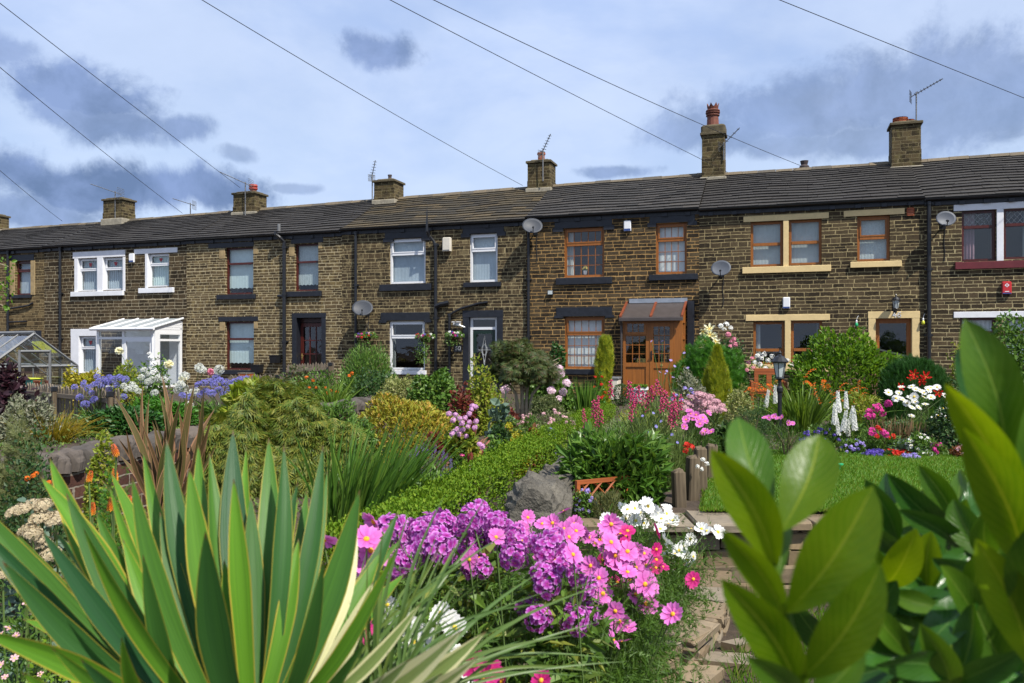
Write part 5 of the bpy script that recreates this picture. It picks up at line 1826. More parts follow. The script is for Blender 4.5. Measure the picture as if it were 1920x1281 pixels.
FL = {}
def _lib():
    FL['cosmos_pink'] = [fl_daisy('cosmos_flower', [PT['cosmos_pink'], M['fl_core']], .037, 8, .62, c, .07, .20, .30, s) for s, c in enumerate((.05, .25, .12))]
    FL['cosmos_deep'] = [fl_daisy('cosmos_flower', [PT['cosmos_deep'], M['fl_core']], .034, 8, .60, .12, .07, .22, .30, s + 10) for s in range(2)]
    FL['cosmos_white'] = [fl_daisy('cosmos_flower', [PT['white'], M['fl_core_y']], .035, 8, .62, c, .07, .20, .30, s + 20) for s, c in enumerate((.05, .22, .4))]
    FL['shasta'] = [fl_daisy('daisy_flower', [PT['white'], M['fl_core_y']], .048, 20, .26, c, .0, .26, .12, s + 30) for s, c in enumerate((.02, .12))]
    FL['phlox'] = [fl_ball('phlox_head', [PT['phlox']], .042, 24, .0155, 5, .88, -.25, .03, s + 40, 1.05) for s in range(4)]
    FL['aga_blue'] = [fl_ball('agapanthus_head', [PT['aga_blue'], M['green_stem']], .085, 42, .026, 5, .42, -.35, .25, s + 50, .85, stalk=True) for s in range(3)]
    FL['aga_white'] = [fl_ball('agapanthus_head', [PT['aga_white'], M['green_stem']], .095, 46, .028, 5, .45, -.4, .25, s + 55, .85, stalk=True) for s in range(3)]
    FL['hyd_pink'] = [fl_ball('hydrangea_head', [PT['hyd_pink']], .062, 40, .021, 4, .95, -.2, .02, s + 60, .75) for s in range(3)]
    FL['hyd_pale'] = [fl_ball('hydrangea_head', [PT['hyd_pale']], .080, 40, .028, 4, .95, -.2, .02, s + 65, .75) for s in range(3)]
    FL['sedum'] = [fl_ball('sedum_head', [PT['sedum']], .052, 90, .0085, 5, .8, .12, .1, s + 70, .55) for s in range(3)]
    FL['achil'] = [fl_ball('achillea_head', [PT['achil']], .085, 80, .014, 5, .9, .2, .05, s + 75, .32) for s in range(3)]
    FL['pens'] = [fl_spire('penstemon_spike', [PT['pens'], M['throat'], M['green_stem']], .30, .034, 15, .026, seed=s + 80, bell=True, taper=.6) for s in range(4)]
    FL['delph'] = [fl_spire('flower_spire', [PT['white'], M['green_stem']], .42, .050, 62, .032, 5, .8, s + 90, .45) for s in range(3)]
    FL['lavspike'] = [fl_spire('lavender_spike', [PT['lav'], M['green_stem']], .075, .007, 16, .0075, 4, .8, s + 95, .3, stem=.0012) for s in range(3)]
    FL['torch'] = [fl_torch('flower_torch', [PT['torch'], M['green_stem']], .15, .034, s) for s in range(2)]
    for k in ('red', 'orange', 'magenta', 'violet', 'purple_pale', 'yellow', 'white', 'pale_pink', 'rose_pink', 'aga_blue'):
        FL['s_' + k] = [fl_ball('flower_cluster', [PT[k]], .030, 9, .017, 5, .8, .0, .1, s + 110, .8) for s in range(3)]
        FL['d_' + k] = [fl_daisy('flower', [PT[k], M['fl_core_y']], .024, 6, .6, .2, 0, .2, .25, s + 130) for s in range(2)]
    FL['lily'] = [fl_daisy('lily_flower', [PT['lily'], M['fl_core']], .10, 6, .42, .45, 0, .10, .08, s + 140, .15) for s in range(2)]
    FL['redlily'] = [fl_daisy('lily_flower', [PT['red'], M['fl_core']], .065, 6, .38, .5, 0, .10, .08, s + 150, .2) for s in range(2)]
    FL['rose_y'] = [fl_ball('rose_flower', [PT['lily']], .045, 16, .040, 5, .9, .1, .4, 160, .8)]
    FL['rose_p'] = [fl_ball('rose_flower', [PT['rose_pink']], .045, 16, .040, 5, .9, .1, .4, 161, .8)]
    # arching crocosmia spray
    r = np.random.default_rng(7)
    res = []
    for s in range(3):
        mb = MB()
        for k in range(11):
            t = k / 10
            c = np.array([.20 * t, .012 * (-1) ** k, .10 * math.sin(t * 2.2)])
            rosette(mb, c, (0.2, .25 * (-1) ** k, 1), 6, .026 * (1 - .55 * t), .5, .4, 0, 0, .12, r, .2)
        mb.tube([[-.10, 0, -.12], [0, 0, 0], [.1, 0, .09], [.2, 0, .08]], .003, 4, 1)
        res.append(mb.data('crocosmia_spray', [PT['orange'], M['green_stem']]))
    FL['croc'] = res


_lib()

# ================================================================== garden walls, fences, posts
def stone(mb, x0, y0, z0, x1, y1, z1, r, j=.012, bev=.014, M_=None, mat=0):
    """one roughly squared stone"""
    t = MB(); t.bbox((x0, y0, z0), (x1, y1, z1), bev)
    v = np.concatenate(t.V)
    v = v + r.normal(0, j, v.shape) * .6
    if M_ is not None: v = v @ M_[:3, :3].T + M_[:3, 3]
    b = mb.n
    mb.V.append(v); mb.U.append(np.zeros((len(v), 2))); mb.n += len(v)
    for f, m in zip(t.F, t.M):
        mb.F.append(f + b); mb.M.append(np.full(len(f), mat))


def along(p, q):
    """matrix whose X axis runs from p to q on the ground"""
    p = np.asarray(p, float); q = np.asarray(q, float)
    d = q - p; L = np.linalg.norm(d); d /= L
    m = np.eye(4)
    m[:3, 0] = (d[0], d[1], 0); m[:3, 1] = (-d[1], d[0], 0); m[:3, 3] = (p[0], p[1], 0)
    return m, L


from mathutils import noise as mnoise


def boulder_line(mb, p, q, zfun, w, r, step=.42, h=.26, rough=.05):
    """rounded coping stones set side by side, each a lumpy, weathered half drum"""
    m, L = along(p, q)
    x = 0.0
    while x < L - .05:
        l = min(r.uniform(.7, 1.3) * step, L - x)
        seg, ring = 12, 21
        ww, hh = w * r.uniform(.88, 1.12), h * r.uniform(.8, 1.15)
        vs = []
        zb = zfun(x + l / 2)
        o = Vector(tuple(r.uniform(-50, 50, 3)))
        tl = r.uniform(-.04, .04)
        for i in range(seg + 1):
            t = i / seg
            k = (1 - (2 * abs(t - .5)) ** 7 * .28)
            for j in range(ring):
                a = math.pi * (1.06 * j / (ring - 1) - .03)
                c_, s_ = math.cos(a), max(0.0, math.sin(a))
                y = -math.copysign(abs(c_) ** .75, c_) * ww * .5 * k
                z = s_ ** .6 * hh * k
                v = Vector((x + l * t, y, z * 1.3)) * 5.5 + o
                n = mnoise.fractal(v, .8, 2.1, 5) * rough + (abs(mnoise.noise(v * .7)) - .3) * rough * .9
                rad = Vector((0, y, z)).normalized() if (y or z) else Vector((0, 0, 1))
                vs.append([x + .008 + (l - .016) * t + n * .3, y + rad.y * n, zb + z + rad.z * n + tl * (t - .5) - (.05 if s_ <= 0 else 0)])
        vs = np.array(vs)
        vs = vs @ m[:3, :3].T + m[:3, 3]
        f = [[i * ring + j, (i + 1) * ring + j, (i + 1) * ring + j + 1, i * ring + j + 1] for i in range(seg) for j in range(ring - 1)]
        b = mb.n
        mb.add(vs, f)
        mb.F.append(np.array([[b + j for j in range(ring)]])); mb.M.append(np.array([0]))
        mb.F.append(np.array([[b + seg * ring + j for j in range(ring)][::-1]])); mb.M.append(np.array([0]))
        x += l


# gritstone wall with rounded copings running up the middle of the garden
def mid_wall():
    r = np.random.default_rng(31)
    y0, y1 = 6.15, 16.5
    root = thing('stone_wall', 'dark gritstone garden wall with rounded copings beside the clipped box hedge', 'wall', (wallx(y0) + .08, y0, -.5))
    p, q = (wallx(y0) + .12, y0), (wallx(y1) + .12, y1)
    cb = MB(); boulder_line(cb, p, q, lambda x: .02 - .10 * min(1, max(0, (x - 1.4) / 1.5)), .48, r, .55, .25, .075)
    cb.build('coping', M['rock_dark'], root, smooth=False, origin=root.location)
    wb = MB(); m, L = along(p, q)
    for z0, z1 in ((-.62, -.40), (-.395, -.2), (-.195, -.03), (-.025, .075)):
        x = 0
        while x < L:
            l = min(r.uniform(.25, .55), L - x)
            stone(wb, x, -.19 + r.uniform(-.02, .02), z0, x + l - .012, .19, z1, r, M_=m); x += l
    wb.build('walling', M['rock_dark'], root, origin=root.location)


mid_wall()


def brick_wall():
    r = np.random.default_rng(32)
    y0, y1 = 6.6, 16.2
    p, q = (brickx(y0), y0), (brickx(y1), y1)
    root = thing('brick_wall', 'old red brick garden wall with mossy rounded stone coping on the left', 'wall', (p[0], p[1], -.5), math.atan2(q[1] - p[1], q[0] - p[0]))
    L = math.hypot(q[0] - p[0], q[1] - p[1])
    b = MB(); b.box((0, -.11, -.3), (L, .11, .74)); b.build('brickwork', M['red_brick'], root)
    cb = MB()
    boulder_line(cb, (0, 0), (L, 0), lambda x: .735, .34, r, .22, .15, .035)
    cb.build('coping', M['coping'], root)


brick_wall()


def retaining_wall():
    r = np.random.default_rng(33)
    root = thing('retaining_wall', 'rough dry stone retaining wall below the lawn, under its row of flat capstones', 'wall', (.4, 6.2, -.6))
    mb = MB()
    z = -.62
    while z < -.1:
        h = min(r.uniform(.09, .17), -.075 - z)
        x = .38 - r.uniform(0, .1)
        while x < 7.6:
            l = r.uniform(.16, .5)
            stone(mb, x, 6.24 + r.uniform(-.03, .03) + (z + .6) * .08, z, x + l - .012, 6.55, z + h - .01, r, .014)
            x += l
        z += h
    mb.build('walling', M['rock_wall'], root, origin=root.location)
    cb = MB(); x = .42
    while x < 7.6:
        l = r.uniform(.35, .75)
        stone(cb, x, 6.18 + r.uniform(-.04, .03), -.075, x + l - .015, 6.62, -.015 + r.uniform(-.01, .01), r, .008)
        x += l
    cb.build('capstone', M['rock_tan'], root, origin=root.location)


retaining_wall()


def edging_wall():
    r = np.random.default_rng(34)
    pts = [(1.52, 6.2), (1.42, 5.7), (1.28, 5.32), (1.08, 5.0), (.86, 4.72), (.60, 4.5), (.2, 4.3)]
    root = thing('edging_wall', 'low curved edging of loose flat tan stones round the cosmos bed', 'wall', (1.1, 5.0, -.6))
    mb = MB(); tb = MB()
    for a, b in zip(pts[:-1], pts[1:]):
        m, L = along(a, b)
        for z0, z1 in ((-.64, -.565), (-.56, -.50), (-.495, -.45)):
            x = -.05
            while x < L:
                l = r.uniform(.12, .34)
                stone(mb, x, -.17 + r.uniform(0, .03), z0, x + l, .10 + r.uniform(-.05, .04), z1, r, .012, .01, m); x += l
        x = -.06
        while x < L:
            l = r.uniform(.26, .48)
            stone(tb, x, -.22 + r.uniform(-.02, .04), -.447 + r.uniform(0, .012), x + l - .01, .13 + r.uniform(-.05, .05), -.405 + r.uniform(0, .015), r, .012, .008, m); x += l
    mb.build('walling', M['rock_tan'], root, origin=root.location)
    tb.build('capstone', M['rock_tan'], root, origin=root.location)


edging_wall()

# paving stones of the little path
r_ = np.random.default_rng(35)
pv = MB()
for px, py, s in ((1345, 1250, .34), (1400, 1205, .26), (1300, 1275, .3), (1420, 1135, .25), (1265, 1310, .3), (1455, 1240, .3)):
    Y = 1.93 * FPX / (py - HZ)
    X = (px - 960) / FPX * Y
    n = 7
    a = np.sort(r_.uniform(0, 6.28, n)); rr = s * r_.uniform(.75, 1.05, n)
    ring = np.stack([X + np.cos(a) * rr * .8, Y + np.sin(a) * rr * .6], -1)
    v = [(x, y, -.60) for x, y in ring] + [(x, y, -.545) for x, y in ring]
    pv.add(v, [[i, (i + 1) % n, n + (i + 1) % n, n + i] for i in range(n)]); pv.add(v[n:], [list(range(n))])
tag(pv.build('stone_path', M['rock_tan']), 'broken flat stones of the small garden path', kind='structure')

# weathered timber posts at the edge of the raised bed
for i, (px, pt, pb, Y, lab) in enumerate((
        (1274, 888, 945, 6.75, 'short broad weathered timber post, nearest of the row beside the lawn'),
        (1297, 862, 935, 7.05, 'middle weathered timber post of the row, with a split face'),
        (1314, 846, 925, 7.4, 'tallest weathered timber post edging the raised bed by the lawn'),
        (1331, 840, 890, 8.0, 'dark farthest timber post of the row beside the lawn'))):
    r = np.random.default_rng(40 + i)
    a, b = P(px, pb, Y), P(px, pt - 6, Y)
    t = thing('timber_post', lab, 'post', (a[0], Y, 0), r.uniform(-.3, .3), 'timber posts edging the raised bed')
    hh = b[2]
    mb = MB(); w = .05
    mb.bbox((-w, -w, -.1), (w, w, hh), .012)
    mb.V[-1][16:24, 2] += r.uniform(-.02, .02, 8)
    mb.build('post', M['sleeper'], t)
    t.rotation_euler = (r.uniform(-.05, .05), r.uniform(-.06, .06), t.rotation_euler[2])


# picket fences
def picket_fence(label, a, b, h, spacing, post_at, zb, lean=.02, ptop=.06, loc_group='picket fences', blunt=False):
    r = np.random.default_rng(int(abs(a[0]) * 100))
    a3, b3 = np.array(a, float), np.array(b, float)
    L = np.linalg.norm(b3[:2] - a3[:2])
    t = thing('picket_fence', label, 'fence', (a3[0], a3[1], zb), math.atan2(b3[1] - a3[1], b3[0] - a3[0]), loc_group)
    dz = (b3[2] - a3[2]) if len(a3) > 2 else 0
    mb = MB(); x = 0
    while x < L:
        w = .07 * r.uniform(.9, 1.1); z = h * r.uniform(.96, 1.03) + dz * x / L
        l = r.normal(0, lean)
        v = []
        for y in (-.011, .011):
            v += [[x, y, dz * x / L], [x + w, y, dz * x / L], [x + w + l, y, z - ptop], [x + w / 2 + l, y, z], [x + l, y, z - ptop]]
        mb.add(v, [[0, 1, 2, 3, 4]]); mb.add(v, [[9, 8, 7, 6, 5]])
        mb.add(v, [[0, 5, 6, 1], [1, 6, 7, 2], [2, 7, 8, 3], [3, 8, 9, 4], [4, 9, 5, 0]])
        x += spacing
    mb.build('pickets', M['old_wood'], t)
    for f in (.28, .78):
        rb = MB(); rb.add([[0, .012, h * f], [L, .012, h * f + dz], [L, .05, h * f + dz], [0, .05, h * f], [0, .012, h * f + .075], [L, .012, h * f + .075 + dz], [L, .05, h * f + .075 + dz], [0, .05, h * f + .075]],
                      [[0, 3, 2, 1], [4, 5, 6, 7], [0, 1, 5, 4], [1, 2, 6, 5], [2, 3, 7, 6], [3, 0, 4, 7]])
        rb.build('rail', M['old_wood_h'], t)
    # front rail, as seen on the near side
    rb = MB(); rb.add([[0, -.05, h * .72], [L, -.05, h * .72 + dz], [L, -.012, h * .72 + dz], [0, -.012, h * .72], [0, -.05, h * .72 + .08], [L, -.05, h * .72 + .08 + dz], [L, -.012, h * .72 + .08 + dz], [0, -.012, h * .72 + .08]],
                      [[0, 3, 2, 1], [4, 5, 6, 7], [0, 1, 5, 4], [1, 2, 6, 5], [2, 3, 7, 6], [3, 0, 4, 7]])
    rb.build('rail', M['old_wood_h'], t)
    for f in post_at:
        pb = MB(); x = L * f
        pb.bbox((x - .04, -.13, -.1 + dz * f), (x + .04, -.052, h * .86 + dz * f), .006); pb.build('post', M['sleeper'], t)
        cb = MB(); cb.bbox((x - .05, -.14, h * .86 + dz * f + .002), (x + .05, -.042, h * .86 + .09 + dz * f), .008); cb.build('post_cap', M['black_plastic'], t)
    return t


picket_fence('weathered grey picket fence on the left in front of the greenhouse', (-10.4, 17.0), (-6.9, 14.0), .88, .135, (.43, .98), -.28)
picket_fence('low far grey picket fence under the maroon ground floor window', (-7.5, 21.2), (-5.95, 20.7), .62, .085, (.95,), .0)
picket_fence('grey close-boarded picket fence in front of the maroon door', (-6.35, 22.6, 0), (-5.0, 22.3, .08), .86, .085, (.98,), .0, lean=.008)

# ================================================================== things on the houses and in the gardens
def at_wall(px, py, v=0.0):
    u = FU(px, v)
    return FW(u, v, FZ(px, py, v))


# satellite dishes
def dish(label, px, py, wpx, mat, yaw=.42, tilt=.48, group='satellite dishes on the house fronts'):
    vd = -.34
    c = at_wall(px, py, vd)
    R0 = wpx / 2 / FPX * c[1] * 1.05
    t = thing('satellite_dish', label, 'satellite dish', c, -FA, group)
    mb = MB()
    n, k = 22, 5
    vs = []
    for s, off in ((1, 0), (-1, .014)):
        for i in range(k + 1):
            q = i / k
            for j in range(n):
                a = 2 * math.pi * j / n
                vs.append([math.cos(a) * q * R0, math.sin(a) * q * R0 * .86, q * q * R0 * .18 - off])
    vs = np.array(vs)
    mrot = Euler((R(90) - tilt, 0, 0)).to_matrix()
    my = Euler((0, 0, yaw)).to_matrix()
    rot = np.array(my @ mrot)
    vs = vs @ rot.T
    f = []
    m = (k + 1) * n
    for i in range(k):
        for j in range(n):
            j2 = (j + 1) % n
            f.append([i * n + j, (i + 1) * n + j, (i + 1) * n + j2, i * n + j2])
            f.append([m + i * n + j2, m + (i + 1) * n + j2, m + (i + 1) * n + j, m + i * n + j])
    for j in range(n):
        j2 = (j + 1) % n
        f.append([k * n + j, m + k * n + j, m + k * n + j2, k * n + j2])
    mb.add(vs, f)
    mb.build('reflector', mat, t, smooth=True)
    cw = MB(); q = np.cumsum(np.full(9, .0)) ; zz_ = np.linspace(-.1, -1.0, 9); cw.tube([[.03 + .012 * math.sin(i * 1.3), -vd - .012, z] for i, z in enumerate(zz_)], .009, 4); cw.build('cable', M['wire'], t)
    ab = MB()
    foot = rot @ np.array([0, -R0 * .9, R0 * .12]); tip = rot @ np.array([0, -R0 * .52, R0 * .62])
    ab.tube([foot, (foot + tip) / 2, tip], .012, 6); ab.build('arm', M['black_plastic'], t)
    lb = MB(); d = rot @ np.array([0, .45, -.75]); d = d / np.linalg.norm(d)
    lb.tube([tip - d * .03, tip + d * .06], [.024, .03], 8); lb.build('receiver', M['black_plastic'], t)
    bb = MB()
    back = rot @ np.array([0, 0, -.02])
    bb.tube([back, [back[0], back[1] + .12, back[2] - .02], [0, -vd - .03, -.1]], .02, 6); bb.box((-.06, -vd - .022, -.2), (.06, -vd - .002, 0)); bb.build('bracket', M['black_plastic'], t)


dish('dark grey satellite dish low on the wall beside the ground floor hanging basket', 680, 579, 37, M['dish'])
dish('dark grey satellite dish high under the gutter next to the brown upstairs window', 998, 425, 37, M['dish'])
dish('grey satellite dish at mid height left of the cream mullioned window', 1352, 504, 35, M['dish_light'], yaw=-.05, tilt=.35)
dish('pale grey satellite dish beside the white mullioned window at the right edge', 1773, 411, 33, M['dish_light'], yaw=.12, tilt=.3)


# boxes on the walls
def wall_box(name, label, cat, px, py, w, h, d, mat, parts=(), group=None):
    c = at_wall(px, py)
    t = thing(name, label, cat, c, -FA, group)
    mb = MB(); mb.bbox((-w / 2, -d, -h / 2), (w / 2, -.003, h / 2), .018); mb.build('casing', mat, t)
    for nm, x0, z0, x1, z1, m_, pr in parts:
        pb = MB(); pb.bbox((x0 * w, -d - pr, z0 * h), (x1 * w, -d + .002, z1 * h), .002); pb.build(nm, m_, t)
    return t


AG = 'alarm boxes on the house fronts'
wall_box('alarm_box', 'small white alarm box between the white upstairs windows on the left', 'alarm box', 249, 484, .22, .30, .08, M['white_pvc'], (('lower_strip', -.42, -.48, .42, -.3, M['blue_plastic'], .004),), AG)
wall_box('alarm_box', 'white alarm box with a blue foot between the brown upstairs windows', 'alarm box', 1177, 424, .20, .29, .08, M['white_pvc'], (('lower_strip', -.46, -.49, .46, -.28, M['blue_plastic'], .004),), AG)
wall_box('alarm_box', 'white alarm box above the cream ground floor lintel', 'alarm box', 1474.5, 568, .18, .29, .08, M['white_pvc'], (('lower_strip', -.46, -.49, .46, -.36, M['blue_plastic'], .004),), AG)
rb = wall_box('alarm_box', 'red alarm box with a white diamond on the right-hand house', 'alarm box', 1886.5, 540, .20, .30, .08, M['red_plastic'], (('lower_strip', -.46, -.49, .46, -.40, M['blue_plastic'], .004),), AG)
mb = MB(); s = .05
mb.add([[0, -.0835, .06 - s], [s, -.0835, .06], [0, -.0835, .06 + s], [-s, -.0835, .06]], [[0, 1, 2, 3]])
mb.box((-.045, -.0838, -.10), (.045, -.081, -.082)); mb.build('emblem', M['white_pvc'], rb)
mb = MB(); mb.box((-.012, -.0855, .035), (.012, -.0837, .085)); mb.build('emblem_mark', M['red_plastic'], rb)
wall_box('vent_box', 'beige boiler vent box between the white upstairs windows of number 50', 'vent', 840, 459, .26, .41, .14, M['beige_plastic'], (('grille', -.4, -.48, .4, -.40, M['alu_dull'], .003),))
wall_box('air_brick', 'terracotta louvred air brick under the gutter of number 46', 'vent', 1707, 397, .17, .20, .03, M['terracotta'],
         tuple(('slat', -.4, -.36 + .2 * i, .4, -.28 + .2 * i, M['dark_terracotta'], .006) for i in range(4)))
fl = wall_box('floodlight', 'small dark floodlight below the brown upstairs window', 'floodlight', 1033, 549, .16, .13, .09, M['black_plastic'], (('lens', -.42, -.4, .42, .4, M['lamp_glass'], .004),))
# the number 50 plaque
pq = wall_box('number_plaque', 'small black house number plaque reading 50 beside the green door', 'sign', 859, 653, .26, .22, .02, M['black_paint'])
mb = MB(); write(mb, '50', -.075, -.05, .10, -.024, w=.17, dep=.006); mb.build('digits', M['lead_strip'], pq)
# security camera
c = at_wall(868, 611)
sc_ = thing('security_camera', 'white bullet security camera by the green front door', 'camera', c, -FA)
mb = MB(); mb.tube([[-.22, -.22, .06], [-.05, -.10, .02]], .05, 10); mb.bbox((-.26, -.26, .10), (-.02, -.08, .118), .006); mb.build('housing', M['white_pvc'], sc_)
mb = MB(); mb.tube([[-.08, -.12, .02], [0.06, -.05, -.04], [.06, -.003, -.05]], .022, 8); mb.build('bracket', M['white_pvc'], sc_)
# wall lantern of number 46
c = at_wall(1678, 568)
wl = thing('wall_lantern', 'black wall lantern above the cream door surround of number 46', 'lantern', c, -FA)
def lantern(t, z0, y=0.0, s=1.0):
    mb = MB(); mb.lathe([(.055 * s, 0), (.10 * s, .24 * s), (.098 * s, .241 * s)], 6, (0, y, z0)); mb.build('lantern_glass', M['lamp_glass'], t)
    mb = MB()
    for k in range(6):
        a = 2 * math.pi * k / 6
        mb.tube([[.057 * s * math.cos(a), y + .057 * s * math.sin(a), z0], [.103 * s * math.cos(a), y + .103 * s * math.sin(a), z0 + .24 * s]], .006 * s, 4)
    mb.lathe([(.03 * s, -.04 * s), (.07 * s, -.01 * s), (.06 * s, .012 * s), (.0, .012 * s)], 12, (0, y, z0))
    mb.build('lantern_frame', M['black_plastic'], t)
    mb = MB(); mb.lathe([(.13 * s, .235 * s), (.135 * s, .255 * s), (.07 * s, .33 * s), (.03 * s, .35 * s), (.022 * s, .375 * s), (.03 * s, .39 * s), (.006 * s, .43 * s)], 12, (0, y, z0)); mb.build('lantern_cap', M['black_plastic'], t)
lantern(wl, -.15, -.2, .85)
mb = MB(); mb.tube([[0, -.2, -.19], [0, -.14, -.27], [0, -.04, -.2], [0, -.003, -.12]], .013, 6); mb.bbox((-.05, -.02, -.25), (.05, -.003, 0), .008); mb.build('bracket', M['black_plastic'], wl)
# garden lamp post
c = P(1462, 800, 11.7)
lp = thing('garden_lamp_post', 'black garden lamp post with a six-sided lantern in the right border', 'lamp post', (c[0], 11.7, 0))
zt = P(1462, 657, 11.7)[2]
lantern(lp, zt - .40, 0, .93)
mb = MB(); mb.lathe([(.075, -.05), (.06, .05), (.035, .12), (.03, .5), (.032, zt - .62), (.045, zt - .60), (.045, zt - .55), (.024, zt - .52), (.024, zt - .43)], 12); mb.build('post', M['black_plastic'], lp)

# string-light bulbs
for px, py, mt, lab in ((1606, 607, 'green_plastic', 'green string-light bulb left of the cream door surround'), (1731, 603, 'yellow_bulb', 'yellow string-light bulb right of the cream door surround')):
    if mt == 'yellow_bulb' and mt not in M: M[mt] = m_plain('yellow_bulb', (.55, .58, .05), .3, .1, 4, bmp=0)
    c = at_wall(px, py, -.06)
    t = thing('light_bulb', lab, 'bulb', c, -FA, 'string-light bulbs beside the cream door')
    mb = MB(); mb.lathe([(.004, -.085), (.03, -.07), (.042, -.035), (.03, .01), (.018, .03)], 10); mb.build('bulb', M[mt], t, smooth=True)
    mb = MB(); mb.lathe([(.02, .028), (.022, .07), (.012, .085)], 8); mb.tube([[0, 0, .08], [.02, .03, .16], [.05, .055, .2]], .005, 4); mb.build('cap', M['white_pvc'], t)


# television aerials
def aerial(label, px, py_top, py_base, boom=(-.8, .3), kind='yagi', v=RIDGE_V - .4, n=8, s=1.0):
    a, b = at_wall(px, py_base, v), at_wall(px, py_top, v)
    t = thing('tv_aerial', label, 'aerial', a, -FA, 'television aerials on the roofs')
    H = b[2] - a[2]
    mb = MB(); mb.tube([[0, 0, -.25], [0, 0, H + .05]], .020, 6); mb.build('mast', M['alu_dull'], t)
    bb = MB()
    d = np.array([boom[0], -.25, boom[1]]); d = d / np.linalg.norm(d)
    side = unit(np.cross(d, [0, 0, 1.0]))
    L = 1.05 * s
    o = np.array([0, 0, H])
    bb.tube([o - d * L * .25, o + d * L], .014, 5)
    for i in range(n):
        q = o + d * L * (-.05 + .95 * i / (n - 1))
        w = .17 * s * (1.15 - .5 * i / n)
        bb.tube([q - side * w, q + side * w], .009, 4)
    for k in (-1, 1):
        q = o - d * L * .22 + np.array([0, 0, .13 * k * s])
        for dz in (-.09, -.03, .03, .09): bb.tube([q + side * .26 * s + [0, 0, dz * s], q - side * .26 * s + [0, 0, dz * s]], .008, 4)
    bb.build('boom', M['alu_dull'], t)


aerial('television aerial on the leftmost tall chimney, boom to the left', 216, 361, 405, (-.9, .32))
aerial('small television aerial standing alone behind the ridge on the left', 357, 383, 402, (-.9, .3), v=RIDGE_V + .3, s=.7)
aerial('television aerial in front of the chimney with a red pot', 460, 344, 392, (-.9, .42), v=RIDGE_V - .55)
aerial('television aerial with a short upright boom beside the mossy roof chimney', 698, 328, 362, (.3, .6), n=6, s=.5)
aerial('television aerial tilted up over the chimney with one orange pot', 1018, 283, 325, (.45, .7), n=7, s=.55, v=RIDGE_V - .55)
aerial('small television aerial fixed to the side of the tallest chimney', 1357, 270, 284, (.7, .6), n=5, s=.6)
aerial('television aerial on a tall mast above the right-hand chimney', 1718, 176, 315, (.85, .40), v=RIDGE_V - .3, n=9, s=.68)


# overhead service cables, from the roofs to a pole out of sight on the left
POLE = np.array([-8.9, 5.25, 7.9])
def cable(label, pts_px, v, end_px, rad=.011):
    rad *= .55
    """through photo points: from the house end (end_px on the roof plane) up to the pole"""
    e = at_wall(*end_px, v)
    t = thing('overhead_cable', label, 'cable', e, 0, 'overhead cables to the houses')
    # two ends and a sag that passes the given middle point
    mx, my = pts_px
    best = None
    for sag in np.linspace(.0, 1.6, 60):
        s_ = np.linspace(0, 1, 60)
        c = e[None] * (1 - s_)[:, None] + POLE[None] * s_[:, None]
        c[:, 2] -= sag * 4 * s_ * (1 - s_)
        ok = c[:, 1] > .3
        X = 960 + FPX * c[ok, 0] / c[ok, 1]; Yp = HZ - FPX * (c[ok, 2] - EYE) / c[ok, 1]
        dd = np.min((X - mx) ** 2 + (Yp - my) ** 2)
        if best is None or dd < best[0]: best = (dd, c)
    mb = MB(); mb.tube(best[1] - e, rad, 5); mb.build('cable', M['wire'], t)


cable('overhead cable ending at the low left edge of the roofs', (20, 337), RIDGE_V, (117, 415), .014)
cable('overhead cable ending on the ridge left of the lone small aerial', (130, 230), RIDGE_V, (342, 400), .014)
cable('overhead cable running down to the chimney with the red pot', (180, 150), RIDGE_V, (450, 352), .014)
cable('overhead cable ending at the chimney with one orange pot', (620, 150), RIDGE_V, (980, 348), .013)
cable('overhead cable passing just behind the tallest chimney', (1030, 152), RIDGE_V + .9, (1380, 331), .013)
cable('overhead cable ending near the small grey roof pot', (1080, 120), RIDGE_V + .8, (1525, 320), .013)
cable('overhead cable crossing the upper right corner of the sky', (1700, 85), -.1, (2060, 240), .012)


# hanging baskets
def basket(label, px, py, wpx, colours, r, trail=.5, v=-.35):
    c = at_wall(px, py, v)
    t = thing('hanging_basket', label, 'hanging basket', c, -FA, 'hanging baskets on the house fronts')
    s = wpx / 2 / FPX * c[1]
    mb = MB(); mb.lathe([(.01, -.14), (.09, -.11), (.15, -.03), (.16, 0), (.14, 0), (.0, -.03)], 14); mb.build('bowl', M['dark_wood'], t)
    mb = MB()
    for k in range(3):
        a = 2 * math.pi * k / 3
        mb.tube([[.15 * math.cos(a), .15 * math.sin(a), 0], [0, 0, .42]], .005, 4)
    mb.tube([[0, 0, .42], [0, .1, .46], [0, -v - .01, .40], [0, -v - .01, .1]], .009, 5); mb.build('chains', M['black_plastic'], t)
    p, nn = crown_points(r, 650, 'dome', s, s, .16, .3)
    p[:, 2] -= .02
    q = int(420 * trail) + 60
    tr = np.stack([r.normal(-.05, s * .42, q), r.normal(0, .09, q) - .05, -np.abs(r.uniform(0, 1, q) ** 1.2) * trail * .8], -1)
    mb = MB(); leaves(mb, r, p, nn, .05, .6, 'q'); leaves(mb, r, tr, unit(tr * [1, 1, .1] + [0, -.1, 0]), .05, .65, 'q', droop=.8)
    mb.build('foliage', G['mid'], t)
    for i in range(16):
        a = r.uniform(0, 6.28); k = r.uniform(.5, 1.05)
        put('flower', FL['s_' + colours[i % len(colours)]][i % 3], t, (math.cos(a) * s * k, -abs(math.sin(a)) * s * k * .9, .13 * (1.2 - k) + r.uniform(-.04, .06)),
            face_rot(unit(np.array([math.cos(a) * .4, -.8, .5]))), r.uniform(.9, 1.4))


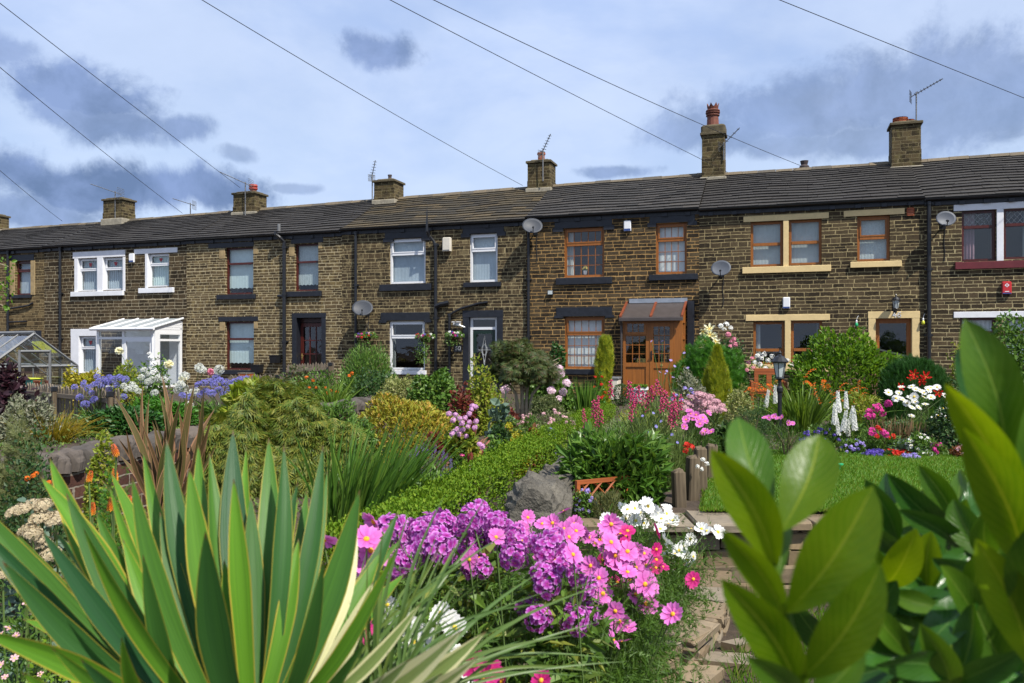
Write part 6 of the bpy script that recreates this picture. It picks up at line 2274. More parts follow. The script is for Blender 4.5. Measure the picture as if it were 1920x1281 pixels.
rr_ = np.random.default_rng(60)
basket('hanging basket of red and purple flowers beside the low satellite dish', 688, 632, 40, ['red', 'violet', 'magenta', 'red', 'pale_pink'], rr_, .6)
basket('hanging basket in front of the white ground floor window, trailing long stems', 797, 634, 34, ['magenta', 'white', 'violet', 'white', 'red'], rr_, .95)
basket('hanging basket of white flowers with one pink bloom beside the security camera', 853, 631, 34, ['white', 'white', 'magenta', 'white', 'violet'], rr_, .35)


# greenhouse
def greenhouse():
    D = np.array([-.85, .53]); D /= np.linalg.norm(D)
    Wd = np.array([-D[1], D[0]])       # across the gable, to the left/near side
    A = np.array([-10.75, 18.0])
    ang = math.atan2(D[1], D[0])
    zb = -.32
    t = thing('greenhouse', 'aluminium framed glass greenhouse at the left edge behind the picket fence', 'greenhouse', (A[0], A[1], zb), ang)
    # local: x along the ridge (away to the left), y across: +y is the near side
    hw, L = .98, 2.6
    ez, rz = 1.22, 1.96
    fr = MB(); q = .03
    def bar(a, b, w=q): fr.tube([a, b], w, 4)
    for x in (0, L):
        for y in (-hw, hw): bar((x, y, 0), (x, y, ez))
        bar((x, -hw, ez), (x, 0, rz)); bar((x, hw, ez), (x, 0, rz))
        bar((x, -hw, ez), (x, hw, ez)); bar((x, -hw, .62), (x, hw, .62), .018); bar((x, -hw, .02), (x, hw, .02))
    for y, z in ((-hw, ez), (hw, ez), (0, rz), (-hw, .02), (hw, .02)): bar((0, y, z), (L, y, z))
    bar((0, 0, rz + .03), (L, 0, rz + .03), .035)
    for i in range(1, 4):
        x = L * i / 4
        bar((x, hw, 0), (x, hw, ez), .016); bar((x, -hw, 0), (x, -hw, ez), .016)
        bar((x, hw, ez), (x, 0, rz), .016); bar((x, -hw, ez), (x, 0, rz), .016)
    bar((0, hw * .48, (ez + rz) / 2 - .03), (L, hw * .48, (ez + rz) / 2 - .03), .012)
    # diagonal braces
    bar((.02, .95, 1.2), (.02, .33, .65), .014); bar((.02, -.9, .55), (.02, -.35, 0.02), .016)
    # shelf inside
    fr.box((.5, -hw + .05, .70), (L - .1, -.3, .73)); fr.box((.5, .3, .70), (L - .1, hw - .05, .73))
    fr.build('frame', M['alu_dull'], t)
    dr = MB()
    for y in (-.33, .33): dr.tube([(-.035, y, .03), (-.035, y, 1.60)], .032, 4)
    for z in (.05, .72, 1.56): dr.tube([(-.035, -.33, z), (-.035, .33, z)], .034 if z > 1.5 else .024, 4)
    dr.tube([(-.03, .3, 1.5), (-.03, -.3, 1.0)], .01, 4)
    d_ = dr.build('door', M['alu_dull'], t)
    gl = MB()
    def pane(a): gl.add(a, [list(range(len(a)))])
    e = .0
    for i in range(4):
        x0, x1 = L * i / 4 + .02, L * (i + 1) / 4 - .02
        for s in (1, -1):
            pane([[x0, s * hw, .04], [x1, s * hw, .04], [x1, s * hw, ez - .02], [x0, s * hw, ez - .02]])
            pane([[x0, s * (hw - .02), ez + .02], [x1, s * (hw - .02), ez + .02], [x1, s * .02, rz - .02], [x0, s * .02, rz - .02]])
    for x in (0, L):
        pane([[x, -hw, .04], [x, -.36, .04], [x, -.36, ez], [x, -hw, ez]]); pane([[x, .36, .04], [x, hw, .04], [x, hw, ez], [x, .36, ez]])
        pane([[x, -hw + .03, ez + .02], [x, hw - .03, ez + .02], [x, 0, rz - .04]])
    gl.build('glazing', M['glass_clear'], t)
    def loc(x, y, z):
        return (A[0] + D[0] * x - D[1] * y * 1.0, A[1] + D[1] * x + D[0] * y * 1.0, zb + z)
    return t, loc, ang


gh, ghloc, gang = greenhouse()
def bowl(name, label, cat, loc, rad, h, mat, rim=True):
    t = thing(name, label, cat, loc)
    mb = MB(); mb.lathe([(.001, 0), (rad * .62, 0), (rad * .95, h * .8), (rad * 1.05, h * .82), (rad * 1.05, h), (rad * .9, h), (rad * .85, h * .75), (.001, h * .7)], 18); mb.build('pot', mat, t)
    sb = MB(); sb.lathe([(rad * .86, h * .78), (.001, h * .8)], 18); sb.build('compost', M['soil'], t)
    return t
bowl('plant_bowl', 'wide orange plastic bowl low inside the greenhouse doorway', 'bowl', ghloc(.35, -.05, .30), .24, .17, M['orange_plastic'])
sh = thing('crate', 'upturned dark crate under the orange bowl in the greenhouse', 'crate', ghloc(.35, -.05, 0), gang)
mb = MB(); mb.bbox((-.2, -.22, 0), (.2, .22, .295), .012); mb.build('box', M['dark_wood'], sh)
mb = MB()
for z in (.05, .14, .23): mb.box((-.212, -.2, z), (-.2005, .2, z + .05))
mb.build('slats', M['old_wood_h'], sh)
for i, (x, y, rad, m_, lab) in enumerate(((.75, -.45, .07, 'terracotta', 'small terracotta pot lying on the greenhouse shelf, front one'), (.95, -.55, .08, 'terracotta', 'larger terracotta pot on the greenhouse shelf behind the small one'),
                                          (.8, -.72, .065, 'dark_terracotta', 'brownish pot at the right end of the greenhouse shelf'))):
    bowl('flower_pot', lab, 'pot', ghloc(x, y, .732), rad, .13, M[m_])
t = thing('storage_tray', 'long teal plastic trough on the greenhouse shelf', 'trough', ghloc(1.7, -.62, .732), gang)
mb = MB(); mb.bbox((-.6, -.13, 0), (.6, .13, .16), .02); mb.build('trough', M['teal_plastic'], t); mb = MB(); mb.bbox((-.62, -.15, .162), (.62, .15, .185), .008); mb.build('rim', M['yellow_bulb'], t)

# small timber store with sloping felt roof in front of number 46
c = P(1668, 668, 17.6)
t = thing('garden_store', 'low timber garden store with a sloping dark felt roof before the cream doorway', 'shed', (c[0], 17.6, 0), -FA)
mb = MB()
w, d_ = .44, .5
for i in range(9):
    z0 = i * .135
    if z0 > 1.15: break
    mb.box((-w + .004 * (i % 2), -d_, z0), (w, d_, min(z0 + .132, 1.05)))
mb.add([[-w, -d_, 1.05], [w, -d_, 1.05], [w, -d_, 1.07], [-w, -d_, 1.30]], [[0, 1, 2, 3]]); mb.add([[-w, d_, 1.05], [w, d_, 1.05], [w, d_, 1.07], [-w, d_, 1.30]], [[3, 2, 1, 0]])
mb.add([[-w, -d_, 1.05], [-w, d_, 1.05], [-w, d_, 1.30], [-w, -d_, 1.30]], [[3, 2, 1, 0]])
mb.build('boards', M['pink_wood'], t)
mb = MB(); e = .07
mb.add([[-w - e, -d_ - e, 1.33], [w + e, -d_ - e, 1.06], [w + e, d_ + e, 1.06], [-w - e, d_ + e, 1.33], [-w - e, -d_ - e, 1.37], [w + e, -d_ - e, 1.10], [w + e, d_ + e, 1.10], [-w - e, d_ + e, 1.37]],
       [[0, 3, 2, 1], [4, 5, 6, 7], [0, 1, 5, 4], [1, 2, 6, 5], [2, 3, 7, 6], [3, 0, 4, 7]]); mb.build('roof', M['felt'], t)

# wooden garden chair behind the lamp post
c = P(1440, 720, 16.0)
t = thing('garden_chair', 'orange stained wooden garden chair behind the lamp post', 'chair', (c[0], 16.0, 0), 2.9)
for nm, bxs in (('seat', [(-.28, -.25, .42, .28, .25, .46)]), ('backrest', [(-.28, .22, .80, .28, .26, .92), (-.28, .22, .5, -.2, .26, .80), (.2, .22, .5, .28, .26, .80), (-.05, .22, .5, .05, .26, .80), (-.28, .22, .46, .28, .26, .5)]),
                ('armrest', [(-.34, -.25, .62, -.28, .26, .66)]), ('armrest', [(.28, -.25, .62, .34, .26, .66)]),
                ('leg', [(-.34, -.25, 0, -.285, -.19, .619)]), ('leg', [(.285, -.25, 0, .34, -.19, .619)]), ('leg', [(-.34, .2, 0, -.285, .26, .619)]), ('leg', [(.285, .2, 0, .34, .26, .619)])):
    mb = MB()
    for q in bxs: mb.bbox(q[:3], q[3:], .006)
    mb.build(nm, M['orange_wood'], t)

# trellis planter under the peony
p0, p1 = P(1080, 930, 6.5), P(1178, 915, 6.75)
t = thing('trellis_panel', 'low reddish brown wooden trellis panel at the foot of the peony', 'trellis', (p0[0], p0[1], .0), math.atan2(p1[1] - p0[1], p1[0] - p0[0]))
L = math.hypot(p1[0] - p0[0], p1[1] - p0[1]); hz = .26
mb = MB(); w = .016
mb.box((0, -w, -.05), (w * 2, w, hz)); mb.box((L - w * 2, -w, -.05), (L, w, hz)); mb.box((w * 2, -w + .002, hz - w * 2), (L - w * 2, w - .002, hz))
mb.build('frame', M['orange_wood'], t)
mb = MB()
for i in range(-1, 4):
    for s in (1, -1):
        pts = []
        for k in range(9):
            z = .0 + (hz - .03) * k / 8; x = i * .13 + (z if s > 0 else hz - z) * 1.0 + .02
            if 0.02 < x < L - .02: pts.append([x, -.005 * s, z])
        if len(pts) > 1: mb.tube(pts, .010, 4)
mb.build('lattice', M['orange_wood'], t)

# green plastic cup-shaped stake on the lawn
c = P(1572, 884, 8.6)
t = thing('lawn_sprinkler', 'small bright green plastic sprinkler standing on the lawn', 'sprinkler', (c[0], 8.6, .03))
mb = MB(); mb.lathe([(.02, 0), (.026, .02), (.028, .045), (.05, .05), (.052, .062), (.03, .065), (.001, .06)], 14); mb.build('head', M['green_plastic'], t)
mb = MB(); mb.tube([[0, 0, -.05], [0, 0, .02]], .012, 6); mb.build('spike', M['green_plastic'], t)

# planters by the houses
bowl('flower_pot', 'white pot of spreading green leaves on the step by the brown porch', 'pot', (*P(1195, 752, 19.6)[:2], 0.0), .26, .36, M['white_paint'])
t = thing('storage_box', 'pale grey storage box left of the brown porch', 'box', (*P(1150, 735, 20.6)[:2], 0), -FA)
mb = MB(); mb.bbox((-.16, -.2, 0), (.16, .2, .52), .02); mb.build('body', M['beige_plastic'], t); mb = MB(); mb.bbox((-.18, -.22, .522), (.18, .22, .57), .012); mb.build('lid', M['alu_dull'], t)
for px, py, w, lab in ((482, 691, .34, 'black wall planter under the maroon ground floor window'), (516, 673, .30, 'black wall planter left of the soil pipe by the maroon door')):
    c = at_wall(px, py, -.14)
    t = thing('wall_planter', lab, 'planter', c, -FA, 'black wall planters')
    mb = MB(); mb.add([[-w / 2 * .85, -.1, -.13], [w / 2 * .85, -.1, -.13], [w / 2 * .85, .13, -.13], [-w / 2 * .85, .13, -.13], [-w / 2, -.13, .1], [w / 2, -.13, .1], [w / 2, .13, .1], [-w / 2, .13, .1]],
                      [[0, 3, 2, 1], [0, 1, 5, 4], [1, 2, 6, 5], [2, 3, 7, 6], [3, 0, 4, 7]])
    mb.build('trough', M['black_plastic'], t)
    mb = MB(); mb.box((-w / 2 - .01, -.14, .101), (w / 2 + .01, .13, .12)); mb.build('rim', M['black_plastic'], t)
t = thing('storage_box', 'small orange box on a chair below the maroon window', 'box', (*P(461, 700, 23.5)[:2], 0.3), -FA)
mb = MB(); mb.bbox((-.20, -.12, 0), (.20, .12, .26), .02); mb.build('body', M['orange_wood'], t)
mb = MB(); mb.bbox((-.21, -.13, .261), (.21, .13, .28), .01); mb.build('lid', M['old_wood_h'], t)
# yellow flowers on the windowsill of number 48
c = at_wall(1097, 511, .21)
t = thing('flower_pot', 'little white pot of yellow flowers inside the brown upstairs window', 'pot', c, -FA)
mb = MB(); mb.lathe([(.04, -.06), (.06, .05), (.05, .05), (.001, .04)], 12); mb.build('pot', M['white_pvc'], t)
for i in range(7):
    put('flower', FL['d_yellow'][i % 2], t, (.05 * math.cos(i), .03 * math.sin(i * 2) - .02, .13 + .03 * math.sin(i * 1.7)), face_rot((math.cos(i) * .4, -.8, .4)), 1.3)
mb = MB(); r2 = np.random.default_rng(3); p, nn = crown_points(r2, 60, 'dome', .06, .06, .10, .2); p[:, 2] += .04; leaves(mb, r2, p, nn, .04, .4, 'q'); mb.build('foliage', G['mid'], t)

# ================================================================== the planting
def bush_flowers(root, r, dims, fl, k, sc=1.0, svar=.2, name='flower', lo=.15, out=1.02, top=0.0):
    p, d = over_crown(r, dims, k, True, lo, out, top)
    add_flowers(root, FL[fl], p, d, sc, name, svar, r)


def spots(root, fl, pxs, Y, jit=.25, sc=1.0, name='flower', face=(0, -.8, .6), spread=.35, stem=None, srad=.004, r=None, rot_up=False, start=None, base_r=.05):
    """flowers at photo positions around depth Y, with stems down to the plant's foot"""
    r = r or np.random.default_rng(int(pxs[0][0] * 7 + pxs[0][1]))
    o = np.array(root.location)
    pts = []
    for (px, py, *rest) in pxs:
        y = Y + r.uniform(-jit, jit) if not rest else rest[0]
        p = P(px, py, y) - o
        pts.append(p)
    for i, p in enumerate(pts):
        if rot_up:
            d = unit(np.array([r.normal(0, .10), r.normal(0, .10), 1.0]))
        else:
            d = unit(np.array(face) + r.normal(0, spread, 3))
        put(name, FL[fl][i % len(FL[fl])], root, p, face_rot(d, r.uniform(0, 6.28)), sc * r.uniform(.85, 1.15))
    if stem: stem_mesh(root, pts, stem, srad, base_r, r, 'flower_stem', start=start)
    return pts


SHR = 'garden shrubs'
# ---------------------------------------------------------------- right garden, back
shrub('cypress_bush', 'feathery bright green cypress bush behind the golden conifer', 'shrub', 1333, 648, 128, 16.8, G['fresh'], 5200, .12, .6, 'f', 'dome', .3, .5, .6, .5, inner=.16)
shrub('golden_conifer', 'small golden yellow conical conifer in front of the feathery cypress bush', 'conifer', 1345, 650, 68, 14.6, G['goldcon'], 5200, .13, .55, 'f', 'cone', .55, .8, .5, .35, inner=.13)
t, r, d = shrub('golden_yew', 'narrow golden columnar yew beside the brown-framed ground floor window', 'conifer', 1135, 631, 28, 18.6, G['goldcon'], 1500, .15, .6, 'f', 'column', .6, .9, .45, .35, inner=.15)
shrub('evergreen_shrub', 'large bright green rounded shrub below the cream mullioned window', 'shrub', 1590, 641, 205, 15.4, G['bright'], 8200, .085, .55, 'o', 'dome', .32, .3, .7, .6, inner=.14, depth=.6)
shrub('clipped_hedge', 'dark green conifer hedge in front of the cream doorway', 'hedge', 1716, 666, 135, 14.6, G['deep'], 7000, .12, .35, 'f', 'dome', .16, .9, .5, .35, inner=.14, depth=.5)
shrub('climbing_shrub', 'tall loose climbing shrub at the right edge behind the laurel', 'shrub', 1905, 612, 120, 12.6, G['mid'], 5200, .08, .55, 'q', 'ball', .4, .2, .7, .8, inner=.25)
shrub('young_shrub', 'thin pale leafed young shrub between the conifer hedge and the laurel', 'shrub', 1808, 640, 56, 13.4, G['lime'], 1100, .07, .5, 'q', 'ball', .5, .3, .6, .9, inner=.35)
shrub('rose_bush', 'dark leaved bush at the right end of the flower border', 'shrub', 1815, 735, 130, 10.4, G['dark'], 3800, .055, .6, 'q', 'dome', .35, .2, .7, .8, inner=.25)
t, r, d = shrub('lily_plant', 'tall lily with pale yellow blooms above the cypress bush', 'lily', 1330, 640, 44, 17.4, G['mid'], 900, .10, .18, 'n', 'ball', .4, .5, .6, .6, inner=.4)
spots(t, 'lily', [(1318, 622), (1330, 617), (1338, 632), (1322, 640), (1331, 628), (1342, 640), (1312, 650), (1326, 648)], 17.0, .2, 1.1, 'flower', (0, -1, .1), .3, M['green_stem'])
t, r, d = shrub('climbing_rose', 'rose with pink and white blooms right of the pale lily', 'rose', 1368, 622, 46, 17.6, G['dark'], 1500, .07, .6, 'q', 'ball', .4, .3, .6, .8, inner=.35)
spots(t, 's_white', [(1352, 612), (1362, 608), (1358, 618), (1370, 615)], 17.2, .2, 1.6)
spots(t, 's_rose_pink', [(1366, 628), (1372, 640), (1378, 646), (1369, 650), (1376, 636)], 17.2, .2, 1.6)
t, r, d = shrub('window_box_plants', 'flowering plants in front of the cream ground floor window', 'flowers', 1425, 678, 90, 16.6, G['mid'], 1800, .06, .5, 'q', 'dome', .4)
spots(t, 's_white', [(1420, 668), (1432, 664), (1440, 676), (1425, 684), (1448, 668), (1455, 690), (1476, 676), (1484, 684), (1492, 679), (1415, 680), (1436, 690), (1428, 672)], 16.2, .3, 1.5)
spots(t, 's_rose_pink', [(1410, 672), (1404, 680), (1412, 690), (1400, 694)], 16.2, .2, 1.4)
t, r, d = shrub('pelargonium', 'pink flowered bush left of the large bright green shrub', 'flowers', 1528, 660, 50, 16.4, G['mid'], 900, .06, .5, 'q', 'dome', .4)
spots(t, 's_pale_pink', [(1514, 664), (1524, 660), (1532, 664), (1540, 668), (1520, 672)], 16.0, .2, 1.5)
# crocosmia
t, r, d = clump('crocosmia', 'tall green sword leaves of crocosmia right of the lamp post', 'crocosmia', 1505, 690, 120, 12.3, G['croc'], 170, .035, .22, .42)
spots(t, 'croc', [(1545, 715), (1556, 727), (1530, 740), (1520, 722), (1562, 742), (1540, 756), (1510, 708)], 12.0, .3, .9, 'flower_spray', (0, -.2, 1), .3, M['green_stem'], .004)
t, r, d = clump('crocosmia', 'low drift of orange crocosmia flowers left of the lamp post', 'crocosmia', 1425, 715, 110, 13.6, G['croc'], 120, .03, .35, .5)
spots(t, 'croc', [(1396, 736), (1408, 742), (1420, 733), (1433, 730), (1442, 738), (1450, 727), (1405, 728), (1428, 745), (1440, 722), (1415, 750), (1455, 742)], 13.3, .3, .95, 'flower_spray', (0, -.2, 1), .3, M['green_stem'], .004)
t, r, d = clump('crocosmia', 'orange crocosmia bank in front of the large bright green shrub', 'crocosmia', 1590, 715, 100, 13.4, G['croc'], 120, .03, .35, .5)
spots(t, 'croc', [(1560, 738), (1575, 728), (1590, 740), (1603, 735), (1612, 748), (1580, 752), (1596, 758), (1610, 727), (1570, 762), (1545, 732), (1600, 770), (1622, 758)], 12.9, .3, .9, 'flower_spray', (0, -.2, 1), .3, M['green_stem'], .004)
# white spires
t, r, d = shrub('delphinium', 'tall white flower spires in the middle of the right border', 'delphinium', 1585, 780, 70, 11.0, G['mid'], 900, .06, .4, 'q', 'dome', .3)
spots(t, 'delph', [(1573, 772), (1587, 766), (1565, 795), (1580, 808), (1594, 796), (1603, 806), (1590, 818), (1572, 815)], 10.8, .2, .60, 'flower_spike', stem=M['green_stem'], rot_up=True)
t, r, d = shrub('delphinium', 'two slim white flower spires left of the lamp post', 'delphinium', 1445, 775, 40, 12.4, G['mid'], 500, .06, .4, 'q', 'dome', .3)
spots(t, 'delph', [(1436, 763), (1454, 755)], 12.2, .1, .62, 'flower_spike', stem=M['green_stem'], rot_up=True)
# daisies
t, r, d = clump('shasta_daisy', 'clump of white daisies in the right border', 'daisies', 1715, 760, 110, 11.6, G['mid'], 130, .022, .2, .35)
dz = [(1666, 736), (1685, 737), (1709, 725), (1717, 730), (1725, 733), (1732, 736), (1757, 726), (1740, 731), (1680, 747), (1693, 750), (1707, 745), (1714, 744), (1716, 754), (1732, 745), (1735, 758), (1746, 745), (1710, 764), (1722, 764), (1768, 766), (1709, 780), (1753, 783), (1760, 779), (1772, 742), (1700, 756), (1745, 727), (1690, 726), (1774, 784)]
spots(t, 'shasta', dz, 11.2, .4, 1.15, 'flower', (0, -.55, .85), .3, M['green_stem'], .004, base_r=.3)
t, r, d = shrub('red_lily', 'red lilies rising behind the white daisies', 'lily', 1728, 740, 40, 12.6, G['mid'], 350, .08, .2, 'n', 'dome', .4)
spots(t, 'redlily', [(1714, 702), (1709, 710), (1731, 712), (1736, 707), (1728, 715), (1689, 725), (1760, 737), (1774, 743)], 12.3, .2, 1.2, 'flower', (0, -.9, .3), .35, M['green_stem'])
# astilbe seed heads and phlox
t, r, d = clump('astilbe', 'brown feathery seed spikes below the white daisies', 'astilbe', 1685, 772, 95, 10.9, G['seed'], 170, .018, .05, .16, rad=.30, part='seed_spikes')
mb = MB(); p, nn = crown_points(r, 1300, 'dome', .38, .3, .30, .3); leaves(mb, r, p, nn, .05, .5, 'q'); mb.build('foliage', G['dark'], t)
t, r, d = shrub('phlox', 'magenta phlox left of the brown seed spikes', 'phlox', 1640, 765, 60, 11.2, G['mid'], 900, .06, .35, 'q', 'dome', .35)
spots(t, 's_magenta', [(1630, 772), (1640, 766), (1650, 770), (1636, 780), (1628, 781), (1646, 762), (1665, 758), (1655, 775)], 10.9, .2, 1.5)
t, r, d = shrub('phlox', 'pink and salmon flowers under the brown seed spikes', 'flowers', 1650, 805, 70, 10.2, G['mid'], 900, .055, .35, 'q', 'dome', .35)
spots(t, 's_magenta', [(1632, 812), (1640, 815), (1655, 810), (1660, 814), (1636, 808)], 9.95, .15, 1.2)
spots(t, 's_red', [(1646, 802), (1650, 806), (1666, 820), (1644, 818), (1675, 818)], 9.95, .15, .9)
shrub('low_shrub', 'yellow green low shrub behind the white spires', 'shrub', 1620, 735, 70, 11.9, G['lime'], 1700, .06, .3, 'n', 'dome', .25)
t, r, d = shrub('white_flowers', 'small white daisy flowers under the shasta daisies', 'flowers', 1725, 815, 60, 10.0, G['mid'], 1000, .05, .4, 'q', 'dome', .3)
bush_flowers(t, r, d, 'd_white', 34, 1.0)
# front edge of the border
BED = [('low_bedding', 'violet blue lobelia mound at the lawn edge', 'lobelia', 1640, 845, 42, 9.75, 'dark', 's_violet', 26, .95),
       ('low_bedding', 'scarlet begonias beside the violet lobelia', 'begonia', 1668, 845, 40, 9.75, 'dark', 's_red', 16, .85),
       ('low_bedding', 'scarlet begonias in front of the pale hosta leaves', 'begonia', 1692, 845, 30, 10.0, 'dark', 's_red', 12, .85),
       ('low_bedding', 'pale violet ageratum at the front of the lawn edge', 'ageratum', 1707, 853, 34, 9.55, 'mid', 's_purple_pale', 16, 1.0),
       ('low_bedding', 'white alyssum right of the pale violet ageratum', 'alyssum', 1738, 848, 34, 9.7, 'mid', 'd_white', 26, .8),
       ('low_bedding', 'dull purple bedding flowers below the dark rose bush', 'bedding', 1757, 832, 34, 9.9, 'mid', 's_magenta', 10, .7),
       ('low_bedding', 'mixed red and cream bedding at the right end of the border', 'bedding', 1815, 835, 56, 9.6, 'bronze', 's_pale_pink', 10, .7),
       ('low_bedding', 'blue salvia spikes in front of the crocosmia', 'salvia', 1545, 800, 90, 11.0, 'mid', 's_violet', 30, .7),
       ('low_bedding', 'pale lilac flowers below the white spires', 'bedding', 1600, 825, 46, 10.1, 'mid', 's_purple_pale', 14, .75),
       ('low_bedding', 'white and purple violas at the left end of the border', 'violas', 1566, 855, 40, 9.7, 'mid', 'd_white', 12, .7)]
for nm, lab, cat, px, yt, w, Y, g, fl, k, sc in BED:
    t, r, d = shrub(nm, lab, cat, px, yt, w, Y, G[g], 1100, .04, .5, 'q', 'dome', .25, stems=0, group='bedding plants along the lawn')
    bush_flowers(t, r, d, fl, k, sc)
clump('daylily', 'fresh green arching leaf tuft at the lawn edge left of the lobelia', 'leafy plant', 1595, 838, 70, 9.8, G['fresh'], 150, .022, .55, .7)
shrub('hosta', 'pale grey green hosta leaves between the begonias and the white flowers', 'hosta', 1700, 832, 60, 10.1, G['glauc'], 260, .13, .6, 'o', 'dome', .2, stems=0)
shrub('green_mound', 'low feathery green mound above the violet lobelia', 'shrub', 1645, 825, 40, 10.2, G['mid'], 900, .04, .2, 'n', 'dome', .2, stems=0)
clump('green_tuft', 'broad green leaf tuft at the right end of the lawn edge', 'leafy plant', 1782, 838, 60, 9.7, G['mid'], 90, .035, .5, .6)
shrub('dark_hosta', 'dark green leafy plant at the near left corner of the lawn', 'leafy plant', 1365, 795, 60, 9.4, G['dark'], 420, .13, .5, 'o', 'dome', .3, .2, .8, .5)
t, r, d = shrub('cosmos', 'small pink cosmos in front of the lamp post', 'cosmos', 1475, 790, 80, 9.8, G['cosmos'], 1300, .06, .08, 'f', 'dome', .3, 1.0)
spots(t, 'cosmos_pink', [(1442, 783), (1452, 781), (1458, 784), (1465, 782), (1478, 793), (1486, 794), (1434, 783)], 9.6, .2, 1.0, 'flower', (0, -.7, .6), .4, M['green_stem'], .003)
# middle of the right bed
t, r, d = shrub('achillea', 'flat topped dusty pink achillea behind the pink cosmos', 'achillea', 1320, 752, 85, 9.6, G['pens'], 1500, .06, .2, 'n', 'dome', .3, .8)
spots(t, 'achil', [(1300, 745), (1314, 740), (1328, 745), (1340, 752), (1350, 760), (1292, 756), (1306, 756), (1322, 757), (1336, 764), (1285, 765), (1312, 768), (1326, 771), (1345, 770), (1300, 762), (1318, 749), (1334, 756), (1354, 768), (1308, 748), (1296, 772)], 9.4, .25, .85, 'flower_head', (0, -.35, .95), .15, M['green_stem'], .003)
t, r, d = shrub('cosmos', 'pink cosmos in front of the dusty pink achillea', 'cosmos', 1310, 800, 80, 8.6, G['cosmos'], 1900, .06, .08, 'f', 'dome', .3, 1.0)
spots(t, 'cosmos_pink', [(1292, 770), (1305, 778), (1310, 788), (1318, 783), (1322, 790), (1286, 787), (1299, 785), (1283, 800), (1312, 795), (1295, 776), (1322, 808), (1333, 810), (1318, 812), (1328, 775)], 8.4, .25, 1.15, 'flower', (0, -.8, .5), .4, M['green_stem'], .003)
t, r, d = shrub('penstemon', 'tall magenta penstemons along the top of the stone wall', 'penstemon', 1215, 775, 120, 8.9, G['pens'], 4200, .06, .16, 'n', 'dome', .3, 1.1, .4, .5, inner=.3)
spots(t, 'pens', [(1185, 762), (1196, 758), (1206, 764), (1190, 775), (1222, 752), (1243, 757), (1240, 775), (1250, 768), (1262, 775), (1258, 790), (1268, 785), (1265, 800), (1255, 805), (1182, 790), (1145, 745), (1215, 772), (1240, 845), (1180, 748), (1230, 742), (1275, 772)], 8.7, .4, .66, 'flower_spike', stem=M['green_stem'], rot_up=True)
t, r, d = shrub('penstemon', 'magenta penstemons rising from the big peony clump, nearer the hedge', 'penstemon', 1110, 800, 60, 7.7, G['pens'], 700, .06, .16, 'n', 'dome', .3, 1.1)
spots(t, 'pens', [(1096, 792), (1113, 783), (1120, 800), (1127, 793), (1095, 825), (1098, 815), (1117, 770), (1124, 780)], 7.5, .15, .50, 'flower_spike', stem=M['green_stem'], rot_up=True, start=(.1, .1, .3))
t, r, d = shrub('meadow_plants', 'airy grey green flower stems between the peony and the timber posts', 'wild flowers', 1245, 800, 110, 7.7, G['pens'], 4200, .075, .10, 'n', 'dome', .35, 1.2, .35, .45, inner=.4)
spots(t, 's_white', [(1318, 862), (1325, 870), (1308, 875), (1316, 880)], 7.0, .1, .6)
spots(t, 's_red', [(1288, 835), (1296, 838), (1286, 846)], 7.2, .1, .8)
spots(t, 'd_aga_blue', [(1230, 800), (1225, 775), (1250, 822), (1260, 815), (1240, 790), (1270, 830), (1218, 812), (1205, 780)], 7.6, .2, .7)
t, r, d = shrub('salvia', 'purple flowered plant in front of the brown porch', 'flowers', 1290, 735, 80, 11.5, G['varieg'], 1500, .06, .3, 'n', 'dome', .4)
spots(t, 's_purple_pale', [(1284, 728), (1296, 731), (1268, 742), (1277, 750), (1262, 748), (1300, 737), (1290, 742)], 11.2, .2, .9)
t, r, d = shrub('scabious', 'thin wiry scabious stems with lilac buttons before the brown porch', 'wild flowers', 1240, 738, 100, 12.5, G['pens'], 500, .06, .14, 'n', 'dome', .4, 1.0)
spots(t, 'd_purple_pale', [(1258, 676), (1283, 662), (1250, 696), (1237, 698), (1248, 701), (1265, 687), (1290, 690), (1242, 640), (1222, 640), (1262, 708)], 12.3, .2, 1.0, 'flower', (0, -.6, .7), .4, M['green_stem'], .005, base_r=.12)
shrub('variegated_shrub', 'cream edged variegated shrub to the right of the golden conifer', 'shrub', 1385, 735, 60, 11.8, G['varieg'], 1900, .05, .5, 'q', 'dome', .35)
shrub('variegated_shrub', 'pale variegated shrub left of the golden conifer by the brown porch', 'shrub', 1298, 702, 70, 14.4, G['silver'], 1900, .07, .4, 'q', 'dome', .35)
shrub('low_conifer', 'spreading dark conifer between the lamp post and the variegated shrub', 'shrub', 1410, 755, 70, 10.9, G['dark'], 1600, .06, .15, 'f', 'dome', .35)
# ---------------------------------------------------------------- peony
t, r, d = shrub('peony', 'big lush green peony clump on top of the stone wall', 'peony', 1150, 812, 205, 7.0, G['peony'], 2600, .13, .28, 'l', 'dome', .30, .25, .8, .55, depth=.7, inner=.28)
t, r, d = shrub('aubrieta', 'tiny lilac flowers at the foot of the trellis', 'flowers', 1098, 918, 42, 6.45, G['mid'], 700, .03, .5, 'q', 'dome', .25, stems=0, base=-.02)
bush_flowers(t, r, d, 's_purple_pale', 18, .45)
t, r, d = shrub('heath', 'reddish green heath tuft in front of the trellis', 'heath', 1140, 915, 60, 6.42, G['fennel'], 1200, .05, .12, 'n', 'dome', .3, .9, stems=0, base=-.02)
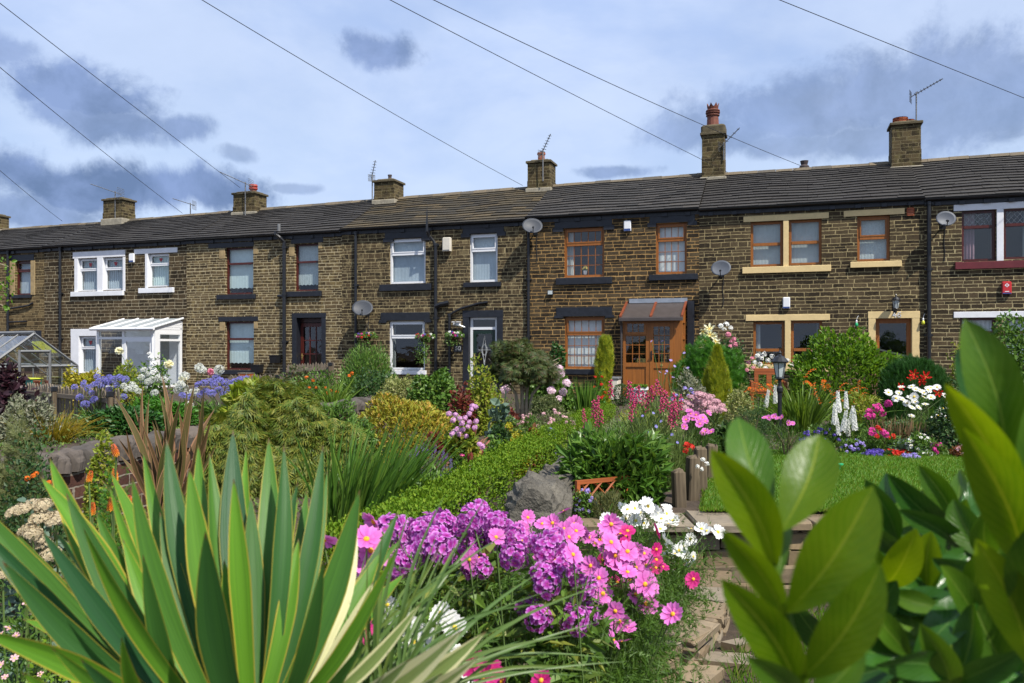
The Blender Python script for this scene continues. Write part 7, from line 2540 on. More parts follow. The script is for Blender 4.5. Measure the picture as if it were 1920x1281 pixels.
# trailing plants that hide the far part of the stone wall
for i, (Y, lab, g) in enumerate(((8.0, 'grey green trailing plant over the stone wall, nearest the peony', 'pens'), (9.3, 'grey green trailing plant over the stone wall behind the rough boulder', 'mid'),
                                 (10.8, 'leafy trailing plant along the middle of the stone wall', 'pens'), (12.4, 'leafy trailing plant on the stone wall before the brown porch', 'lime'), (14.2, 'farthest trailing plant on the stone wall near the porch', 'pens'))):
    xw = wallx(Y) + .34
    shrub('trailing_plant', lab, 'plant', 960 + xw / Y * FPX, HZ + (EYE - .40) / Y * FPX, .70 / Y * FPX, Y, G[g], 1500, .06, .22, 'n', 'dome', .3, .5, depth=1.6, stems=2, base=-.05)
# ---------------------------------------------------------------- box hedge
def box_hedge():
    r = np.random.default_rng(77)
    root = thing('box_hedge', 'long low clipped box hedge running up the garden beside the stone wall', 'hedge', (-.75, 5.2, -.45))
    n = 46000
    t = r.uniform(0, 1, n) ** 1.5
    y = 5.0 + (16.6 - 5.0) * t
    xc = -.60 + .257 * (y - 6.8)
    face = r.uniform(0, 1, n)
    hw, zt = .225, .15
    zg = np.array([gz(a, b) for a, b in zip(xc, y)])
    u = r.uniform(-1, 1, n)
    top = face < .55
    left = (face >= .55) & (face < .82)
    x = np.where(top, xc + u * hw, np.where(left, xc - hw, xc + hw))
    z = np.where(top, zt - .05 * u ** 4, zg + (zt - zg) * r.uniform(0, 1, n))
    near = r.uniform(0, 1, n) < .05
    lump = .04 * np.sin(x * 9 + y * 4) * np.cos(y * 7) + .02 * np.sin(y * 17 + x * 3)
    p = np.stack([x, y, z + lump * top], -1) + r.normal(0, .025, (n, 3))
    nn = np.where(top[:, None], [0, 0, 1.0], np.where(left[:, None], [-1.0, -.2, .3], [1.0, -.2, .3]))
    mb = MB(); leaves(mb, r, p, unit(nn), .027, .66, 'q', .4, .7, .7)
    # near end face
    m = 2200
    pe = np.stack([-.60 + .257 * (5.0 - 6.8) + r.uniform(-hw, hw, m), np.full(m, 5.0), r.uniform(-.55, .1, m)], -1) + r.normal(0, .03, (m, 3))
    leaves(mb, r, pe, np.tile([0, -1.0, .3], (m, 1)), .027, .66, 'q', .4, .7, .7)
    mb.build('foliage', G['hedge'], root, origin=root.location)
    for i in range(12):
        cb = MB()
        ya, yb = 5.05 + i * .95, 5.05 + (i + 1) * .95
        xa = -.60 + .257 * (ya - 6.8)
        cb.tube([[xa, ya + .3, -.5], [xa + .05, ya + .35, -.2], [xa + .1, ya + .4, .0]], [.02, .015, .008], 5)
        cb.build('stem', M['stem'], root, origin=root.location)


box_hedge()
# ---------------------------------------------------------------- middle garden
def acer_tree():
    Y = 15.2
    b = P(982, 782, Y)
    zb = b[2]
    root = thing('japanese_maple_tree', 'small domed bronze green maple tree with a pale forked trunk', 'tree', (b[0], Y, zb))
    r = np.random.default_rng(81)
    zt = P(980, 634, Y)[2] - zb
    mb = MB()
    lim = []
    for ex, ez in ((-.50, .66), (-.12, .74), (.20, .72), (.52, .62)):
        e = np.array([ex * 1.0, r.uniform(-.25, .25), zt * ez])
        s = np.array([ex * .20, 0, -.05])
        m = np.array([ex * .30, e[1] * .4, zt * ez * .45])
        pts = [s, s * .5 + m * .5 + [0, 0, .04], m, m * .45 + e * .55 + [ex * .06, 0, 0], e]
        lim.append((m, e)); mb.tube(pts, [.042, .036, .030, .021, .011], 7)
        for k in range(3):
            q = m + (e - m) * r.uniform(.4, .8)
            mb.tube([q, q + [r.uniform(-.2, .2), r.uniform(-.25, .25), .16], q + [r.uniform(-.35, .35), r.uniform(-.35, .35), .34]], [.014, .010, .005], 5)
    mb.build('trunk', M['trunk_pale'], root, smooth=True)
    rx = 62 / FPX * Y
    n = 3400
    lf = lobes(r, 18, .42)
    d = rdir(n, r); d[:, 2] = np.abs(d[:, 2]); d = unit(d)
    t = np.clip(1 - np.abs(r.normal(0, .22, n)), .25, 1.05)
    p = d * np.array([rx, rx * .85, zt * .50]) * (t * lf(d))[:, None] + [0, 0, zt * .52]
    under = r.uniform(0, 1, n) < .25
    p[under, 2] = zt * .52 - np.abs(r.normal(0, .06, under.sum()))
    mb = MB(); leaves(mb, r, p, unit(d), .135, .9, 'f', -.1, .8, .6, .2)
    mb.build('crown', G['purple_acer'], root)


acer_tree()
t, r, d = shrub('hydrangea', 'pale pink hydrangea behind the small maple tree', 'hydrangea', 1030, 690, 90, 17.2, G['mid'], 1900, .11, .7, 'o', 'dome', .3)
spots(t, 'hyd_pale', [(1040, 688), (1022, 700), (1031, 706), (1048, 692), (1037, 713), (1052, 700), (1062, 718), (1033, 733), (1020, 692), (1044, 705), (1030, 695), (1056, 735), (952, 726), (945, 732), (1010, 712), (958, 706), (1048, 748)], 16.6, .3, 1.0, 'flower_head', (0, -.7, .6), .3)
t, r, d = shrub('hydrangea', 'lilac pink hydrangea covered in round heads in the middle border', 'hydrangea', 870, 775, 72, 10.0, G['lime'], 1400, .075, .65, 'o', 'dome', .35, ybot=None)
spots(t, 'hyd_pink', [(842, 776), (854, 778), (850, 788), (862, 785), (866, 794), (872, 784), (880, 792), (893, 790), (860, 800), (868, 806), (877, 800), (890, 802), (852, 810), (862, 815), (848, 814), (874, 818), (880, 776), (884, 768), (905, 838), (892, 763), (858, 805), (846, 820), (886, 762), (899, 834)], 9.7, .3, .52, 'flower_head', (0, -.75, .6), .3)
shrub('spotted_laurel', 'dark round leafed shrub beneath the white ground floor window', 'shrub', 815, 689, 92, 14.6, G['mid'], 2600, .085, .62, 'o', 'dome', .25)
shrub('azalea', 'loose yellow green tiered shrub left of the small maple tree', 'shrub', 900, 682, 82, 14.0, G['lime'], 2800, .07, .55, 'q', 'dome', .5, .4, .7, .8, inner=.25)
shrub('golden_privet', 'cream yellow variegated shrub left of the dark round leafed shrub', 'shrub', 748, 697, 88, 15.4, G['varieg'], 3400, .055, .5, 'q', 'dome', .28)
shrub('fuzzy_shrub', 'tall soft green twiggy shrub in front of the hanging basket', 'shrub', 692, 655, 122, 17.0, G['mid'], 5600, .085, .2, 'n', 'dome', .28, .7, .6, .5, inner=.2)
shrub('rose_shrub', 'blue green leafy bush with a few orange blooms below the twiggy shrub', 'shrub', 700, 702, 105, 15.8, G['dark'], 2200, .07, .6, 'q', 'dome', .3)
t, r, d = shrub('red_roses', 'low bush dotted with small red orange flowers left of the twiggy shrub', 'flowers', 600, 700, 105, 16.0, G['mid'], 2600, .06, .5, 'q', 'dome', .4)
spots(t, 's_orange', [(575, 708), (587, 713), (592, 727), (610, 727), (607, 741), (612, 738), (632, 735), (620, 733), (580, 727), (655, 705), (660, 700)], 15.5, .2, 1.0)
shrub('bronze_shrub', 'bronze leaved shrub in front of the far picket fence', 'shrub', 555, 697, 70, 17.2, G['purple_acer'], 1600, .07, .5, 'q', 'dome', .35)
clump('montbretia', 'light green grassy leaf clump before the twiggy shrub', 'leafy plant', 625, 690, 60, 15.4, G['croc'], 80, .03, .3, .4)
shrub('spirea_mound', 'golden orange spirea mound in the middle border', 'shrub', 762, 744, 195, 11.6, G['spirea'], 6500, .064, .46, 'l', 'dome', .24, .4, .7, .6, inner=.12, depth=.65)
shrub('cutleaf_maple', 'wide weeping mound of feathery cut-leaved maple', 'maple', 548, 750, 300, 9.8, G['maple'], 8500, .140, .72, 'f', 'dome', .36, -.15, .8, .55, .45, inner=.17, depth=.6, stem_mat=M['trunk_pale'], sq=2.0)
shrub('cutleaf_maple', 'smaller olive mound of cut-leaved maple behind the bronze sword leaves', 'maple', 440, 752, 140, 9.4, G['maple'], 3400, .140, .72, 'f', 'dome', .38, -.15, .8, .55, .45, inner=.2)
shrub('peony_bush', 'broad leaved yellow green bush behind the cut-leaved maple', 'shrub', 478, 716, 120, 12.4, G['lime'], 1000, .15, .42, 'l', 'dome', .25, .2, .8, .6)
shrub('silver_shrub', 'small silvery leaved shrub right of the broad leaved bush', 'shrub', 543, 722, 60, 12.8, G['silver'], 1500, .06, .5, 'q', 'dome', .3)
clump('crocosmia', 'large dark green sword leaf clump in the middle foreground', 'leafy plant', 672, 748, 170, 7.3, G['iris'], 330, .030, .22, .20, lean=.20, rad=.34)
t, r, d = shrub('lavender', 'lavender bush with purple spikes left of the box hedge', 'lavender', 805, 858, 110, 8.0, G['lav_leaf'], 2600, .075, .10, 'n', 'dome', .2, 1.0, .6, .35)
pp, dd = over_crown(r, d, 96, True, .25, 1.12)
for i, (p, q) in enumerate(zip(pp, dd)):
    put('flower_spike', FL['lavspike'][i % 3], t, p, face_rot(unit(q * [.5, .3, 0] + [0, 0, 1.0])), r.uniform(.9, 1.3))
clump('cordyline', 'pink bronze strappy leaf tuft behind the lilac pink hydrangea', 'leafy plant', 888, 750, 100, 11.4, G['pinkcord'], 46, .035, .55, .8, rad=.06)
shrub('sea_kale', 'blue grey cabbage like leaves near the maple trunk', 'leafy plant', 942, 752, 46, 12.2, G['glauc'], 150, .14, .75, 'o', 'dome', .3)
shrub('hebe', 'rounded olive green hebe mound right of the maple trunk', 'shrub', 1025, 740, 75, 13.2, G['hebe'], 3400, .038, .4, 'q', 'dome', .15, inner=.12)
clump('iris', 'upright dark green iris leaves in front of the brown-framed window', 'iris', 1097, 700, 64, 15.6, G['iris'], 120, .04, .06, .16)
t, r, d = shrub('red_shrub', 'reddish flowering plant between the iris leaves and the golden yew', 'flowers', 1122, 703, 34, 16.4, G['fresh'], 700, .06, .4, 'q', 'dome', .4)
bush_flowers(t, r, d, 's_red', 8, 1.0)
shrub('dark_climber', 'dark green bush against the wall left of the brown-framed window', 'shrub', 1045, 648, 30, 20.6, G['deep'], 1000, .09, .6, 'q', 'ball', .3)
shrub('clipped_ball', 'small clipped green ball by the brown porch', 'shrub', 1165, 720, 30, 18.8, G['dark'], 1400, .035, .5, 'q', 'ball', .08, inner=.1)
t, r, d = shrub('pot_greenery', 'spreading green plant in the white pot by the porch', 'plant', 1195, 722, 40, 19.5, G['bright'], 600, .06, .5, 'q', 'ball', .3, base=.33, stems=2)
# small plants of the middle bed
LOW = [('low_plant', 'pale pink sedum flowers in front of the hebe mound', 'flowers', 1040, 770, 90, 12.2, 'hebe', 's_pale_pink', 34, .8),
       ('low_plant', 'pale pink saxifrage flowers at the foot of the maple', 'flowers', 990, 780, 56, 12.6, 'mid', 's_pale_pink', 20, .8),
       ('low_plant', 'white and blue pansies beside the orange heuchera', 'pansies', 1030, 803, 34, 11.0, 'mid', 'd_aga_blue', 14, .8),
       ('low_plant', 'crimson daisies left of the box hedge', 'flowers', 868, 848, 44, 8.6, 'cosmos', 'd_magenta', 9, 1.0),
       ('low_plant', 'white small flowers at the inner edge of the box hedge', 'flowers', 882, 875, 22, 7.9, 'mid', 'd_white', 8, .7)]
for nm, lab, cat, px, yt, w, Y, g, fl, k, sc in LOW:
    t, r, d = shrub(nm, lab, cat, px, yt, w, Y, G[g], 1000, .045, .45, 'q', 'dome', .25, stems=0, group='low plants of the middle bed')
    bush_flowers(t, r, d, fl, k, sc)
for lab, px, yt, w, Y, g, n, s in (('orange bronze heuchera mound beside the box hedge', 1000, 803, 38, 11.0, 'bronze', 420, .075), ('dark red leaved heuchera near the crimson daisies', 880, 858, 40, 8.4, 'red_low', 320, .07),
                                   ('reddish leaved low plant left of the lilac pink hydrangea', 815, 812, 50, 9.6, 'red_low', 620, .06), ('golden low shrub at the edge of the box hedge', 975, 818, 44, 10.4, 'gold', 900, .04),
                                   ('dark green rounded mound right of the lilac pink hydrangea', 937, 795, 52, 10.6, 'dark', 1700, .05), ('lime green small mound in front of the dark rounded mound', 934, 814, 22, 10.0, 'bright', 320, .04),
                                   ('olive low mat of leaves in front of the lavender and hedge', 925, 830, 50, 9.4, 'mid', 800, .045), ('green carpet of leaves below the maple trunk', 955, 790, 60, 12.0, 'cover', 900, .05),
                                   ('reddish carpet plant left of the maple trunk', 963, 768, 34, 12.8, 'red_low', 400, .06), ('yellow leaved low plant near the blue grey leaves', 952, 795, 26, 11.6, 'gold', 300, .05),
                                   ('dark orange blooms and leaves below the yellow green tiered shrub', 866, 722, 46, 13.4, 'red_low', 600, .07)):
    shrub('low_leaf_plant', lab, 'leafy plant', px, yt, w, Y, G[g], n, s, .7, 'o', 'dome', .25, stems=0, group='low leafy plants of the middle bed')
# ---------------------------------------------------------------- left garden
t, r, d = clump('agapanthus', 'blue agapanthus in front of the picket fence posts on the left', 'agapanthus', 185, 745, 120, 14.6, G['iris'], 110, .035, .5, .55)
spots(t, 'aga_blue', [(165, 728), (177, 722), (186, 716), (195, 712), (205, 708), (214, 712), (224, 708), (235, 712), (150, 745), (160, 758), (176, 750), (196, 752), (205, 730), (218, 722), (140, 726), (158, 720), (190, 725), (172, 737), (232, 744), (200, 718), (182, 706)], 14.2, .35, .74, 'flower_head', (0, -.6, .7), .3, M['green_stem'], .006)
t, r, d = clump('agapanthus', 'blue agapanthus drift behind the broad leaved bush', 'agapanthus', 415, 735, 110, 13.8, G['iris'], 130, .035, .5, .55)
spots(t, 'aga_blue', [(372, 722), (382, 718), (392, 716), (402, 720), (412, 714), (424, 718), (434, 724), (386, 735), (398, 738), (410, 732), (420, 742), (440, 716), (452, 712), (462, 710), (430, 735), (376, 740), (355, 745), (342, 742), (405, 708), (446, 722)], 13.4, .35, .74, 'flower_head', (0, -.6, .7), .3, M['green_stem'], .006)
t, r, d = clump('agapanthus', 'white agapanthus cluster right of the picket fence', 'agapanthus', 270, 740, 110, 13.6, G['iris'], 130, .035, .5, .55)
spots(t, 'aga_white', [(265, 708), (275, 702), (285, 712), (296, 708), (308, 712), (278, 716), (240, 730), (252, 728), (260, 734), (248, 722), (290, 737), (232, 724), (270, 694)], 13.2, .3, .60, 'flower_head', (0, -.7, .6), .3, M['green_stem'], .006)
t, r, d = clump('agapanthus', 'white agapanthus heads in front of the maroon house wall', 'agapanthus', 362, 725, 90, 14.4, G['iris'], 100, .035, .5, .55)
spots(t, 'aga_white', [(374, 690), (380, 694), (411, 694), (346, 706), (334, 730), (343, 728), (360, 738), (352, 762), (366, 734), (338, 722)], 14.0, .3, .85, 'flower_head', (0, -.7, .6), .3, M['green_stem'], .006)
t, r, d = shrub('rose_bush', 'tall thin rose bush with one pale yellow bloom before the white porch', 'rose', 290, 668, 58, 15.4, G['mid'], 900, .07, .6, 'q', 'ball', .5, .3, .6, .9, inner=.4)
spots(t, 'rose_y', [(317, 684), (343, 711), (224, 658)], 15.0, .1, 1.2, 'flower', (0, -.9, .4), .1, M['green_stem'], .006)
spots(t, 's_white', [(283, 672), (288, 680), (282, 690), (290, 694), (280, 664), (286, 700)], 15.1, .2, 1.6)
spots(t, 'rose_p', [(395, 698)], 15.2, .1, 1.0, 'flower', (0, -.9, .4), .1)
shrub('golden_shrub', 'golden yellow bush under the left window of the white porch house', 'shrub', 155, 696, 78, 18.4, G['gold'], 3600, .075, .55, 'q', 'dome', .3)
shrub('lime_shrub', 'yellow green bush in front of the white glazed porch', 'shrub', 236, 690, 72, 18.2, G['lime'], 3200, .075, .5, 'q', 'dome', .3)
shrub('lily_leaves', 'dense dark green leafy bank behind the brick wall', 'leafy plant', 225, 768, 150, 11.4, G['deep'], 1700, .16, .22, 'l', 'dome', .25, .1, .8, .5, depth=.5)
shrub('lily_leaves', 'fresh green leafy bank below the white agapanthus', 'leafy plant', 300, 748, 120, 12.6, G['fresh'], 1300, .14, .22, 'l', 'dome', .3, .3, .7, .5, depth=.5)
clump('golden_grass', 'fountain of golden grass behind the brick wall on the left', 'grass', 100, 742, 100, 10.4, G['grassgold'], 520, .010, .55, .45, rad=.20)
shrub('purple_smoke_bush', 'dark purple leaved shrub at the left edge', 'shrub', 12, 682, 70, 10.6, G['purple'], 1100, .10, .6, 'o', 'ball', .5, .3, .7, .8, inner=.35)
shrub('variegated_bush', 'silvery variegated bush below the purple shrub at the left edge', 'shrub', 38, 742, 100, 10.2, G['silver'], 2600, .06, .5, 'q', 'dome', .4)
shrub('wall_euonymus', 'yellow edged variegated euonymus growing up the red brick wall', 'shrub', 186, 818, 68, 7.0, G['lime'], 2000, .042, .55, 'q', 'dome', .28, depth=.5)
shrub('feathery_shrub', 'soft grey green feathery shrub at the left edge below the brick wall', 'shrub', 35, 822, 150, 5.9, G['fennel'], 4600, .07, .45, 'f', 'dome', .35, .5, .6, .5, inner=.22)
shrub('berberis', 'dark glossy small leaved bush at the left edge with orange flowers', 'shrub', 65, 880, 190, 4.7, G['dark'], 7000, .030, .55, 'q', 'dome', .35, .3, .7, .8, inner=.22)
t, r, d = shrub('alchemilla', 'low fresh green ferny plant beside the orange torch flowers', 'leafy plant', 215, 905, 120, 4.5, G['fresh'], 2200, .05, .3, 'f', 'dome', .35)
t, r, d = clump('red_hot_poker', 'orange torch flowers on stiff stems behind the striped sword leaves', 'red hot poker', 205, 930, 110, 4.2, G['iris'], 50, .014, .5, .5)
spots(t, 'torch', [(218, 852), (216, 898), (167, 901), (207, 955), (173, 962), (241, 946)], 4.1, .12, .35, 'flower_torch', stem=M['green_stem'], rot_up=True, srad=.006)
spots(t, 's_orange', [(62, 892), (52, 897), (68, 888), (92, 905)], 4.3, .1, .45)
t, r, d = shrub('sedum', 'cream flat headed sedum at the lower left behind the striped leaves', 'sedum', 65, 965, 150, 3.3, G['glauc'], 620, .055, .6, 'o', 'dome', .3, base=-.55)
spots(t, 'sedum', [(42, 957), (66, 950), (80, 948), (75, 972), (95, 972), (105, 978), (55, 995), (62, 1000), (80, 1020), (95, 1040), (72, 1012), (5, 1075), (30, 960), (110, 975), (22, 1062)], 3.1, .08, .75, 'flower_head', (0, -.35, .9), .15, M['green_stem'], .005)
t, r, d = shrub('diascia', 'small salmon pink flowers at the lower left corner', 'flowers', 45, 1120, 150, 2.8, G['mid'], 1600, .03, .35, 'q', 'dome', .3, .6, base=-.62, stems=3)
bush_flowers(t, r, d, 'd_pale_pink', 46, .55)
shrub('thyme_mat', 'yellow green low mat at the lower left under the striped leaves', 'ground cover plant', 150, 1205, 260, 2.5, G['hedge'], 4200, .018, .6, 'q', 'dome', .2, stems=0, base=-.62)
shrub('marigold_mat', 'orange and brown flowered mat seen between the striped leaves', 'ground cover plant', 325, 1000, 110, 3.4, G['bronze'], 1800, .03, .6, 'q', 'dome', .25, stems=0, base=-.6)
# bronze phormium
PLACE_PHORMIUM = [(214, 740), (303, 701), (365, 718), (382, 729), (335, 769), (318, 755), (298, 733), (351, 726), (405, 763), (267, 721), (222, 822), (226, 855), (190, 898), (280, 742), (325, 735), (340, 745), (395, 790), (250, 760), (310, 770), (372, 760), (288, 780), (345, 790)]


def path_leaf(mb, base, tip, width, bow=0.0, nrm=None, seg=10, fold=.2, mat=0, prof='sword', twist=0.0, lift=0.0, r=None):
    """one leaf along a curve from base to tip; width in metres"""
    base, tip = np.asarray(base, float), np.asarray(tip, float)
    t = np.linspace(0, 1, seg + 1)
    ax = tip - base; L = np.linalg.norm(ax); ax = ax / L
    view = unit(-(base + tip) / 2 + np.array([0, 0, EYE])) if nrm is None else unit(np.asarray(nrm, float))
    side = unit(np.cross(ax, view)); nr = np.cross(side, ax)
    c = base + (tip - base) * t[:, None] + side * (np.sin(t * np.pi) * bow * L)[:, None] + nr * (np.sin(t * np.pi) * lift * L)[:, None]
    tan = unit(np.gradient(c, axis=0))
    if prof == 'sword':
        w = np.minimum(1, .66 + t * .62) * np.clip(1 - ((t - .52).clip(0) / .48) ** 1.65, 0.0, 1) ** .9
    else:
        w = np.sin(np.pi * np.clip(t, 0, 1) ** 1.22) ** .72
        w = np.where(t > .95, w * .8, w)
    w = np.maximum(w, .015)
    offs = np.array([-1, -.8, -.45, 0, .45, .8, 1.0])
    V = []; UV = []
    for i in range(seg + 1):
        a = twist * t[i]
        s = unit(np.cross(tan[i], nr)); n2 = np.cross(s, tan[i])
        s2 = s * math.cos(a) + n2 * math.sin(a); n3 = n2 * math.cos(a) - s * math.sin(a)
        for o in offs:
            V.append(c[i] + s2 * o * w[i] * width / 2 + n3 * (abs(o) ** 1.3 * fold * w[i] * width / 2))
            UV.append(((o + 1) / 2, t[i]))
    m = len(offs)
    f = [[i * m + j, i * m + j + 1, (i + 1) * m + j + 1, (i + 1) * m + j] for i in range(seg) for j in range(m - 1)]
    mb.add(V, f, mat, UV)


def m_sword(name, body, body2, margin, mw=.09, streak=.5, rough=.42, spots_=False, trans=.15):
    """leaf with coloured margins running its whole length"""
    m, t, out = new_mat(name)
    b = t.n('ShaderNodeBsdfPrincipled')
    uvn = t.n('ShaderNodeUVMap').outputs[0]
    uv = t.n('ShaderNodeSeparateXYZ'); t.l(uvn, uv.inputs[0])
    ri = rnd(t)
    mp = t.n('ShaderNodeMapping'); mp.inputs['Scale'].default_value = (16, .9, 1)
    cb = t.n('ShaderNodeCombineXYZ'); t.l(uv.outputs[0], cb.inputs[0]); t.l(uv.outputs[1], cb.inputs[1]); t.l(t.math('MULTIPLY', ri, 30.0), cb.inputs[2])
    t.l(cb.outputs[0], mp.inputs[0])
    n = t.noise(mp.outputs[0], 1.0, 3.0, .55).outputs[0]
    c = t.mix(t.mr(ri, 0, 1), body, body2)
    c = t.mix(t.mr(n, .32, .68, 0, streak), c, t.mix(1.0, c, (1.55, 1.5, 1.2), 'MULTIPLY'))
    e = t.math('ABSOLUTE', t.math('SUBTRACT', uv.outputs[0], .5))
    n2 = t.noise(mp.outputs[0], .6, 2.0, .5).outputs[0]
    e = t.math('ADD', e, t.math('MULTIPLY', t.math('SUBTRACT', n2, .5), .05))
    mw_ = t.math('SUBTRACT', .5, t.math('MULTIPLY', mw, t.mr(ri, 0, 1, .6, 1.5)))
    f = t.mr(e, mw_, t.math('ADD', mw_, .025))
    c = t.mix(f, c, t.mix(t.mr(n2, .3, .7), margin, tuple(v * .75 for v in margin)))
    # dry brown tips
    tip = t.mr(t.math('ADD', uv.outputs[1], t.math('MULTIPLY', t.math('SUBTRACT', n2, .5), .06)), .965, .985)
    c = t.mix(t.math('MULTIPLY', tip, .9), c, (.11, .06, .025))
    if spots_:
        vo = t.n('ShaderNodeTexVoronoi'); vo.inputs['Scale'].default_value = 9.0
        mp2 = t.n('ShaderNodeMapping'); mp2.inputs['Scale'].default_value = (.35, 1.0, 1)
        t.l(cb.outputs[0], mp2.inputs[0]); t.l(mp2.outputs[0], vo.inputs[0])
        bw = t.n('ShaderNodeSeparateXYZ'); t.l(vo.outputs['Color'], bw.inputs[0])
        sp = t.math('MULTIPLY', t.mr(vo.outputs['Distance'], .16, .10), t.mr(bw.outputs[0], .80, .84))
        c = t.mix(t.math('MULTIPLY', sp, .8), c, (.05, .05, .05))
    setp(t, b, col=c, rough=rough, spec=.26, normal=bump(t, n, .25, .004))
    tr = t.n('ShaderNodeBsdfTranslucent'); t.l(t.mix(1.0, c, (1.3, 1.25, .5), 'MULTIPLY'), tr.inputs[0])
    mx = t.n('ShaderNodeMixShader'); mx.inputs[0].default_value = trans
    t.l(b.outputs[0], mx.inputs[1]); t.l(tr.outputs[0], mx.inputs[2]); t.l(mx.outputs[0], out.inputs[0])
    return m


G['phormium'] = m_sword('leaf_bronze_flax', (.055, .062, .018), (.115, .072, .040), (.30, .16, .09), .13, .8)
G['yucca'] = m_sword('leaf_sword_yellow_edge', (.016, .066, .024), (.085, .205, .016), (.42, .34, .045), .050, .7, rough=.46, trans=.28)  # wide dark-to-bright green range paints sunlit and shaded leaves into the colour
G['yucca_cream'] = m_sword('leaf_sword_cream_edge', (.13, .185, .055), (.16, .21, .075), (.60, .58, .32), .24, .6, spots_=True)


def phormium():
    r = np.random.default_rng(91)
    Y = 6.0
    b = P(312, 975, Y)
    root = thing('bronze_flax', 'bronze and pink striped flax with tall sword leaves by the brick wall', 'flax', b)
    mb = MB()
    for i, (px, py) in enumerate(PLACE_PHORMIUM):
        tip = P(px, py, Y + r.uniform(-.3, .3)); s = np.array([(px - 310) / 100 * .06 + r.normal(0, .02), r.normal(0, .06), r.uniform(0, .05)])
        path_leaf(mb, b + s, tip, r.uniform(.034, .058), r.uniform(-.08, .08), None, 9, .35, twist=r.uniform(-1.1, 1.1), r=r)
    for i in range(14):
        px = 312 + r.normal(0, 50); py = r.uniform(780, 890)
        path_leaf(mb, b + [r.normal(0, .05), r.normal(0, .05), 0], P(px, py, Y + r.uniform(-.4, .4)), r.uniform(.028, .05), r.uniform(-.10, .10), None, 9, .3, twist=r.uniform(-1, 1), r=r)
    mb.build('leaf_blades', G['phormium'], root, origin=root.location)


phormium()
# ground cover between the plants
def ground_cover():
    r = np.random.default_rng(95)
    n = 95000
    # denser close to the camera
    y = 3.0 + 18 * r.uniform(0, 1, n) ** 1.6
    x = r.uniform(-.72, .66, n) * y
    keep = ~((x > wallx(y) + .9) & (y < 9.9) & (y > 6.3)) & ~((x > .75) & (y < 6.3))
    x, y = x[keep], y[keep]
    f = np.sin(x * 2.1 + y) + np.cos(y * 1.7 - x * 1.3) + r.normal(0, .8, len(x))
    x, y = x[f > -.6], y[f > -.6]
    z = np.array([gz(a, b) for a, b in zip(x, y)])
    p = np.stack([x, y, z + np.abs(r.normal(0, .05, len(x)))], -1)
    mb = MB(); leaves(mb, r, p, np.tile([0, -.2, 1.0], (len(x), 1)), .05, .5, 'q', .5, .5, .9)
    tag(mb.build('ground_cover', G['cover']), 'low green ground cover leaves over the beds', 'ground cover', kind='stuff')


ground_cover()


def grass():
    r = np.random.default_rng(96)
    n = 90000
    x = r.uniform(1.45, 8.4, n); y = 6.4 + 3.7 * r.uniform(0, 1, n) ** 1.2
    poly = np.array([(1.5, 6.4), (8.5, 6.4), (8.5, 9.75), (7.0, 10.05), (5.4, 9.65), (4.2, 9.8), (3.3, 10.35), (2.5, 10.05), (2.05, 8.6)])
    inside = np.zeros(n, bool); j = len(poly) - 1
    for i in range(len(poly)):
        xi, yi, xj, yj = *poly[i], *poly[j]
        c = ((yi > y) != (yj > y)) & (x < (xj - xi) * (y - yi) / (yj - yi + 1e-12) + xi)
        inside ^= c; j = i
    x, y = x[inside], y[inside]
    z = np.full(len(x), .028)
    # rough grass on the lower path
    m = 9000
    x2 = r.uniform(.75, 3.6, m); y2 = 3.6 + 2.55 * r.uniform(0, 1, m)
    k = (np.sin(x2 * 5 + y2 * 3) + r.normal(0, .7, m) > -.5) & (x2 > 1.22 + .36 * (y2 - 5.3) + .28)
    x2, y2 = x2[k], y2[k]
    X = np.concatenate([x, x2]); Y = np.concatenate([y, y2]); Z = np.concatenate([z, np.full(len(x2), -.60)])
    N = len(X)
    d = unit(np.stack([r.normal(0, .45, N), r.normal(0, .45, N), np.ones(N)], -1))
    xx, yy, zz = frames(d, rdir(N, r))
    L = np.concatenate([r.uniform(.02, .045, len(x)), r.uniform(.05, .17, len(x2))])
    W = np.concatenate([np.full(len(x), .006), np.full(len(x2), .007)])
    mb = MB(); mb.inst(*T_N, np.stack([X, Y, Z], -1), xx, yy, zz, np.stack([W, L, L], -1))
    tag(mb.build('grass', G['lawn']), 'short green grass of the lawn and the path edge', 'grass', kind='stuff')


grass()

# overhanging branch of a birch at the left edge
def birch():
    r = np.random.default_rng(141)
    Y = 11.0
    b = P(-140, 800, Y)
    root = thing('birch_tree', 'thin leafy branch of a small tree hanging in at the left edge', 'tree', (b[0], Y, gz(b[0], Y)))
    o = np.array(root.location)
    tips = [P(16, 500, Y), P(20, 545, Y + .1), P(8, 575, Y - .1), P(-30, 470, Y), P(-60, 520, Y + .3), P(-90, 450, Y - .2)]
    mb = MB(); top = P(-135, 430, Y) - o
    mb.tube([[0, 0, -.05], top * .5 + [.05, 0, 0], top], [.05, .04, .015], 8)
    for t in tips:
        e = t - o; s = top * (.75 + .15 * r.uniform())
        mb.tube([s, s * .4 + e * .6 + [0, 0, .10], e], [.016, .009, .004], 5)
    mb.build('trunk', M['trunk_pale'], root)
    P_ = []
    for t in tips:
        e = t - o; s = top * .82
        k = 90
        f = r.uniform(.45, 1.03, k)[:, None]
        P_.append(s * (1 - f) + e * f + r.normal(0, .07, (k, 3)))
    p = np.concatenate(P_)
    mb = MB(); leaves(mb, r, p, rdir(len(p), r), .06, .62, 'o', -.2, .5, 1.0); mb.build('crown', G['bright'], root)


birch()

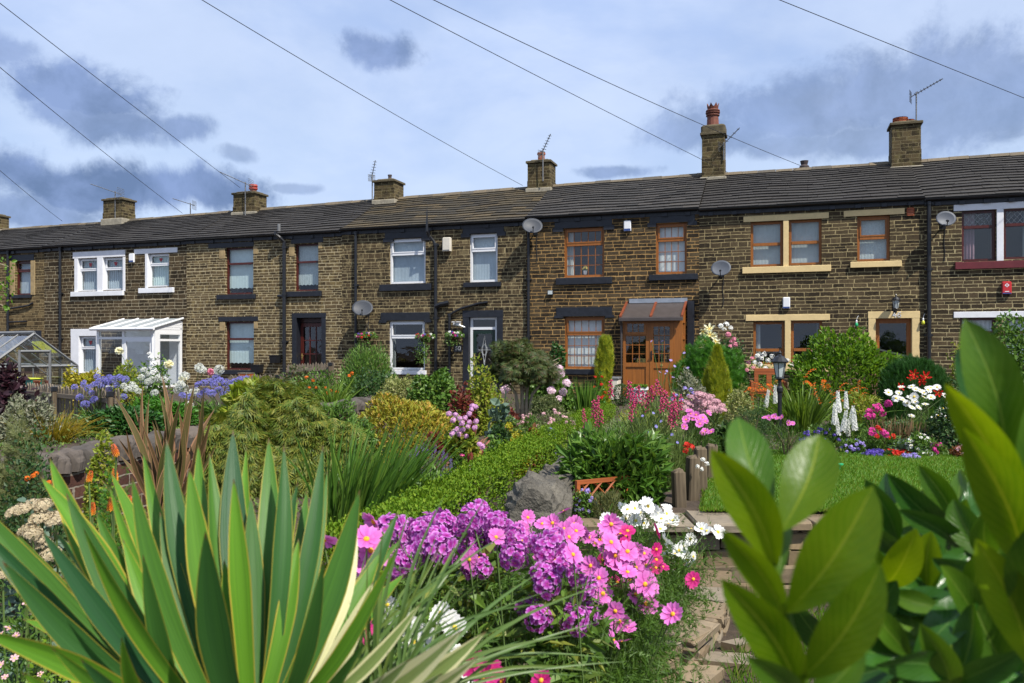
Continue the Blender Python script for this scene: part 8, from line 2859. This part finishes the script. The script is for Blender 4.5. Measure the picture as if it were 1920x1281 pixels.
shrub('fern_bush', 'loose green bush hiding the end of the brick wall', 'shrub', 625, 742, 90, 12.6, G['mid'], 2400, .08, .3, 'n', 'dome', .35)
shrub('fern_bush', 'low green foliage between the cut-leaved maple and the golden spirea mound', 'shrub', 668, 790, 80, 11.0, G['mid'], 2200, .07, .4, 'q', 'dome', .3)
shrub('border_foliage', 'leafy growth in front of the lilac pink hydrangea and the lavender', 'leafy plant', 800, 890, 110, 7.2, G['mid'], 1900, .06, .4, 'q', 'dome', .3)

# ================================================================== close foreground
def sword_plant():
    """large yellow-edged sword leaf plant at the lower left"""
    r = np.random.default_rng(101)
    base = P(455, 1400, 1.25)
    root = thing('sword_leaf_plant', 'large clump of yellow edged green sword leaves filling the lower left', 'yucca', base)
    #       tip px,py   root px,py  width px  tipdepth  bow  twist  kind
    Lv = [
        ((-60, 925), (262, 1275), 92, 1.25, -.03, .2, 0), ((75, 893), (290, 1275), 74, 1.35, .03, -.3, 0), ((93, 858), (318, 1290), 78, 1.45, -.03, .3, 0),
        ((124, 925), (350, 1330), 84, 1.20, -.03, .1, 0), ((77, 994), (330, 1330), 66, 1.10, -.02, -.2, 0), ((156, 989), (372, 1345), 54, 1.0, -.03, .9, 0),
        ((4, 1052), (300, 1330), 76, 1.05, -.04, .2, 0), ((-50, 1180), (290, 1350), 74, .95, .04, .3, 0), ((-60, 965), (250, 1300), 70, 1.15, -.02, .3, 0),
        ((207, 886), (330, 1240), 58, 1.50, .02, -.5, 0), ((205, 911), (345, 1270), 42, 1.40, -.02, .7, 0), ((247, 893), (392, 1330), 66, 1.15, -.04, -.1, 0),
        ((268, 845), (388, 1270), 54, 1.45, -.02, .5, 0), ((312, 824), (410, 1290), 76, 1.35, -.03, -.2, 0), ((355, 877), (425, 1290), 82, 1.25, -.02, .1, 0),
        ((372, 832), (440, 1280), 60, 1.5, -.03, .3, 0), ((437, 806), (470, 1290), 88, 1.45, -.02, -.1, 0), ((438, 897), (468, 1310), 66, 1.20, .0, .2, 0),
        ((462, 838), (490, 1290), 48, 1.55, -.02, .5, 0), ((504, 821), (500, 1300), 74, 1.45, .01, .1, 0), ((532, 835), (510, 1300), 60, 1.35, .02, -.3, 0),
        ((606, 834), (522, 1310), 58, 1.40, .03, .3, 0), ((614, 880), (528, 1315), 40, 1.45, .03, -.4, 0), ((675, 918), (535, 1330), 84, 1.25, .04, .2, 0),
        ((385, 996), (450, 1370), 98, .98, -.03, .1, 0), ((607, 1051), (530, 1350), 56, 1.05, .04, .2, 0), ((668, 985), (545, 1310), 92, 1.35, .05, -.1, 1),
        ((749, 1020), (540, 1345), 50, 1.05, .05, .7, 0), ((868, 1180), (560, 1370), 92, 1.0, .06, .2, 1), ((912, 1184), (610, 1380), 80, 1.08, .05, -.1, 1), ((898, 1232), (640, 1390), 66, 1.0, .04, .1, 1),
        ((687, 1199), (560, 1360), 44, .95, .03, .4, 0), ((228, 1194), (370, 1370), 58, .92, -.10, .9, 0), ((268, 1040), (330, 1370), 58, 1.05, -.02, .3, 0),
        ((95, 1213), (330, 1370), 54, .92, -.04, .5, 0), ((40, 1260), (320, 1390), 70, .88, -.05, .2, 0), ((150, 1235), (360, 1395), 60, .86, -.04, -.2, 0),
        ((560, 1010), (500, 1320), 60, 1.3, .02, .3, 0), ((330, 900), (420, 1280), 44, 1.55, -.02, .6, 0), ((180, 960), (340, 1290), 62, 1.4, -.02, .2, 0),
        ((470, 930), (485, 1320), 70, 1.35, 0, -.2, 0), ((300, 960), (400, 1310), 64, 1.3, -.02, .2, 0), ((700, 1090), (560, 1350), 70, 1.2, .05, .1, 1), ((575, 920), (515, 1300), 56, 1.5, .02, .2, 0),
        ((30, 1000), (290, 1300), 60, 1.35, -.02, .2, 0), ((120, 1080), (320, 1320), 66, 1.25, -.03, .2, 0), ((230, 1010), (370, 1310), 62, 1.3, -.03, .2, 0), ((420, 1050), (460, 1340), 66, 1.2, 0, .1, 0)]
    for i in range(16):
        a = r.uniform(-1.25, .95)
        L = r.uniform(330, 520) * (1 - .12 * abs(a))
        tx, ty = 455 + math.sin(a) * L * 1.15, 1300 - math.cos(a) * L * .92
        Lv.append(((tx, ty), (455 + math.sin(a) * 130, 1330), r.uniform(46, 74), r.uniform(1.3, 1.6), r.uniform(-.05, .05), r.uniform(-.8, .8), 0))
    for tp, bp, w, d in (((770, 1235), (580, 1370), 70, 1.0), ((830, 1262), (620, 1390), 66, .98), ((720, 1265), (600, 1390), 60, .95), ((790, 1130), (570, 1350), 46, 1.15)):
        Lv.append((tp, bp, w, d, .05, .3, 1))
    for i, (tp, bp, w, dep, bow, tw, kind) in enumerate(Lv):
        mb = MB()
        b = P(bp[0], bp[1], 1.16 + .25 * (dep - 1.2)); tip = P(tp[0], tp[1], dep)
        # root the leaf at the heart of the plant
        b2 = base + (b - base) * .85
        path_leaf(mb, b2, tip, w * .60 / FPX * (dep * .6 + .5), bow, None, 16, r.uniform(.22, .42), twist=tw * .9, lift=r.uniform(-.02, .05), r=r)
        mb.build('sword_leaf', G['yucca'] if kind == 0 else G['yucca_cream'], root, smooth=True, origin=root.location)


sword_plant()


# ---------------------------------------------------------------- laurel
def m_laurel(name, c1, c2, vein, trans, rough):
    m, t, out = new_mat(name)
    b = t.n('ShaderNodeBsdfPrincipled')
    uv = t.n('ShaderNodeSeparateXYZ'); t.l(t.n('ShaderNodeUVMap').outputs[0], uv.inputs[0])
    ri = rnd(t)
    co = t.n('ShaderNodeTexCoord').outputs['Object']
    n = t.noise(co, 26.0, 5.0, .65).outputs[0]
    c = t.mix(ri, c1, c2)
    nb_ = t.noise(co, 7.0, 4.0, .6).outputs[0]
    c = t.mix(t.mr(nb_, .35, .65), t.mix(1.0, c, (.66, .80, .8), 'MULTIPLY'), t.mix(1.0, c, (1.18, 1.08, .9), 'MULTIPLY'))
    c = t.mix(t.mr(n, .35, .65), t.mix(1.0, c, (.78, .82, .7), 'MULTIPLY'), c)
    e = t.math('ABSOLUTE', t.math('SUBTRACT', uv.outputs[0], .5))
    mid = t.mr(e, .030, .008)
    # side veins run out at an angle from the midrib
    s = t.math('SUBTRACT', t.math('MULTIPLY', uv.outputs[1], 11.0), t.math('MULTIPLY', e, 7.0))
    fr = t.math('ABSOLUTE', t.math('SUBTRACT', t.math('FRACT', s), .5))
    sv = t.math('MULTIPLY', t.mr(fr, .09, .02), .35)
    v = t.math('MAXIMUM', mid, sv)
    c = t.mix(t.math('MULTIPLY', v, .75), c, vein)
    setp(t, b, col=c, rough=rough, spec=.3, normal=bump(t, t.math('SUBTRACT', n, t.math('MULTIPLY', v, .9)), .35, .004))
    tr = t.n('ShaderNodeBsdfTranslucent'); t.l(t.mix(1.0, c, (1.5, 1.35, .35), 'MULTIPLY'), tr.inputs[0])
    mx = t.n('ShaderNodeMixShader'); mx.inputs[0].default_value = trans
    t.l(b.outputs[0], mx.inputs[1]); t.l(tr.outputs[0], mx.inputs[2]); t.l(mx.outputs[0], out.inputs[0])
    return m


G['laurel_young'] = m_laurel('laurel_young_leaf', (.108, .195, .004), (.175, .270, .006), (.29, .35, .03), .45, .36)
G['laurel_old'] = m_laurel('laurel_old_leaf', (.024, .085, .012), (.040, .120, .016), (.10, .20, .04), .15, .20)
G['laurel_mid'] = m_laurel('laurel_green_leaf', (.050, .130, .010), (.085, .175, .012), (.18, .27, .04), .30, .34)


def laurel():
    r = np.random.default_rng(111)
    def leaf(root, o, b, tip, wpx, dep, bow, tw, mat, nrm=None, lift=.06, fold=.34):
        mb = MB()
        bb, tt = P(b[0], b[1], dep[0]), P(tip[0], tip[1], dep[1])
        path_leaf(mb, bb, tt, wpx * .70 / FPX * (dep[0] + dep[1]) / 2, bow, nrm, 14, fold, 0, 'oval', tw, lift, r)
        mb.build('leaf', mat, root, smooth=True, origin=o)
    # shoot in front, pale young leaves
    o = P(1520, 1330, .62)
    root = thing('laurel_shoot', 'upright laurel shoot of big pale olive young leaves in the right foreground', 'laurel', o)
    mb = MB(); mb.tube([P(1525, 1360, .62), P(1500, 1240, .62), P(1472, 1140, .62), P(1452, 1060, .62), P(1440, 985, .62)], [.0042, .0038, .0034, .003, .0022], 8)
    mb.build('stem', G['laurel_mid'], root, origin=o)
    Y_, MD, OL = G['laurel_young'], G['laurel_mid'], G['laurel_old']
    for b, tip, w, dep, bow, tw, mat in (
            ((1455, 1070), (1333, 842), 122, (.62, .60), .06, .2, Y_), ((1448, 985), (1384, 783), 118, (.63, .70), -.02, -.5, MD),
            ((1462, 1000), (1537, 815), 140, (.62, .66), .05, .2, Y_), ((1475, 1150), (1637, 912), 165, (.61, .58), .04, -.1, Y_), ((1500, 1275), (1652, 1058), 135, (.60, .56), .05, -.2, Y_),
            ((1470, 1160), (1352, 992), 84, (.62, .58), .05, .4, Y_), ((1500, 1310), (1352, 1085), 124, (.61, .57), .06, .2, Y_), ((1460, 1090), (1476, 930), 60, (.63, .68), .0, 1.0, MD),
            ((1510, 1320), (1620, 1215), 90, (.61, .60), .05, .2, MD), ((1500, 1330), (1400, 1230), 80, (.61, .56), .05, .2, MD)):
        leaf(root, o, b, tip, w, dep, bow, tw, mat)
    # right-hand shoot, taller
    o = P(1925, 1330, .66)
    root = thing('laurel_shoot', 'tall laurel shoot with long bright leaves at the right edge', 'laurel', o)
    mb = MB(); mb.tube([P(1935, 1360, .66), P(1925, 1150, .66), P(1912, 980, .66), P(1895, 850, .66)], [.0045, .004, .0034, .0024], 8)
    mb.build('stem', G['laurel_mid'], root, origin=o)
    for b, tip, w, dep, bow, tw, mat in (
            ((1888, 890), (1808, 598), 135, (.66, .66), .06, -.2, MD), ((1885, 850), (1795, 655), 80, (.68, .74), .02, .5, OL), ((1908, 985), (1772, 720), 110, (.65, .60), .05, .3, Y_),
            ((1918, 1080), (1806, 802), 130, (.64, .58), .05, .2, Y_), ((1935, 1010), (1935, 745), 110, (.64, .62), .04, -.2, MD), ((1905, 940), (1965, 700), 130, (.66, .70), -.05, .2, MD),
            ((1930, 1180), (1985, 960), 140, (.63, .58), -.04, .2, MD), ((1930, 1250), (1830, 1010), 120, (.64, .62), .05, .1, Y_), ((1890, 870), (1860, 690), 90, (.67, .75), .02, .2, MD)):
        leaf(root, o, b, tip, w, dep, bow, tw, mat)
    # the darker hedge below and behind
    o = P(1750, 1400, .95)
    root = thing('laurel_bush', 'dark glossy laurel bush filling the lower right corner', 'laurel', o)
    sb = MB()
    tips = [(1680, 1030, .95), (1792, 985, .98), (1655, 1100, .85), (1860, 1040, .9), (1745, 1110, .88), (1620, 1190, .85), (1840, 1150, .82), (1700, 1230, .8), (1905, 1230, .8), (1590, 1255, .85), (1790, 1262, .78)]
    for px, py, d in tips:
        a = P(px, py, d)
        sb.tube([a * .2 + o * .8 + [r.normal(0, .02), 0, 0], (a + o) / 2 + [r.normal(0, .01), 0, 0], a], [.005, .004, .0025], 6)
    sb.build('stem', G['laurel_mid'], root, origin=o)
    manual = [((1685, 1020), (1622, 898), 62, (.95, .93), .05, .3, OL), ((1690, 1005), (1662, 886), 55, (.97, 1.02), -.05, .8, OL), ((1800, 1000), (1664, 888), 74, (.98, .93), -.05, .2, OL),
              ((1795, 985), (1722, 872), 66, (.98, .98), .05, .2, MD), ((1805, 970), (1850, 870), 60, (1.0, 1.05), .04, .4, OL), ((1810, 1045), (1684, 955), 70, (.95, .9), .06, .2, OL),
              ((1790, 980), (1800, 880), 50, (1.0, 1.05), .02, 1.0, MD), ((1700, 1040), (1745, 985), 56, (.96, 1.0), .03, .2, MD), ((1685, 1045), (1620, 985), 54, (.95, .9), .03, .3, OL)]
    for b, tip, w, dep, bow, tw, mat in manual: leaf(root, o, b, tip, w, dep, bow, tw, mat)
    k = 0
    for px, py, d in tips:
        n = 7
        for i in range(n):
            a = -math.pi / 2 + (i - (n - 1) / 2) * .62 + r.uniform(-.25, .25)
            L = r.uniform(95, 170) * (.9 / d)
            bx, by = px + r.uniform(-14, 14), py + r.uniform(0, 40)
            tx, ty = bx + math.cos(a) * L, by + math.sin(a) * L * (.85 if by < 1150 else 1.0)
            if tx < 1535: continue
            dd = d + r.uniform(-.06, .06)
            leaf(root, o, (bx, by), (tx, ty), L * r.uniform(.50, .62), (d, dd), r.uniform(-.07, .07), r.uniform(-.9, .9), (OL, OL, MD, MD)[i % 4] if r.uniform() < .85 else Y_, lift=r.uniform(-.05, .10))
            k += 1
    # inner leaves, deeper in the bush
    for i in range(60):
        px, py = r.uniform(1570, 1960), r.uniform(1010, 1330)
        if py < 1060 and px < 1640: continue
        a = r.uniform(-2.9, -.2); d = r.uniform(1.0, 1.25); L = r.uniform(90, 140)
        leaf(root, o, (px, py), (px + math.cos(a) * L, py + math.sin(a) * L), L * .56, (d, d + r.uniform(-.08, .08)), r.uniform(-.06, .06), r.uniform(-1, 1), OL if r.uniform() < .8 else MD)


laurel()


# ---------------------------------------------------------------- the flower bed in the centre
def C7(x, y):
    return (560 + x * .3854, 880 + y * .3854)


def fine_foliage(root, r, spots3, n, size, mat, name='foliage', spread=.10, down=.55, tmpl='f', lw=.10):
    """thread-like leaves round the flower stems, below the flowers"""
    o = np.array(root.location)
    S = np.array(spots3)
    k = r.integers(0, len(S), n)
    t = r.uniform(.34, .93, n) ** .8
    foot = np.stack([r.normal(0, .10, n), r.normal(0, .08, n), np.zeros(n)], -1)
    p = foot * (1 - t)[:, None] + S[k] * t[:, None] + r.normal(0, spread, (n, 3)) * [1, .8, .5]
    mb = MB(); leaves(mb, r, p, unit(r.normal(0, 1, (n, 3)) + [0, -.3, .6]), size, lw, tmpl, .6, .5, .8)
    mb.build(name, mat, root)


def cosmos(label, fl, pts7, Y, foot_px, n_leaf, sc=1.0, jit=.15, seed=0, face=(.15, -.7, .75), spread=.5, wpts=None):
    r = np.random.default_rng(300 + seed)
    f = P(foot_px, HZ, Y)
    root = thing('cosmos', label, 'cosmos', (f[0], Y, -.45))
    px = [C7(*q) for q in pts7]
    pts = spots(root, fl, px, Y, jit, sc, 'flower', face, spread, M['green_stem'], .0028, r, base_r=.10)
    S = pts + [p * np.array([1, 1, .75]) + r.normal(0, .06, 3) for p in pts]
    fine_foliage(root, r, S, n_leaf, .085, G['cosmos'], spread=.085)
    return root


def phlox_plant():
    r = np.random.default_rng(401)
    Y = 2.65
    f = P(900, HZ, Y)
    groups = [('phlox clump with crowded lilac purple heads left of the centre', [(450, 290), (520, 300), (640, 265), (700, 255), (735, 330), (620, 340), (760, 400), (500, 400), (565, 420), (440, 440), (680, 430), (590, 300), (660, 350), (480, 340), (545, 360), (690, 385), (470, 470), (625, 400), (720, 280), (610, 225), (520, 460)], 2.62, 760, 0),
              ('phlox clump with tall lilac purple heads behind the pink cosmos', [(840, 235), (905, 245), (930, 300), (860, 295), (1000, 240), (900, 370), (820, 270), (950, 350), (1010, 300), (870, 340), (800, 310), (1060, 330), (960, 260), (840, 400), (1180, 330), (1240, 360), (1150, 370), (1200, 395), (880, 205), (930, 400), (870, 480), (1050, 430)], 2.75, 930, 1),
              ('phlox clump with lilac purple heads low among the pink cosmos', [(1330, 500), (1370, 540), (1190, 510), (1210, 555), (1330, 660), (1290, 705), (1385, 650), (1130, 690), (1165, 725), (1320, 440), (1360, 690), (1340, 740), (1390, 575), (1220, 610), (1150, 520), (1290, 465), (1400, 710)], 2.6, 1060, 2)]
    for lab, pp, Y, fx, sd in groups:
        r = np.random.default_rng(410 + sd)
        f = P(fx, HZ, Y)
        root = thing('phlox', lab, 'phlox', (f[0], Y, -.45), 0, 'lilac purple phlox in the centre bed')
        px = [C7(*q) for i, q in enumerate(pp) if i % 5 != 4]
        pts = spots(root, 'phlox', px, Y, .16, 1.0, 'flower_head', (0, -.55, .8), .25, M['green_stem'], .0035, r, base_r=.12)
        S = np.array(pts)
        n = 520
        k = r.integers(0, len(S), n); t = r.uniform(.45, .93, n)
        foot = np.stack([r.normal(0, .12, n), r.normal(0, .08, n), np.zeros(n)], -1)
        p = foot * (1 - t)[:, None] + S[k] * t[:, None] + r.normal(0, .035, (n, 3))
        mb = MB(); leaves(mb, r, p, unit(rdir(n, r) * [1, 1, .3] + [0, -.25, .2]), .095, .26, 'l', .25, .9, .4, .1)
        mb.build('foliage', G['phlox'], root)


phlox_plant()
cosmos('pink cosmos at the left end of the bed beside the striped sword leaves', 'cosmos_pink', [(120, 345), (285, 370), (350, 395), (285, 480), (365, 255), (375, 420), (260, 450), (330, 340), (310, 725), (255, 760)], 2.1, 720, 1500, 1.0, .08, 1)
cosmos('pink cosmos with the topmost blooms along the back of the bed', 'cosmos_pink', [(1290, 205), (1115, 235), (1090, 290), (1185, 265), (1235, 262), (1290, 290), (1340, 268), (1380, 310), (1420, 332), (1465, 342), (1520, 268), (1560, 292), (1085, 345), (1315, 330), (1260, 310), (1500, 285), (1350, 300), (1440, 360)], 3.5, 1070, 2600, 1.18, .25, 2)
cosmos('dense pink cosmos at the right end of the bed', 'cosmos_pink', [(1520, 355), (1565, 385), (1500, 405), (1560, 440), (1640, 405), (1600, 500), (1640, 480), (1690, 470), (1685, 560), (1640, 610), (1690, 655), (1540, 420), (1590, 455), (1665, 520), (1610, 540), (1720, 560), (1530, 450), (1600, 400), (1680, 410)], 3.3, 1115, 2600, 1.25, .25, 3)
cosmos('pink cosmos with the lowest blooms near the stone edging', 'cosmos_pink', [(1480, 605), (1440, 505), (1460, 530), (1510, 715), (1560, 740), (1550, 785), (1565, 840), (1820, 705), (1365, 810), (1540, 690), (1590, 770), (1530, 830), (1800, 680)], 3.1, 1090, 2000, 1.2, .2, 4)
cosmos('pink cosmos blooms scattered low through the purple phlox', 'cosmos_pink', [(880, 430), (1300, 440), (1250, 445), (830, 440), (960, 330), (1180, 430), (850, 500), (1420, 470), (1335, 415)], 2.55, 960, 900, .9, .15, 5)
cosmos('white cosmos mass at the top right of the bed against the stone wall', 'cosmos_white', [(1600, 195), (1625, 208), (1690, 165), (1650, 228), (1790, 185), (1790, 215), (1680, 262), (1760, 290), (1780, 342), (1500, 245), (1560, 258), (1820, 250), (1610, 225), (1635, 190), (1590, 240), (1720, 195), (1740, 215), (1660, 210), (1765, 240), (1800, 265), (1640, 250), (1700, 180), (1575, 185)], 4.5, 1150, 2200, 1.15, .25, 6, (0, -.75, .65))
cosmos('white cosmos trailing down at the right before the stone wall', 'cosmos_white', [(1740, 410), (1812, 385), (1880, 415), (1910, 290), (1850, 395), (1960, 290), (1985, 300), (1905, 340), (1800, 375), (1830, 410), (1870, 375), (1890, 440), (1920, 425), (2040, 305), (1780, 400), (1900, 460)], 4.6, 1180, 1700, 1.12, .2, 7, (0, -.75, .65))
cosmos('white cosmos low at the left of the bed behind the cream edged leaves', 'cosmos_white', [(735, 735), (690, 700), (400, 690), (470, 722), (520, 742), (560, 840), (620, 800), (840, 1000), (500, 830), (760, 770), (430, 660), (780, 910), (600, 860)], 2.1, 800, 800, .85, .12, 8, (0, -.8, .4))
cosmos('deep crimson cosmos among the pink ones at the right', 'cosmos_deep', [(1480, 440), (1550, 550), (1590, 322), (1740, 300), (1740, 390), (1740, 440), (1738, 480), (1580, 370), (1770, 475), (1920, 535), (1520, 550), (1600, 300), (1565, 315), (1910, 545)], 3.5, 1120, 800, 1.0, .2, 9)
cosmos('deep magenta cosmos at the bottom of the picture under the long grass blades', 'cosmos_deep', [(925, 985), (1180, 1028), (850, 945), (990, 1035), (310, 690), (270, 740), (205, 690), (230, 625), (305, 780), (900, 1010)], 1.75, 850, 500, .95, .08, 10, (0, -.8, .4))


# low green filling of the bed and tiny white flowers at its right edge
def bed_fill():
    r = np.random.default_rng(121)
    bed = []
    n = 30000
    x = r.uniform(-.9, 1.55, n); y = r.uniform(1.9, 6.0, n)
    lim = np.interp(y, [4.3, 4.5, 4.72, 5.0, 5.32, 5.7, 6.2], [.2, .5, .76, .96, 1.14, 1.28, 1.38])
    lim = np.where(y < 4.3, .2 + .15 * (4.3 - y), lim) - .06
    k = x < lim
    x, y = x[k], y[k]
    hh = .05 + .42 * np.clip((lim[k] - x) / .6, 0, 1) * (.6 + .4 * np.sin(x * 5 + y * 4))
    z = -.50 + hh * r.uniform(0, 1, len(x)) ** .6
    p = np.stack([x, y, z], -1)
    root = thing('cosmos_foliage', 'ferny green filling of the centre bed below the cosmos flowers', 'foliage', (.2, 3.5, -.5))
    mb = MB(); leaves(mb, r, p, unit(rdir(len(x), r) + [0, -.3, 1.0]), .095, .09, 'f', .6, .6, .8)
    mb.build('fine_leaves', G['cosmos'], root, origin=root.location)
    root['kind'] = 'stuff'
    # small white and pink flowers spilling at the edging
    root = thing('edging_flowers', 'tiny white and pink flowers spilling over the flat stone edging', 'flowers', (1.0, 5.2, -.45))
    m = 1400
    t = r.uniform(0, 1, m)
    yy = 4.5 + 1.5 * t; xx = np.interp(yy, [4.3, 4.5, 4.72, 5.0, 5.32, 5.7, 6.2], [.2, .5, .76, .96, 1.14, 1.28, 1.38]) - np.abs(r.normal(0, .16, m)) - .05
    p = np.stack([xx, yy, -.42 + np.abs(r.normal(0, .08, m))], -1)
    mb = MB(); leaves(mb, r, p, np.tile([0, -.2, 1.0], (m, 1)), .035, .5, 'q'); mb.build('foliage', G['mid'], root, origin=root.location)
    for i in range(70):
        q = p[i] + [0, -.02, .05]
        put('flower', FL['d_white' if i % 3 else 'd_magenta'][i % 2], root, q - np.array(root.location), face_rot((r.normal(0, .3), -.5, .8)), .5)


bed_fill()


def long_blades():
    """grassy blue-green blades leaning to the right over the bed"""
    r = np.random.default_rng(131)
    b0 = P(690, 1420, 1.25)
    root = thing('grassy_clump', 'clump of long thin grassy blades leaning right across the flower bed', 'leafy plant', b0)
    mb = MB()
    tips = [(934, 895), (836, 924), (936, 1065), (1032, 1107), (1130, 1096), (1126, 1165), (1155, 1236), (1180, 1240), (958, 995), (770, 950), (880, 1035), (1000, 1150), (1080, 1190), (1040, 1230), (905, 1000), (860, 1105), (740, 1010),
            (790, 1060), (980, 1200), (1100, 1270), (820, 1000), (720, 980), (1060, 1130), (1010, 1075), (900, 1150), (690, 1040), (1150, 1265), (950, 1240), (870, 1060), (760, 1100)]
    for px, py in tips:
        bx = r.uniform(600, 780)
        d = r.uniform(1.2, 1.6)
        path_leaf(mb, P(bx, r.uniform(1330, 1400), 1.3), P(px, py, d), r.uniform(.0042, .0075), -r.uniform(.03, .12), None, 12, .25, 0, 'sword', r.uniform(-.8, .8), .03, r)
    for i in range(60):
        px, py = r.uniform(650, 900), r.uniform(1010, 1220)
        d = r.uniform(1.3, 1.8)
        path_leaf(mb, P(r.uniform(600, 800), r.uniform(1330, 1400), 1.35), P(px, py, d), r.uniform(.004, .007), -r.uniform(.02, .10), None, 9, .25, 0, 'sword', r.uniform(-.8, .8), .02, r)
    # the bent blade at the right
    path_leaf(mb, P(830, 1320, 1.35), P(985, 1203, 1.4), .007, -.05, None, 8, .25, 0, 'sword', .2, .02, r)
    mb.build('leaf_blades', G['blade'], root, smooth=True, origin=root.location)


G['blade'] = m_leaf('leaf_grassy_blade', [(.085, .155, .040), (.115, .19, .05), (.07, .13, .035), (.14, .20, .045)], .3, .4)
long_blades()
